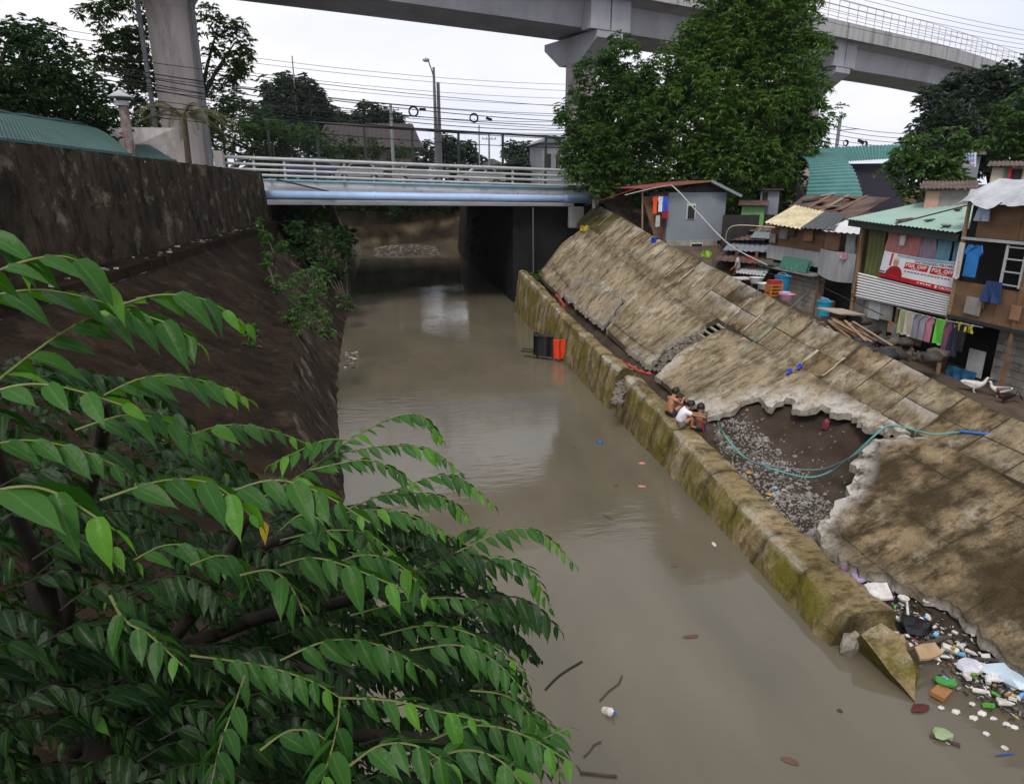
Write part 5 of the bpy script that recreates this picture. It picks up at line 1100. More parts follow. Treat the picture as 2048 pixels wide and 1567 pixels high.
def coil(px, py, d, r, label):
    c = atd(px, py, d); m = MB()
    for q in range(4):
        ro = r*(1-.07*q); pts = [c+Vector((math.cos(a*.5236)*ro, .03*q, math.sin(a*.5236)*ro)) for a in range(13)]; m.tube(pts, .028, 5)
    tag(m.build('cable_coil', M['wire']), label, 'cable coil')
for a in ((827, 223, 56, .38, 'coil of black cable left of the street lamp'), (948, 236, 57, .35, 'thin coil of cable right of the street lamp'), (1692, 286, 57, .2, 'coil of cable above the teal roof beside the pole'), (1730, 288, 57, .2, 'coil of cable furthest right above the teal roof'), (1637, 286, 54, .3, 'coil of cable against the edge of the mango tree')): coil(*a)
for px, py, d, lb in ((845, 219, 56, 'black splice box left of the street lamp'), (978, 238, 57, 'black splice box right of the street lamp'), (1722, 283, 57, 'black splice box between two coils above the teal roof')):
    tag(MB().box(atd(px, py, d), (.5, .15, .2), (0, .3 if px > 900 else 0, 0)).build('splice_box', M['wire'], bevel=.03), lb, 'splice box')
# grey conduit swooping from the red roof to the lean-to, hose at the shacks
cable([(1250, 390), (1330, 372), (1352, 378), (1400, 430), (1460, 490), (1535, 530)], 37, 30, .028, label='pale grey conduit swooping down from the red roofed shack', group=None, name='conduit', mt=flat('grey_conduit', (.42, .41, .38)))
cable([(1170, 410), (1215, 396), (1270, 378)], 42, 37, .02, label='red cord tied from the bridge pipe to the red roof', group=None, name='cord', mt=flat('red_cord', (.35, .05, .05)))
cable([(1450, 485), (1465, 452), (1550, 455)], 30, 29, .02, label='cream pipe elbow above the lean-to roof', group=None, name='conduit', mt=flat('cream_pipe', (.5, .44, .3)))
cable([(1525, 545), (1620, 565), (1700, 600), (1765, 630)], 28, 23, .015, label='slack cable strung below the cream roofed shack', group=None, name='cable')
MB_ = MB(); MB_.bar(ony(1066, 415, 43.4), onz(1066, 545, 2.0)+Vector((0, -.1, 0)), .06); tag(MB_.build('rain_pipe', flat('grey_pipe', (.16, .17, .19))), 'thin grey pipe dropping from the bridge to the toe wall', 'pipe')
# ------------------------------------------------------------------ people: one skinned body each
def skin_mesh(name, V, E, rad, sub=2):
    me = bpy.data.meshes.new(name); me.from_pydata(V, E, []); ob = bpy.data.objects.new(name, me); COL.objects.link(ob)
    md = ob.modifiers.new('skin', 'SKIN'); md.use_smooth_shade = True
    sv = me.skin_vertices[0].data
    for i, r in enumerate(rad): sv[i].radius = (r, r) if not isinstance(r, tuple) else r
    sv[0].use_root = True
    ob.modifiers.new('sub', 'SUBSURF').levels = sub
    dg = bpy.context.evaluated_depsgraph_get(); dg.update()
    m2 = bpy.data.meshes.new_from_object(ob.evaluated_get(dg)); bpy.data.objects.remove(ob); m2.name = name
    return m2
SK = [flat('skin_tan', (.40, .19, .10), .55, .85), flat('skin_brown', (.26, .11, .06), .55, .85), flat('skin_dark', (.20, .085, .05), .55, .85)]
HAIR = flat('black_hair', (.012, .010, .009), .5)
def person(label, loc, face, J, size, skin, garments, hands=True):
    """J: joints in metres for a figure about 1.3 m tall, x forward, y left, z up from the ground"""
    t = thing('person', label, 'person', loc)
    mw = Matrix.Translation(Vector(loc)) @ Matrix.Rotation(face, 4, 'Z') @ Matrix.Scale(size, 4)
    names = list(J); idx = {n: i for i, n in enumerate(names)}
    rad = dict(pelvis=.088, spine=.078, chest=.09, neck=.042, head=.075, crown=.082, hipL=.066, hipR=.066, kneeL=.046, kneeR=.046, ankL=.027, ankR=.027, toeL=.024, toeR=.024, shL=.045, shR=.045, elL=.031, elR=.031, wrL=.021, wrR=.021, haL=.023, haR=.023)
    E_ = [('pelvis', 'spine'), ('spine', 'chest'), ('chest', 'neck'), ('neck', 'head'), ('head', 'crown')]
    for s in 'LR': E_ += [('pelvis', 'hip'+s), ('hip'+s, 'knee'+s), ('knee'+s, 'ank'+s), ('ank'+s, 'toe'+s), ('chest', 'sh'+s), ('sh'+s, 'el'+s), ('el'+s, 'wr'+s), ('wr'+s, 'ha'+s)]
    V = [Vector(J[n]) for n in names]; rr = [rad[n] for n in names]; ee = [(idx[a], idx[b]) for a, b in E_]
    if hands:
        for s in 'LR':
            h = Vector(J['ha'+s]); d = (h-Vector(J['wr'+s])).normalized(); u = d.cross(Vector((0, 0, 1))); u = (u if u.length > .1 else Vector((0, 1, 0))).normalized()
            for k, (o_, l_) in enumerate(((-.026, .045), (-.010, .055), (.008, .052), (.024, .040), (.036, .012))):
                b = h+u*o_+d*(.012 if k < 4 else -.01); V += [b, b+d*l_*.6+Vector((0, 0, -.008)), b+d*l_+Vector((0, 0, -.03))]; n = len(V)
                if k == 4: V[-2] = b+u*.025+d*.015; V[-1] = b+u*.035+d*.035+Vector((0, 0, -.01))
                rr += [.0085, .008, .0065]; ee += [(idx['ha'+s], n-3), (n-3, n-2), (n-2, n-1)]
    me = skin_mesh('body', V, ee, rr); me.transform(mw); link('body', me, skin, t)
    hd = Vector(J['crown']); up = (hd-Vector(J['neck'])).normalized(); fw = Vector((1, 0, 0)); fw = (fw-up*fw.dot(up)).normalized(); sd_ = up.cross(fw)
    m = MB(); rows = 7; cols = 14
    def hf(u, v):
        a = u*2*math.pi; lo_ = -.75+1.25/(1+math.exp(-14*(math.cos(a)-.35))); el2 = lo_+v*(1.5708-lo_)
        r_ = .095*(1+.07*math.sin(a*5+v*7)); q = hd+sd_*math.sin(a)*math.cos(el2)*r_*.92+fw*(math.cos(a)*math.cos(el2)*r_*1.02-.006)+up*(math.sin(el2)*r_*1.06+.005)
        return mw @ q
    m.grid(hf, cols, rows); m.build('hair', HAIR, t, smooth=True, recalc=True)
    f = MB()
    for s_ in (-1, 1): f.ico(mw @ (hd+fw*.084+sd_*s_*.03-up*.012), .010*size, (1, 1, 1), 0, 1)
    f.build('eyes', M['black'], t); f = MB(); f.ico(mw @ (hd+fw*.09-up*.03), .014*size, (1, .8, 1.2), 0, 1)
    for s_ in (-1, 1): f.ico(mw @ (hd+sd_*s_*.09-up*.02-fw*.005), .018*size, (.6, .5, 1), 0, 1)
    f.build('nose_and_ears', skin, t); f = MB(); f.box(mw @ (hd+fw*.078-up*.058), (.02*size, .03*size, .008*size)); f.build('mouth', flat('lip', (.25, .07, .06)), t)
    for gname, pts, ed, gr, mt_ in garments:
        g_ = skin_mesh(gname, [Vector(p) for p in pts], ed, gr); g_.transform(mw); link(gname, g_, mt_, t)
    return t
def shorts(J, k=.55, name='shorts', mt_=None):
    P_ = [J['pelvis'], tuple(Vector(J['pelvis']).lerp(Vector(J['spine']), .35))]; ed = [(0, 1)]; r_ = [.098, .09]
    for s in 'LR':
        n = len(P_); P_ += [J['hip'+s], tuple(Vector(J['hip'+s]).lerp(Vector(J['knee'+s]), k))]; ed += [(0, n), (n, n+1)]; r_ += [.078, .07]
    return (name, P_, ed, r_, mt_)
def shirt(J, mt_, fat=1.):
    P_ = [tuple(Vector(J['pelvis'])+Vector((0, 0, .01))), J['spine'], J['chest'], tuple(Vector(J['chest']).lerp(Vector(J['neck']), .55))]; ed = [(0, 1), (1, 2), (2, 3)]; r_ = [.115*fat, .105*fat, .11*fat, .06]
    for s in 'LR':
        n = len(P_); P_ += [J['sh'+s], tuple(Vector(J['sh'+s]).lerp(Vector(J['el'+s]), .75))]; ed += [(2, n), (n, n+1)]; r_ += [.062, .056]
    return ('shirt', P_, ed, r_, mt_)
def sym(**k):
    J = {}
    for n, v in k.items():
        if isinstance(v, dict): J[n+'L'] = v['L']; J[n+'R'] = v['R']
        elif n in ('hip', 'knee', 'ank', 'toe', 'sh', 'el', 'wr', 'ha'): J[n+'L'] = v; J[n+'R'] = (v[0], -v[1], v[2])
        else: J[n] = v
    return J
sitA = sym(pelvis=(0, 0, .10), spine=(.02, 0, .25), chest=(.07, 0, .40), neck=(.11, 0, .505), head=(.14, 0, .555), crown=(.16, 0, .61), hip=(.02, .075, .09), knee=(.25, .12, .30), ank=(.22, .10, .05), toe=(.33, .11, .025), sh=(.07, .135, .455), el={'L': (.20, .17, .30), 'R': (.22, -.15, .32)}, wr={'L': (.33, .10, .36), 'R': (.36, -.05, .40)}, ha={'L': (.37, .08, .37), 'R': (.40, -.04, .42)})
sitB = sym(pelvis=(0, 0, .10), spine=(.03, 0, .23), chest=(.11, 0, .36), neck=(.165, 0, .45), head=(.20, 0, .495), crown=(.23, 0, .545), hip=(.02, .075, .09), knee=(.27, .09, .27), ank=(.26, .08, .05), toe=(.37, .09, .025), sh=(.11, .13, .41), el={'L': (.26, .15, .30), 'R': (.29, -.13, .33)}, wr={'L': (.41, .10, .30), 'R': (.46, -.12, .31)}, ha={'L': (.46, .09, .30), 'R': (.51, -.12, .30)})
def floor_at(px, py):
    p = onsurf(px, py, lambda x, y: tz(y)+.01); return Vector((p.x, p.y, tz(p.y)+.0))
# faces are given as directions in plan: 0 = +X (up the bank), pi/2 = upstream to the bridge
pA = floor_at(1338, 833); pB = floor_at(1358, 853); pC = floor_at(1394, 858)
pC = onz(1396, 866, .86)
person('bare backed child in dark trunks sitting hunched on the toe wall, furthest of the three', pA, R(20), sitA, 1.22, SK[0], [shorts(sitA, .45, 'trunks', flat('navy_trunks', (.012, .014, .03)))])
person('child in a white T-shirt squatting on the toe wall between two bare backed children', pB, R(-12), sitB, 1.22, SK[0], [shirt(sitB, flat('white_tshirt', (.78, .78, .84), .8, .95), 1.12), shorts(sitB, .5, 'shorts', flat('grey_shorts', (.12, .11, .10)))])
person('dark bare backed child in blue shorts crouching at the mouth of the dirt hollow', pC, R(60), sitB, 1.25, SK[2], [shorts(sitB, .6, 'shorts', flat('blue_shorts', (.012, .018, .06)))])
stand = sym(pelvis=(0, 0, .68), spine=(0, 0, .84), chest=(.01, 0, 1.02), neck=(.02, 0, 1.15), head=(.03, 0, 1.20), crown=(.045, 0, 1.26), hip=(0, .075, .64), knee=(.03, .085, .36), ank=(0, .085, .06), toe=(.12, .095, .025), sh=(.0, .145, 1.1), el=(.03, .19, .88), wr=(.16, .16, .74), ha=(.2, .15, .7))
pD = ony(1471, 575, 30.3); pD.z = 2.75
person('person in a pale grey shirt standing by the lean-to, seen over the wall', pD, R(150), stand, 1.28, SK[1], [shirt(stand, flat('grey_shirt', (.42, .42, .46)), 1.1), shorts(stand, .8, 'shorts', flat('dark_shorts', (.03, .03, .04)))])
rdp = MB().tube([onz(1403, 842, 1.35), onz(1409, 872, .85)], .022, 6); tag(rdp.build('painted_stick', flat('red_paint', (.5, .03, .02))), 'red stick leaning beside the dark crouching child', 'stick')
# ------------------------------------------------------------------ birds in the yard
def bird(name, label, p, face, L_, body, beak, cat, dark=None, neck=1.):
    t = thing(name, label, cat, p); mw = Matrix.Translation(Vector(p)) @ Matrix.Rotation(face, 4, 'Z') @ Matrix.Scale(L_/.5, 4)
    V = [(-.02, 0, .17), (.12, 0, .18), (.18, 0, .23), (.2, 0, .30*neck), (.215, 0, .34*neck), (.25, 0, .345*neck), (-.16, 0, .19), (-.26, 0, .23)]; E_ = [(0, 1), (1, 2), (2, 3), (3, 4), (4, 5), (0, 6), (6, 7)]
    for s in (-1, 1):
        n = len(V); V += [(.0, s*.04, .10), (.01, s*.045, .0+.01), (.05, s*.05, .008)]; E_ += [(0, n), (n, n+1), (n+1, n+2)]
    r_ = [(.085, .08), (.07, .065), .042, .028, .032, .022, .06, .02]+[.02, .009, .012]*2
    me = skin_mesh('body', [Vector(v) for v in V], E_, r_); me.transform(mw); link('body', me, body, t)
    MB().add([mw @ Vector(q) for q in ((.262, -.014, .345*neck), (.262, .014, .345*neck), (.31, 0, .335*neck), (.262, 0, .36*neck))], [(0, 1, 2), (1, 3, 2), (3, 0, 2), (0, 3, 1)]).build('bill', flat('bill_'+name, beak), t)
    for s in (-1, 1):
        m = MB(); m.grid(lambda u, v: mw @ Vector((.10-.30*u, s*(.078-.03*u+.012*math.sin(v*3)), .24-.11*v*(1-.6*u)+.02*u)), 6, 4); m.build('wing', dark or body, t, smooth=True)
    if name == 'rooster':
        m = MB()
        for k in range(5): m.tube([mw @ Vector((-.24, 0, .22)), mw @ Vector((-.33, .02*(k-2), .33-.02*k)), mw @ Vector((-.40, .03*(k-2), .22-.03*k))], .015, 5)
        m.build('tail', M['black'], t); MB().ico(mw @ Vector((.225, 0, .385*neck)), .03*L_/.5, (1.2, .4, 1), .2, 1).build('comb', flat('comb_red', (.5, .02, .02)), t)
WD = flat('duck_white', (.72, .70, .66), .8)
def yard(px, py): return onsurf(px, py, yard_z)
bird('duck', 'white duck standing in the yard by the blue sheet, left of the two', (15.35, 14.75, yard_z(15.35, 14.75)), R(-35), .62, WD, (.6, .3, .08), 'duck')
bird('duck', 'white and grey duck standing in the yard nearest the block wall', (15.6, 14.2, yard_z(15.6, 14.2)), R(150), .55, WD, (.6, .3, .08), 'duck', flat('duck_grey', (.2, .18, .17)))
bird('rooster', 'dark rooster scratching the yard soil at the right edge', yard(2008, 806), R(170), .5, flat('rooster_dark', (.05, .012, .01)), (.4, .3, .1), 'rooster', M['black'], .95)
# ------------------------------------------------------------------ yard clutter
def bucket(label, p, r, h, mt_, cat='bucket', name='bucket'):
    t = thing(name, label, cat, p); MB().lathe(p, [(r*.78, 0), (r*.98, h*.9), (r*1.08, h*.92), (r*1.08, h), (r*.92, h), (r*.7, .03)], 16).build('body', mt_, t)
    MB().tube([Vector(p)+Vector((0, r*1.05*math.cos(a*.52), h+.35*r*math.sin(a*.52))) for a in range(7)], .012, 5).build('handle', M['pmetal'], t); return t
BL = flat('bucket_blue', (.02, .25, .5), .4); 
bucket('light blue bucket standing before the dark doorway of the curved sheet', (15.9, 22.2, 2.9), .26, .55, flat('bucket_cyan', (.03, .32, .5), .4))
bucket('deep blue bucket on the rubble under the hanging clothes', yard(1856, 698)+Vector((0, 0, .1)), .2, .42, flat('bucket_deep', (.01, .08, .4), .4))
bucket('sky blue tub beside the orange crate on the wall top', ony(1562, 588, 24.6), .3, .75, BL, 'tub', 'tub')
cr_ = thing('crate', 'orange plastic crate on the wall top beside the blue tub', 'crate', ony(1546, 594, 24.2)); p0 = ony(1546, 592, 24.2); OR = flat('crate_orange', (.55, .17, .02), .5)
for k in range(4): MB().box(p0+Vector((0, 0, .06+k*.13)), (.5, .4, .05)).build('slat_ring', OR, cr_)
for sx in (-1, 1):
    for sy in (-1, 1): MB().box(p0+Vector((sx*.23, sy*.18, .25)), (.06, .06, .5)).build('corner_post', OR, cr_)
MB().box(p0+Vector((0, 0, .55)), (.46, .36, .16)).build('load', flat('crate_load', (.35, .03, .03)), cr_)
for k, (px, py, Y, w_, cc, lb) in enumerate(((1532, 578, 25.2, .35, (.65, .65, .65), 'white tub left of the orange crate'), (1573, 600, 23.4, .3, (.55, .3, .42), 'pink basin on the wall top right of the orange crate'), (1568, 596, 23.8, .22, (.6, .5, .58), 'pale basin stacked behind the pink basin'), (1512, 566, 26.2, .3, (.62, .62, .62), 'white basin beside the person in grey'))):
    p = ony(px, py, Y); tag(MB().lathe(p, [(w_*.7, 0), (w_, .22), (w_*1.06, .24), (w_*.94, .24), (w_*.6, .03)], 14).build('basin', flat('basin_%d' % k, cc, .45)), lb, 'basin')
tb = thing('table', 'low white table with oddments by the person in grey', 'table', ony(1490, 575, 28.8)); p = ony(1492, 556, 28.8)
MB().box(p, (1.1, .7, .05)).build('tabletop', flat('table_white', (.6, .6, .6)), tb)
for sx in (-.5, .5):
    for sy in (-.3, .3): MB().bar(p+Vector((sx, sy, -.9)), p+Vector((sx, sy, 0)), .05).build('leg', M['table_white'], tb)
rl_ = random.Random(9)
for k in range(14):
    a = onsurf(1640+rl_.uniform(-5, 40), 634+rl_.uniform(-5, 12), lambda x, y: zC(y)+.1); d = Vector((rl_.uniform(-.5, .5), -1.0-rl_.random()*.9, 0)); a.x = 13.5+rl_.uniform(0, .9); a.y = 18.6+rl_.uniform(-.5, .5); a.z = max(yard_z(a.x, a.y), zC(a.y)-.3)+.25+k*.022
    tag(MB().bar(a, a+d+Vector((0, 0, -.32)), rl_.uniform(.04, .10), .022).build('timber_plank', M['timber']), 'sawn plank in the timber pile on the wall top', 'plank', 'planks in the timber pile')
tag(MB().box((14.3, 19.1, zC(19)+.25), (1.1, .9, .04), (.05, .1, .2)).build('plywood_sheet', flat('pale_ply', (.42, .34, .27))), 'pale plywood sheet lying beside the timber pile', 'board')
LC = [('towel', 'pale green towel', (.35, .42, .22)), ('towel', 'cream striped towel', (.5, .45, .36)), ('shirt', 'grey checked shirt', (.25, .25, .3)), ('shirt', 'charcoal and white striped shirt', (.3, .3, .34)), ('shirt', 'pink shirt', (.5, .2, .26)), ('towel', 'bright lime green cloth', (.12, .5, .06)), ('shirt', 'plum coloured shirt', (.2, .07, .12)), ('trousers', 'dark navy trousers', (.02, .02, .05)), ('shirt', 'black shirt', (.015, .015, .018))]
for k, (kd, lb, cc) in enumerate(LC):
    y = 18.05-k*.26-(.15 if k > 4 else 0); hh = .75 if k not in (6, 7) else .95
    garment(kd, lb+' on the line under the two shacks', (15.72, y, 3.82-hh), .34, hh, flat('laundry_%d' % k, cc), name='laundry_'+kd)
tag(MB().tube([(15.72, 18.4, 3.84), (15.72, 16.8, 3.8), (15.72, 15.2, 3.86)], .012, 5).build('clothes_line', M['pmetal']), 'pale clothes line under the two shacks', 'clothes line')
drape('yellow_rag', 'yellow rag hung under the floor of the plywood shack', 'rag', 15.74, 16.1, 15.5, 3.62, 3.86, flat('yellow_rag', (.45, .38, .03)), 3)
garment('shirt', 'blue polo shirt hanging in the opening of the plywood shack', (15.7, 15.95, 5.12), .62, .85, flat('polo_blue', (.02, .18, .5)))
garment('trousers', 'dark blue jeans shorts draped over the plywood panel', (15.66, 15.1, 4.55), .55, .55, flat('denim', (.02, .05, .15)))
garment('trousers', 'pale blue shorts hanging high under the tarpaulin roof', (15.7, 15.9, 6.6), .42, .36, flat('pale_denim', (.32, .4, .5)))
garment('towel', 'white striped cloth hanging beside the blue polo shirt', (15.68, 16.35, 5.0), .14, 1.0, flat('striped_cloth', (.55, .5, .48)))
drape('blue_sheet', 'blue plastic sheet at the foot of the white door', 'sheet', 15.95, 16.3, 15.3, 2.2, 2.55, flat('blue_plastic', (.02, .12, .25)), 3)
# debris heap along the crest below the shacks
jr = random.Random(21); hp = MB()
for k in range(420):
    y = jr.uniform(16.2, 19.6); x = jr.uniform(13.4, 15.3); z = max(yard_z(x, y), zC(y)-.35)+jr.uniform(-.02, .22)*max(0, 1-(x-13.4)/1.9)
    hp.ico((x, y, z), jr.uniform(.03, .11), (1, 1.2, .6), .35, 1, (jr.random()*3, jr.random()*3, 0))
tag(hp.build('rubble_heap', mat('soil_rubble', (.12, .095, .07), (.06, .047, .036), 5, .95, speck=(.3, .28, .25), spscale=6)), 'heap of rubble and soil along the wall top below the shacks', 'rubble', kind='stuff')
for k in range(16):
    x = jr.uniform(13.5, 15.2); y = jr.uniform(15.5, 19.6); z = max(yard_z(x, y), zC(y)-.3)+.2
    tag(MB().ico((x, y, z), jr.uniform(.14, .3), (1.2, 1, .6), .3, 2).build('junk_bag', flat('junk_%d' % (k % 4), ((.02, .02, .02), (.05, .04, .035), (.11, .09, .07), (.03, .03, .04))[k % 4]), smooth=True), 'dark sagging bundle in the junk along the wall top', 'bundle', 'dark bundles along the wall top')
# ------------------------------------------------------------------ loose stones in the hollow and cracks
st = MB(); n = 0
while n < 2400:
    x, y = jr.uniform(8.2, 11.6), jr.uniform(11.2, 18.4)
    if not inside((x, y), HOLE): n += .02; continue
    z = earth_z(x, y); k = jr.random()
    if (earth_z(x+.25, y)-z > .14 or x > 10.1+.3*jr.random()) and jr.random() < .93: n += .02; continue
    st.ico((x, y, z+.01), jr.uniform(.012, .034) if k < .95 else jr.uniform(.04, .10), (1, 1, .7), .35, 1 if k > .9 else 0 or 1, (jr.random()*3, 0, 0)); n += 1
tag(st.build('hollow_gravel', M['gravel']), 'grey gravel and rubble spilled in the dirt hollow', 'gravel', kind='stuff')
st = MB()
for k in range(260):
    t = jr.random()
    if k < 130: p = onsurf(lerp(1310, 1400, t)+jr.uniform(-12, 12), lerp(735, 672, t)+jr.uniform(-8, 8), lambda x, y: zlow(x, y)-.16)
    else: p = onsurf(lerp(1232, 1262, t)+jr.uniform(-10, 10), lerp(800, 735, t)+jr.uniform(-10, 10), lambda x, y: 1.0)
    st.ico(p, jr.uniform(.03, .14), (1, 1, .7), .35, 1)
tag(st.build('crack_rubble', M['stone']), 'rubble filling the cracks between the broken slabs', 'rubble', kind='stuff')
st = MB()
for k in range(300):
    y = jr.uniform(21, 40); x = 8.5+jr.uniform(0, .5); st.ico((x, y, min(earth_z(x, y), tz(y))+.02), jr.uniform(.02, .09), (1, 1, .6), .4, 1)
tag(st.build('channel_rubble', M['stone']), 'rubble and litter in the gap behind the far toe wall', 'rubble', kind='stuff')
for k, (px, py, r_) in enumerate(((1340, 745, 0), (1505, 912, .14), (1440, 880, .16), (1995, 1068, .13), (1700, 1290, .22), (1247, 788, .2), (1228, 776, .17))):
    if r_: p = onsurf(px, py, lambda x, y: max(earth_z(x, y), 0.1) if x < 12 else 0); tag(MB().ico(p, r_, (1.2, 1, .7), .22, 2, (k, k*2, 0)).build('boulder', M['stone'] if k != 4 else M['fracture']), ('', 'tan stone on the gravel of the hollow', 'brown stone below the crouching child', 'pale stone lying high on the near slab', 'grey broken lump where the toe wall ends', 'pale broken block in the toe wall gap', 'smaller broken block in the toe wall gap, nearer the water')[k], 'stone')
for k in range(26):
    p = onsurf(jr.uniform(1440, 1730), jr.uniform(800, 850), lambda x, y: zlow(x, y)-.12)
    # rebar ends poking out of the undercut edge
bars = [(1424, 829, 1410, 842), (1438, 824, 1430, 836), (1652, 806, 1650, 830), (1500, 782, 1494, 800), (1745, 850, 1752, 866), (1340, 690, 1322, 716), (1352, 688, 1338, 712), (1362, 684, 1352, 706), (1330, 700, 1318, 724)]
for a in bars:
    p = onsurf(a[0], a[1], lambda x, y: zlow(x, y)-.1); q = onsurf(a[2], a[3], lambda x, y: zlow(x, y)-.35)
    tag(MB().tube([p, q], .012, 5).build('rebar', M['rust']), 'bent rusty reinforcing bar sticking out of a broken slab edge', 'rebar', 'reinforcing bars at the slab edges')
# slippers
for k, (px, py, a, lb) in enumerate(((1578, 747, .5, 'blue slipper on the pale slab, nearer the water'), (1598, 737, .7, 'blue slipper on the pale slab, higher up the slope'))):
    p = onsurf(px, py, zlow)+Vector((0, 0, .05)); t = thing('slipper', lb, 'slipper', p); SB = flat('slipper_blue', (.02, .05, .45), .5)
    rot = Matrix.Rotation(a, 3, 'Z') @ Matrix.Rotation(-.45, 3, 'Y')
    ol = [(math.cos(q*.524)*.15*(1 if math.cos(q*.524) > 0 else .95), math.sin(q*.524)*.06*(1.15 if math.cos(q*.524) > 0 else .85)) for q in range(12)]
    MB().prism([p+rot @ Vector((x, y, 0)) for x, y in ol], rot @ Vector((0, 0, .03))).build('sole', SB, t); MB().tube([p+rot @ Vector((x, y, z)) for x, y, z in ((-.02, .06, .03), (.04, .03, .06), (.09, 0, .04), (.04, -.03, .06), (-.02, -.06, .03))], .014, 5).build('strap', SB, t)
# teal hoses over the hollow
def hose(px, zs, r, mt_, label):
    pts = smooth_path([tuple(onz(a, b, z)) for (a, b), z in zip(px, zs)], 5); tag(MB().tube(pts, r, 6).build('hose', mt_), label, 'hose')
TE = flat('teal_hose', (.10, .33, .30), .45)
hose([(1438, 838), (1448, 868), (1490, 915), (1560, 942), (1620, 954), (1665, 940), (1708, 908), (1752, 868), (1782, 850), (1830, 860), (1870, 868), (1920, 864), (1996, 867)], [1.5, 1.0, .75, .62, .62, .8, 1.45, 2.0, 2.1, 2.12, 2.14, 2.2, 2.3], .022, TE, 'teal hose looping across the dirt hollow')
hose([(1452, 872), (1500, 920), (1570, 935), (1640, 938), (1700, 915), (1745, 880)], [.95, .75, .7, .75, 1.35, 1.95], .016, flat('grey_hose', (.16, .22, .26)), 'thin grey hose beside the teal one in the hollow')
hose([(1920, 862), (1960, 866), (1998, 868)], [2.24, 2.3, 2.34], .03, flat('blue_hose', (.03, .15, .5)), 'short blue pipe at the right end of the teal hose')
hose([(1615, 584), (1500, 690), (1490, 660)][:2]+[(1478, 705)], [3.5, 2.9, 2.7], .012, TE, 'thin teal cord running down the upper wall')
# orange and black clothes with poles at the toe wall
ow = thing('raft', 'dark tarpaulin bundle on floating poles against the toe wall', 'raft', onz(1090, 715, 0)); p = onz(1098, 718, 0)
for k, (a, b) in enumerate((((1042, 700), (1110, 706)), ((1048, 710), (1105, 716)), ((1046, 696), (1095, 700)))): MB().tube([onz(*a, .06), onz(*b, .1)], .05, 7).build('pole', M['bark'], ow)
m = MB(); c = onz(1095, 716, 0)
m.grid(lambda u, v: (c.x-.55+.8*u, c.y-.1+.12*math.sin(u*9), .02+1.05*v*(1-.1*u)+.04*math.sin(u*7)), 14, 6); m.grid(lambda u, v: (c.x-.55+.8*u, c.y+.5+.12*math.sin(u*9), .02+1.05*v*(1-.1*u)+.04*math.sin(u*7)), 14, 6); m.grid(lambda u, v: (c.x-.55+.8*u, c.y-.1+.6*v, 1.04-.05*u), 6, 4)
m.build('black_sheet', flat('black_sheet', (.018, .019, .022), .6), ow, smooth=True)
c2 = onz(1117, 716, .1); drape('orange_jacket', 'bright orange jacket hung beside the black tarpaulin at the water', 'jacket', 0, 0, 1, 0, 1, flat('orange_cloth', (.75, .07, .02), .6), 2).location
oj = [o for o in bpy.data.objects if o.name == 'orange_jacket'][0]; bpy.data.objects.remove(oj)
m = MB(); m.grid(lambda u, v: (c2.x-.28+.56*u, c2.y-.25+.09*math.sin(u*12+v), .12+.85*v+.03*math.sin(u*9)), 14, 6); m.grid(lambda u, v: (c2.x-.28+.56*u, c2.y-.1+.05*math.sin(u*12+v), .12+.85*v+.03*math.sin(u*9)), 14, 6); m.grid(lambda u, v: (c2.x-.28+.56*u, c2.y-.25+.15*v, .96), 4, 2)
tag(m.build('jacket', M['orange_cloth'], smooth=True), 'bright orange jacket hung beside the black tarpaulin at the water', 'jacket')
rg = smooth_path([tuple(onsurf(a, b, lambda x, y: 1.25)) for a, b in ((1238, 720), (1262, 733), (1280, 742), (1303, 748))], 5); tag(MB().tube(rg, [.05+.03*math.sin(k*2) for k in range(len(rg))], 6).build('rag', flat('red_rag', (.4, .05, .03))), 'twisted red rag in the crack behind the toe wall', 'rag')
rg = smooth_path([tuple(onsurf(a, b, lambda x, y: 1.75)) for a, b in ((1112, 590), (1122, 602), (1128, 612))], 4); tag(MB().tube(rg, [.06+.03*math.sin(k*2) for k in range(len(rg))], 6).build('rag', M['red_rag']), 'small red rag behind the far toe wall', 'rag')
for k, (px, py, Y, w_, h_, cc, lb, nm, ct) in enumerate(((1170, 457, 40, .55, .3, (.55, .38, .03), 'yellow rag at the top of the wall by the bridge', 'rag', 'rag'), (1152, 425, 43, .9, 1.3, (.32, .31, .29), 'pale concrete stub under the right end of the blue pipe', 'concrete_stub', 'concrete stub'), (1310, 482, 32, .35, .3, (.02, .06, .4), 'blue cloth on the crest below the grey metal shack', 'rag', 'rag'), (1190, 412, 42, .3, .9, (.6, .62, .64), 'white cloth tied to the blue pipe', 'rag', 'rag'), (1255, 480, 40, .9, .3, (.02, .14, .5), 'blue tarpaulin scrap behind the wall near the bridge', 'tarpaulin', 'tarpaulin'), (1412, 508, 31, .4, .25, (.3, .55, .05), 'lime green basin beside the low window', 'basin', 'basin'))):
    p = ony(px, py, Y)
    if nm == 'concrete_stub': o = MB().box(p+Vector((0, 0, -.3)), (w_, .6, h_)).build(nm, flat('clut_%d' % k, cc), bevel=.05)
    else:
        m = MB(); m.grid(lambda u, v: p+Vector(((u-.5)*w_, -.12+.1*math.sin(u*8+v*3), (v-.5)*h_+.05*math.sin(u*11))), 10, 6); m.grid(lambda u, v: p+Vector(((u-.5)*w_, .05+.05*math.sin(u*8+v*3), (v-.5)*h_+.05*math.sin(u*11))), 10, 6); o = m.build(nm, flat('clut_%d' % k, cc), smooth=True)
    tag(o, lb, ct)
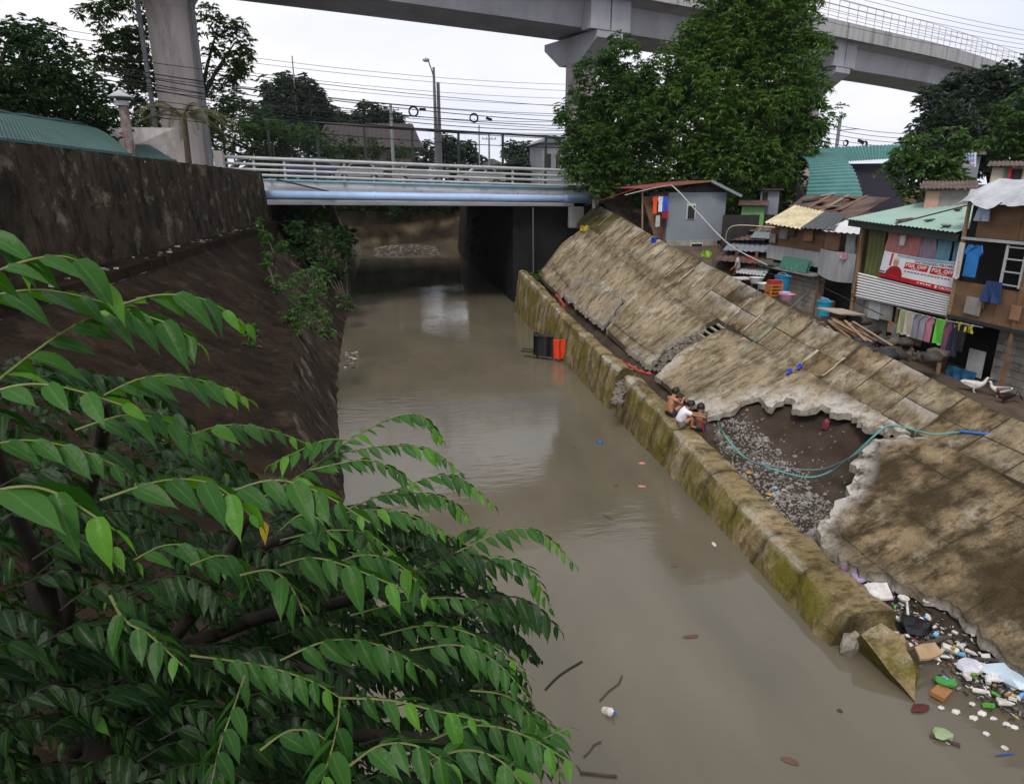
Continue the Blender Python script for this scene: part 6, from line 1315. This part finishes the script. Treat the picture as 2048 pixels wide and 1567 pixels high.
# ------------------------------------------------------------------ rubbish heap between the toe wall and the near slab
def gz(x, y): return max(earth_z(x, y), .0)+.05
def gp_(px, py): return onsurf(px, py, gz)
def sheet(label, px4, z, mt_, th=.04, name='foam_sheet', cat='foam sheet', curl=.05):
    q = [onz(a, b, z+(.12 if i < 2 else 0)) for i, (a, b) in enumerate(px4)]; m = MB()
    f = lambda u, v, o: q[0].lerp(q[1], u).lerp(q[3].lerp(q[2], u), v)+Vector((0, 0, curl*math.sin(u*5+v*2)*.4+o))
    m.grid(lambda u, v: f(u, v, 0), 8, 6); m.grid(lambda u, v: f(u, v, -th), 8, 6)
    for s in (0, 1): m.grid(lambda u, v: f(u, s, -th*v), 8, 1); m.grid(lambda u, v: f(s, u, -th*v), 8, 1)
    return tag(m.build(name, mt_), label, cat)
FW = mat('foam_white', (.7, .69, .67), (.56, .54, .5), 6, .8, stain=(.25, .2, .15), sscale=3, samt=.5); TB = flat('tan_board', (.42, .29, .16), .8)
sheet('big white foam sheet on top of the rubbish beside the toe wall', [(1728, 1168), (1774, 1162), (1787, 1196), (1742, 1192)], .3, FW)
sheet('tan fibreboard sheet lying in the rubbish near the broken wedge', [(1830, 1293), (1870, 1281), (1886, 1306), (1840, 1319)], .3, TB, name='board', cat='board')
tag(MB().bar(onz(1802, 1304, .3), onz(1900, 1272, .34), .07, .03).build('batten', M['bark']), 'dark wooden batten beside the tan fibreboard', 'batten')
tag(MB().bar(onz(1950, 1316, .2), onz(2002, 1321, .2), .05, .03).build('batten', M['bark']), 'brown stick lying at the foot of the near slab', 'stick')
def bag(label, px, py, r, mt_, sq=(1.2, 1, .6), group=None, name='plastic_bag', z=None):
    p = gp_(px, py) if z is None else onz(px, py, z); m = MB(); m.ico(p+Vector((0, 0, r*.3)), r, sq, .22, 2, (0, 0, px)); return tag(m.build(name, mt_, smooth=False), label, 'plastic bag', group)
bag('black plastic bag in the middle of the rubbish heap', 1825, 1258, .24, flat('bag_black', (.008, .008, .009), .25)); bag('lilac plastic bag at the top of the rubbish heap', 1717, 1159, .12, flat('bag_lilac', (.35, .28, .5), .4))
bag('bright green bag floating below the rubbish heap', 1888, 1366, .13, flat('bag_green', (.05, .26, .05), .4), (1.2, .9, .35)); bag('pale green leafy bundle floating past the wedge', 1885, 1470, .11, flat('bag_pale_green', (.3, .4, .2), .5), (1.3, 1, .4), z=.02)
bag('white translucent bag at the lower end of the rubbish', 1938, 1338, .18, flat('bag_clear', (.6, .6, .66), .35)); bag('grey crumpled bag caught in front of the wedge', 1700, 1262, .22, flat('bag_grey', (.4, .38, .38), .5), (1.4, .8, .5))
bag('pale blue wrap at the right edge of the rubbish', 2035, 1365, .26, flat('wrap_blue', (.5, .62, .72), .3), (1.7, .9, .6)); bag('pink bag lying on the rubbish by the foam sheet', 1732, 1178, .08, flat('bag_pink', (.6, .25, .25), .5))
bag('purple rag in the narrow channel above the rubbish', 1688, 1138, .07, flat('rag_purple', (.3, .1, .4), .5)); bag('red netting floating at the tip of the wedge', 1838, 1418, .12, flat('net_red', (.09, .012, .012), .7), (1.3, .7, .12), z=-.01)
tag(MB().box(onz(1882, 1384, .04), (.35, .2, .07), (.05, .1, .5)).build('carton', flat('carton_brown', (.35, .16, .06))), 'brown carton floating under the bright green bag', 'carton')
sp_ = thing('ladle', 'white plastic ladle on top of the rubbish heap', 'ladle', gp_(1808, 1220)); p = gp_(1804, 1212)+Vector((0, 0, .15)); MB().lathe(p, [(.02, -.05), (.09, 0), (.1, .04), (.07, .03), (.01, -.02)], 12).build('bowl', FW, sp_); MB().tube([p+Vector((.03, -.05, 0)), gp_(1814, 1243)+Vector((0, 0, .12))], .022, 6).build('handle', FW, sp_)
bt_ = thing('water_bottle', 'white bottle bobbing in the water at the lower middle', 'bottle', onz(1216, 1422, 0)); p = onz(1216, 1422, .03)
MB().lathe(p, [(.0, -.08), (.06, -.08), (.065, .06), (.03, .11), (.022, .14)], 12, (1.1, .2, .4)).build('body', FW, bt_); MB().lathe(p, [(.025, .135), (.025, .165), (.0, .166)], 10, (1.1, .2, .4)).build('cap', flat('cap_blue', (.05, .15, .5)), bt_)
rg_ = random.Random(33)
pal = {'white': (FW, 'white foam or plastic scrap in the rubbish heap beside the toe wall', 'white scraps in the rubbish heap', 70), 'green': (flat('scrap_green', (.1, .42, .05), .5), 'small green plastic scrap in the rubbish heap', 'green scraps in the rubbish heap', 5), 'yellow': (flat('scrap_yellow', (.5, .34, .03), .5), 'small yellow wrapper in the rubbish heap', 'yellow wrappers in the rubbish heap', 7), 'blue': (flat('scrap_blue', (.15, .4, .65), .5), 'small blue plastic scrap in the rubbish heap', 'blue scraps in the rubbish heap', 6), 'red': (flat('scrap_red', (.4, .05, .05), .5), 'small red wrapper in the rubbish heap', 'red wrappers in the rubbish heap', 6), 'brown': (flat('scrap_brown', (.28, .18, .1), .8), 'small brown board scrap in the rubbish heap', 'brown scraps in the rubbish heap', 10)}
heap = [(1735, 1190), (1960, 1330)]
for cn, (mt_, lb, gr, n_) in pal.items():
    for k in range(n_):
        t = rg_.random()**.9; px = lerp(1735, 2030, t)+rg_.gauss(0, 14); py = lerp(1195, 1390, t)+rg_.gauss(0, 26); p = gp_(px, py)+Vector((0, 0, .04+.06*rg_.random())); sz = rg_.uniform(.022, .062)*(1.25 if cn == 'white' else 1); ty = rg_.random(); ro = (rg_.uniform(-.6, .6), rg_.uniform(-.6, .6), rg_.uniform(0, 3))
        m = MB()
        if ty < .35: m.box(p, (sz*2.2, sz*1.4, sz*.8), ro); nm = 'foam_chunk' if cn == 'white' else 'box_scrap'
        elif ty < .65: m.ico(p, sz, (1.3, 1, .6), .25, 1, ro); nm = 'crumpled_bag'
        elif ty < .85: m.lathe(p, [(.0, -sz), (sz*.55, -sz), (sz*.75, sz), (sz*.7, sz), (sz*.45, -sz*.8)], 9, (1.3, ro[1], ro[2])); nm = 'cup'
        else: m.lathe(p, [(0, -sz*1.5), (sz*.5, -sz*1.5), (sz*.5, sz*.6), (sz*.2, sz*1.1), (sz*.2, sz*1.4)], 9, (1.4, ro[1], ro[2])); nm = 'bottle'
        tag(m.build(nm, mt_), lb, 'rubbish', gr)
lt = MB(); mats_ = [M['bark'], M['stone'], FW, flat('litter_dark', (.03, .025, .02)), flat('litter_grey', (.2, .19, .18))]
for k in range(1500):
    t = rg_.random(); px = lerp(1690, 2040, t)+rg_.gauss(0, 14); py = lerp(1140, 1400, t)+rg_.gauss(0, 26); p = gp_(px, py); lt.mat(rg_.choice((0, 0, 1, 3, 3, 3, 4, 4, 2))); sz = rg_.uniform(.008, .035)
    lt.box(p, (sz*rg_.uniform(1, 4), sz, sz*.6), (rg_.uniform(-.5, .5), rg_.uniform(-.5, .5), rg_.uniform(0, 3)))
tag(lt.build('fine_litter', mats_), 'fine dark litter of twigs and scraps packed between the rubbish', 'litter', kind='stuff')
for k, (px, py, cc, lb) in enumerate(((1628, 890, (.5, .25, .05), ''), (1498, 945, (.55, .25, .05), 'orange wrapper at the edge of the gravel'), (1550, 975, (.2, .45, .6), 'light blue scrap on the gravel of the hollow'), (1540, 988, (.6, .3, .05), 'orange wrapper below the light blue scrap'), (1568, 980, (.45, .3, .3), 'pinkish scrap on the gravel of the hollow'), (1652, 848, (.2, .03, .06), 'dark red bag tucked under the slab edge'))):
    if lb: p = onsurf(px, py, lambda x, y: earth_z(x, y)+.03); tag(MB().ico(p, .07 if k < 5 else .16, (1.3, 1, .5) if k < 5 else (.7, .7, 1.3), .25, 1).build('wrapper' if k < 5 else 'plastic_bag', flat('hol_%d' % k, cc, .5)), lb, 'wrapper' if k < 5 else 'plastic bag')
# pieces afloat on the river
fl = [(1200, 885, .09, (.01, .12, .35), 'blue ball floating in mid river', 'ball', (1, 1, .9)), (1284, 972, .07, (.6, .2, .22), 'red and white wrapper floating near the toe wall', 'wrapper', (1.6, .8, .25)), (1284, 926, .07, (.55, .58, .6), 'pale plastic scrap floating near the toe wall', 'wrapper', (1.5, 1, .3)), (1428, 1088, .06, (.6, .58, .55), 'white wrapper floating close under the toe wall', 'wrapper', (1.6, .7, .3)), (1382, 1272, .07, (.12, .05, .03), 'dead brown leaf floating in the lower river', 'leaf', (2, .7, .1)), (1350, 1130, .06, (.13, .06, .03), 'brown leaf floating right of the foliage tips', 'leaf', (1.4, 1, .1)), (1232, 970, .05, (.08, .06, .03), 'small brown leaf floating near the red wrapper', 'leaf', (1.8, .7, .1)), (1580, 1520, .07, (.13, .06, .04), 'brown leaf floating at the bottom of the view', 'leaf', (.8, 1.8, .1)), (1215, 1033, .06, (.06, .05, .03), 'dark leaf floating above the foliage tip', 'leaf', (2, .6, .1)), (2010, 1508, .05, (.02, .07, .35), 'blue straw floating at the lower right', 'straw', (3, .25, .25)), (1150, 895, .04, (.05, .04, .03), 'tiny dark leaf left of the blue ball', 'leaf', (1.8, .7, .1)), (1680, 1420, .04, (.04, .03, .03), 'tiny dark leaf floating near the wedge tip', 'leaf', (1, 1, .2))]
for px, py, r_, cc, lb, nm, sq in fl:
    tag(MB().ico(onz(px, py, .01), r_, sq, .0 if nm == 'ball' else .15, 2, (0, 0, px*.1)).build(nm, flat('fl_%d' % px, cc, .5), smooth=nm == 'ball'), lb, nm)
for pts, r_, lb in (([(1160, 1544), (1196, 1548), (1234, 1552)], .022, 'thick brown stick floating at the bottom by the foliage'), ([(1200, 1400), (1216, 1382), (1238, 1366), (1244, 1350)], .014, 'crooked dark twig floating above the white bottle'), ([(1168, 1512), (1180, 1500), (1188, 1488), (1202, 1482)], .012, 'bent dark twig floating below the white bottle'), ([(1860, 1470), (1890, 1480), (1920, 1490)], .03, 'dark stick floating under the pale green bundle')):
    tag(MB().tube([onz(a, b, .015) for a, b in pts], r_, 6).build('floating_stick', M['bark']), lb, 'stick')
for k in range(14):
    px, py = rg_.uniform(1880, 2040), rg_.uniform(1390, 1500); tag(MB().ico(onz(px, py, .01), rg_.uniform(.025, .06), (1.3, 1, .5), .25, 1).build('foam_chunk', FW), 'white foam crumb floating off the lower end of the rubbish', 'rubbish', 'foam crumbs afloat below the rubbish')
for k in range(22):
    px = rg_.uniform(688, 716); py = rg_.uniform(700, 735); p = onz(px, py, .03)
    tag(MB().box(p, (rg_.uniform(.06, .2), rg_.uniform(.05, .12), .05), (.2, .2, rg_.random()*3)).build('litter_piece', flat('lit_%d' % (k % 3), ((.55, .5, .48), (.12, .09, .07), (.3, .22, .17))[k % 3])), 'small scrap in the litter at the foot of the left bank', 'rubbish', 'litter at the foot of the left bank')
lp = random.Random(8)
for k in range(40):
    y = lp.uniform(16, 40); x = cC(y)[0]-lp.uniform(.05, .7); tag(MB().box((x, y, zB(y)-.02), (lp.uniform(.05, .2), lp.uniform(.05, .15), .05), (.1, .1, lp.random()*3)).build('litter_piece', flat('led_%d' % (k % 3), ((.5, .5, .5), (.12, .1, .08), (.25, .2, .15))[k % 3])), 'small scrap of litter on the ledge of the left bank', 'rubbish', 'litter on the left ledge')
# ------------------------------------------------------------------ foreground tree: trunk, boughs, twigs and every leaf
def fg_leafmat(name, c1, c2):
    m, t, b = nodes_of(name); N = t.nodes.new; K = t.links.new
    g = N('ShaderNodeNewGeometry'); oi = N('ShaderNodeObjectInfo'); ad = N('ShaderNodeMath'); K(g.outputs['Random Per Island'], ad.inputs[0]); K(oi.outputs['Random'], ad.inputs[1])
    fr = N('ShaderNodeMath'); fr.operation = 'FRACT'; K(ad.outputs[0], fr.inputs[0])
    mx_ = N('ShaderNodeMix'); mx_.data_type = 'RGBA'; mx_.inputs[6].default_value = (*c1, 1); mx_.inputs[7].default_value = (*c2, 1); K(fr.outputs[0], mx_.inputs[0])
    at = N('ShaderNodeAttribute'); at.attribute_name = 'mid'; mr = N('ShaderNodeMapRange'); mr.inputs[1].default_value = .86; mr.inputs[2].default_value = 1; mr.inputs[4].default_value = .3; K(at.outputs['Fac'], mr.inputs[0])
    m2 = N('ShaderNodeMix'); m2.data_type = 'RGBA'; m2.inputs[7].default_value = (.16, .27, .06, 1); K(mr.outputs[0], m2.inputs[0]); K(mx_.outputs[2], m2.inputs[6])
    n = N('ShaderNodeTexNoise'); n.inputs['Scale'].default_value = 60; n.inputs['Detail'].default_value = 3; K(g.outputs['Position'], n.inputs['Vector'])
    bu = N('ShaderNodeBump'); bu.inputs['Strength'].default_value = .25; bu.inputs['Distance'].default_value = .01; K(n.outputs['Fac'], bu.inputs['Height']); K(bu.outputs[0], b.inputs['Normal'])
    K(m2.outputs[2], b.inputs['Base Color']); b.inputs['Roughness'].default_value = .42; b.inputs['Specular IOR Level'].default_value = .2
    tr = N('ShaderNodeBsdfTranslucent'); ms = N('ShaderNodeMixShader'); ms.inputs[0].default_value = .3
    hs = N('ShaderNodeMix'); hs.data_type = 'RGBA'; hs.blend_type = 'MULTIPLY'; hs.inputs[0].default_value = 1; hs.inputs[7].default_value = (1.6, 1.7, .4, 1)
    K(m2.outputs[2], hs.inputs[6]); K(hs.outputs[2], tr.inputs[0]); K(b.outputs[0], ms.inputs[1]); K(tr.outputs[0], ms.inputs[2]); K(ms.outputs[0], t.nodes['Material Output'].inputs[0])
    return m
M['fg'] = fg_leafmat('foreground_leaf', (.02, .08, .013), (.04, .125, .018)); M['fgd'] = fg_leafmat('shaded_foreground_leaf', (.007, .028, .006), (.015, .048, .008)); M['fgy'] = fg_leafmat('young_foreground_leaf', (.055, .18, .018), (.095, .24, .022)); M['fgyel'] = fg_leafmat('yellowed_leaf', (.45, .30, .02), (.4, .25, .02))  # fgd: fill leaves, deep shade of the lower left put into their green
M['twig'] = mat('green_twig', (.14, .17, .04), (.10, .11, .035), 20, .6); M['fgbark'] = mat('slender_bark', (.025, .02, .013), (.014, .011, .008), 10, .8, .3, 40)
# one leaf: base at the origin, tip along +X, blade in XY, veins sunk along the middle
def leaf_shape(curl, fold, asym):
    xs = [0, .08, .22, .40, .58, .74, .87, 1.0]; ws = [.0, .13, .19, .195, .155, .09, .03, 0.0]
    v = []; mid = []
    for x, w_ in zip(xs, ws):
        z = -curl*x*x
        for s in (-1, -.5, 0, .5, 1):
            k = abs(s); v.append((x-.02*k, s*w_*(1+asym*s), z+fold*w_*k*1.0+.012*math.sin(x*22)*k)); mid.append(1-k)
    f = [(i*5+j, i*5+j+1, (i+1)*5+j+1, (i+1)*5+j) for i in range(7) for j in range(4)]
    return np.array(v), f, mid
LS = [leaf_shape(*a) for a in ((.12, .35, .06), (.28, .25, -.06), (.4, .45, .03), (.05, .15, 0))]
def mk_leaf(k, mt):
    v, f, mid = LS[k]; me = bpy.data.meshes.new('leaf'); me.from_pydata([tuple(q) for q in v], [], f); me.polygons.foreach_set('use_smooth', [True]*len(f))
    a = me.attributes.new('mid', 'FLOAT', 'POINT'); a.data.foreach_set('value', mid); me.materials.append(mt); me.update(); return me
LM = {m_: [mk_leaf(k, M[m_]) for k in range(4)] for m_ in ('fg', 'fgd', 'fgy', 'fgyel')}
fgr = random.Random(17)
leaves = []     # (matrix, variant, material, distance, spray index)
twigs = []
def spray(px, d0, d1, n, ll, young=.2, droop=.45, r=.0022, yellow=False):
    ll *= .64; n = None if not yellow else n
    k = len(px); P_ = [atd(a, b, lerp(d0, d1, i/(k-1))) for i, (a, b) in enumerate(px)]
    path = smooth_path([tuple(p) for p in P_], 6); twigs.append((path, r))
    cum = [0]
    for a, b in zip(path, path[1:]): cum.append(cum[-1]+(b-a).length)
    tot = cum[-1]; n = n or max(6, int(tot/(ll*.25)))
    for i in range(n):
        s = (.10+.90*i/(n-1))*tot; j = next((q for q in range(len(cum)-1) if cum[q+1] >= s-1e-9), len(cum)-2)
        f = (s-cum[j])/max(1e-6, cum[j+1]-cum[j]); p = path[j].lerp(path[j+1], f); t = (path[j+1]-path[j]).normalized()
        sd_ = t.cross(Vector((0, 0, 1))); sd_ = sd_.normalized() if sd_.length > .1 else Vector((1, 0, 0)); sg = 1 if i % 2 else -1
        last = i >= n-1
        fr_ = i/(n-1); size = ll*(.72+.45*math.sin(math.pi*min(1, fr_*.9+.15)))*fgr.uniform(.6, 1.05)*(.75 if fr_ > .9 else 1)
        d = (t*(.7 if not last else 1.5)+sd_*sg*(0 if last else .8)+Vector((0, 0, -1.15*droop*fgr.uniform(.6, 1.25)))).normalized()
        up = (Vector((0, 0, 1))*.75+sd_*sg*fgr.uniform(.2, .7)+Vector((fgr.uniform(-.25, .25), fgr.uniform(-.25, .25), 0)))
        yv = up.cross(d).normalized(); zv = d.cross(yv)
        m = Matrix(((d.x*size, yv.x*size, zv.x*size, p.x), (d.y*size, yv.y*size, zv.y*size, p.y), (d.z*size, yv.z*size, zv.z*size, p.z), (0, 0, 0, 1)))
        yg = fgr.random() < young*(2.0 if fr_ > .75 else .2)
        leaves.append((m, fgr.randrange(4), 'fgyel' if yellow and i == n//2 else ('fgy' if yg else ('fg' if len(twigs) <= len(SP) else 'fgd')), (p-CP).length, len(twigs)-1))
SP = [([(-60, 565), (60, 520), (150, 520), (225, 590)], 1.05, 1.1, 10, .125, .3), ([(-40, 790), (60, 710), (150, 650), (240, 610)], 1.15, 1.2, 6, .11, .2), ([(240, 610), (320, 590), (410, 600), (490, 650)], 1.2, 1.25, 12, .12, .55),
      ([(150, 650), (240, 625), (330, 645), (400, 690)], 1.2, 1.15, 9, .125, .3), ([(-60, 600), (60, 580), (150, 590), (260, 620)], 1.15, 1.15, 9, .12, .2), ([(-60, 800), (40, 770), (130, 775), (245, 810)], 1.05, 1.0, 9, .12, .45),
      ([(190, 800), (290, 755), (400, 760), (500, 800)], 1.35, 1.4, 13, .11, .4), ([(150, 860), (250, 830), (330, 840), (400, 880)], 1.3, 1.3, 10, .11, .3), ([(350, 880), (450, 850), (540, 860), (610, 885)], 1.5, 1.5, 11, .1, .3),
      ([(-80, 1010), (20, 975), (110, 985), (230, 1060)], .85, .82, 8, .13, .4), ([(-60, 900), (50, 880), (160, 900), (250, 940)], 1.2, 1.2, 9, .11, .1), ([(200, 1000), (330, 960), (430, 970), (500, 1030)], 1.1, 1.1, 9, .13, .4), ([(420, 1000), (540, 960), (640, 985), (740, 1045)], 1.25, 1.2, 10, .13, .35, ),
      ([(480, 1020), (600, 950), (700, 880), (760, 845)], 1.9, 2.0, 7, .1, .1), ([(760, 845), (810, 828), (850, 838), (885, 880)], 2.0, 2.0, 13, .09, .5), ([(700, 880), (650, 880), (590, 905), (540, 930)], 1.95, 1.9, 9, .1, .2), ([(680, 905), (780, 890), (860, 900), (920, 945)], 1.95, 1.95, 13, .1, .3), ([(620, 940), (720, 920), (780, 935), (830, 970)], 1.8, 1.8, 10, .1, .2),
      ([(690, 1020), (800, 975), (900, 950), (988, 1010)], 1.95, 1.95, 15, .105, .2), ([(760, 990), (830, 985), (900, 1000), (940, 1040)], 1.9, 1.85, 10, .1, .4), ([(600, 1050), (720, 1020), (820, 1030), (905, 1075)], 1.7, 1.7, 13, .105, .25), ([(560, 1080), (660, 1060), (740, 1070), (800, 1120)], 1.6, 1.6, 10, .11, .25),
      ([(780, 1160), (900, 1110), (1010, 1060), (1080, 1065), (1150, 1130)], 1.9, 1.9, 18, .1, .25), ([(930, 1120), (1000, 1115), (1060, 1140), (1100, 1215)], 1.85, 1.8, 13, .1, .3), ([(980, 1055), (940, 1060), (920, 1070)], 1.95, 2.0, 6, .09, .2), ([(620, 1150), (720, 1110), (800, 1130), (860, 1200)], 1.55, 1.5, 11, .11, .25), ([(560, 1130), (620, 1115), (690, 1130), (800, 1175)], 1.35, 1.3, 10, .13, .35),
      ([(700, 1230), (830, 1200), (950, 1200), (1090, 1255)], 1.75, 1.75, 16, .1, .15), ([(760, 1270), (860, 1250), (960, 1275), (1060, 1350)], 1.7, 1.65, 14, .11, .25), ([(560, 1320), (660, 1280), (760, 1290), (850, 1340)], 1.55, 1.5, 11, .12, .3), ([(820, 1300), (920, 1290), (1000, 1330), (1060, 1400)], 1.6, 1.6, 12, .11, .2),
      ([(380, 1310), (520, 1330), (620, 1360), (680, 1395)], 1.5, 1.45, 5, .1, .05), ([(680, 1395), (780, 1400), (870, 1420), (960, 1440)], 1.4, 1.35, 11, .125, .4), ([(680, 1395), (675, 1450), (660, 1510), (640, 1580)], 1.4, 1.35, 10, .12, .25), ([(490, 1350), (465, 1420), (440, 1490), (420, 1580)], 1.45, 1.4, 10, .115, .05), ([(860, 1480), (950, 1450), (1050, 1470), (1150, 1530)], 1.5, 1.45, 12, .12, .25), ([(980, 1580), (1050, 1500), (1100, 1470), (1140, 1455)], 1.55, 1.6, 9, .1, .45), ([(820, 1540), (920, 1500), (1000, 1520), (1060, 1590)], 1.35, 1.3, 10, .125, .3),
      ([(220, 1190), (250, 1240), (300, 1270), (365, 1330)], 1.3, 1.25, 8, .115, .45), ([(480, 1150), (540, 1140), (580, 1170), (610, 1230)], 1.35, 1.3, 9, .115, .45), ([(380, 1130), (440, 1110), (480, 1130), (500, 1180)], 1.5, 1.5, 7, .1, .3), ([(700, 1530), (760, 1490), (830, 1490), (900, 1530)], 1.3, 1.25, 9, .125, .25), ([(520, 1500), (580, 1460), (640, 1470), (690, 1520)], 1.4, 1.4, 9, .12, .15), ([(940, 1380), (1010, 1390), (1060, 1430), (1100, 1500)], 1.65, 1.65, 11, .105, .2), ([(560, 1060), (600, 1030), (640, 1040), (660, 1080)], 1.4, 1.35, 7, .1, .9), ([(1030, 1420), (1080, 1430), (1110, 1480), (1120, 1560)], 1.7, 1.7, 11, .1, .15), ([(-60, 480), (-20, 470), (10, 485), (40, 510)], 1.1, 1.1, 6, .11, .6), ([(250, 1130), (330, 1090), (400, 1100), (470, 1150)], 1.7, 1.7, 9, .11, .1)]
for a in SP: spray(*a)
leaves_yellow = len(leaves); spray([(500, 1040), (530, 1040), (545, 1060)], 1.55, 1.5, 3, .09, 0, .7, .003, True)
# thinner, deeper sprays fill the body of the tree
edge_top = lut([(-100, 560), (0, 640), (250, 720), (450, 860), (560, 960), (700, 960), (850, 1010), (950, 1090), (1060, 1200), (1100, 1300), (1150, 1567)])
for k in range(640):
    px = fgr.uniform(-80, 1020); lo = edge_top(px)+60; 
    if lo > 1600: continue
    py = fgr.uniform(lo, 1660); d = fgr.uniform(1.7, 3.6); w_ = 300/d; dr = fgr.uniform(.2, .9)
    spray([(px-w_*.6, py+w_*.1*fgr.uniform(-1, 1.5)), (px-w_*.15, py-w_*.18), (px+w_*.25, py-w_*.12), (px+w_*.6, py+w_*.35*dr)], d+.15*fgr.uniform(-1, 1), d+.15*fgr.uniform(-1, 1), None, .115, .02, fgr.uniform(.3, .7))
base = Vector((-2.9, 2.3, 1.9)); T1 = atd(170, 1640, 2.6)
ft = thing('foreground_tree', 'leafy green tree filling the lower left foreground, close to the viewer', 'tree', base)
MB().tube(smooth_path([tuple(base), (-2.5, 2.3, 3.2), tuple(T1), tuple(atd(120, 1380, 2.7)), tuple(atd(60, 1150, 2.6))], 5), [.09-.0035*k for k in range(21)], 9).build('trunk', M['fgbark'], ft, smooth=True)
BG = []
for path in ([(150, 1500), (300, 1330), (420, 1180), (500, 1020)], [(150, 1480), (250, 1310), (400, 1305), (560, 1320), (700, 1390)], [(130, 1420), (100, 1200), (20, 1000), (-40, 800)], [(160, 1550), (420, 1500), (700, 1470), (900, 1480)], [(300, 1330), (500, 1240), (700, 1200), (800, 1150)], [(120, 1300), (160, 1050), (200, 900), (210, 800)], [(420, 1180), (520, 1100), (600, 1060), (690, 1020)]):
    p = smooth_path([tuple(atd(a, b, lerp(2.6, 1.7, i/(len(path)-1)))) for i, (a, b) in enumerate(path)], 5); n = len(p); MB().tube(p, [.028-.018*k/n for k in range(n)], 7).build('bough', M['fgbark'], ft, smooth=True)
leaves_idx = sorted(range(len(leaves)), key=lambda i: leaves[i][3]-.9*(leaves[i][4] < len(SP)))
near = set(leaves_idx[:300]); twig_obs = {}
for i, (path, r) in enumerate(twigs):
    n = len(path); twig_obs[i] = MB().tube(path, [r*1.15*(1-.55*k/n) for k in range(n)], 5, True).build('twig', M['twig'] if i < len(SP) else M['fgbark'], ft)
groups = {}
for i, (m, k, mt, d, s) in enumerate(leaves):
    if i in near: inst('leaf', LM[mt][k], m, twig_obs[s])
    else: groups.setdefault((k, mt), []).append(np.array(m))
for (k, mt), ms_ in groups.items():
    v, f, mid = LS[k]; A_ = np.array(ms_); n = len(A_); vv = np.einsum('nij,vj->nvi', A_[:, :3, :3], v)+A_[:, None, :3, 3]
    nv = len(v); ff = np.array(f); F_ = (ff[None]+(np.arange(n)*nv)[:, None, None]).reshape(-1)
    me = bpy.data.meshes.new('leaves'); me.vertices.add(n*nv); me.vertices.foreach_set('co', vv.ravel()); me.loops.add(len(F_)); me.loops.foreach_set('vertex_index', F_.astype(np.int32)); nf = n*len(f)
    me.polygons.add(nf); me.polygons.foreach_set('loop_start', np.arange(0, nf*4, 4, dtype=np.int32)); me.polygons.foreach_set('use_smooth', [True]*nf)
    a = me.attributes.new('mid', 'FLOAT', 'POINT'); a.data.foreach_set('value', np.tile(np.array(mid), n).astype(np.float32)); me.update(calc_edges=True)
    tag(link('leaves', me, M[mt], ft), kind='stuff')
# unseen crown leaves added beside and behind the viewer to block sun and sky
o_ = crown('leaves', [((-2.6, .4, 7.4), .9), ((-3.2, -1.0, 7.6), 1.2), ((-2.4, .9, 6.0), .8), ((-3.6, 1.6, 6.8), 1.0), ((-1.9, -1.2, 6.4), .9), ((-2.6, -.4, 8.6), .9), ((-4.4, .2, 7.6), 1.1)], M['fg'], ft, dens=3, clump=.3, ros=8, nl=7, ll=.11, lw=.022); tag(o_, kind='stuff')
# bare hanging twigs by the water
for pts in ([(1090, 1380), (1120, 1350), (1165, 1322)], [(1050, 1370), (1065, 1420), (1075, 1470)], [(1000, 1480), (1015, 1530), (1010, 1580)]):
    MB().tube(smooth_path([tuple(atd(a, b, 1.75)) for a, b in pts], 5), .0035, 5).build('bare_twig', M['fgbark'], ft)
# ------------------------------------------------------------------ damp air over the whole place
hz = MB().box((0, 60, 21), (420, 340, 44))
ho = hz.build('haze', None); tag(ho, kind='stuff')
hm = bpy.data.materials.new('haze'); hm.use_nodes = True; hn = hm.node_tree; hn.nodes.clear()
ov = hn.nodes.new('ShaderNodeOutputMaterial'); pv = hn.nodes.new('ShaderNodeVolumePrincipled'); pv.inputs['Density'].default_value = .00012; pv.inputs['Color'].default_value = (.86, .9, 1, 1); hn.links.new(pv.outputs[0], ov.inputs['Volume'])
ho.data.materials.clear(); ho.data.materials.append(hm)
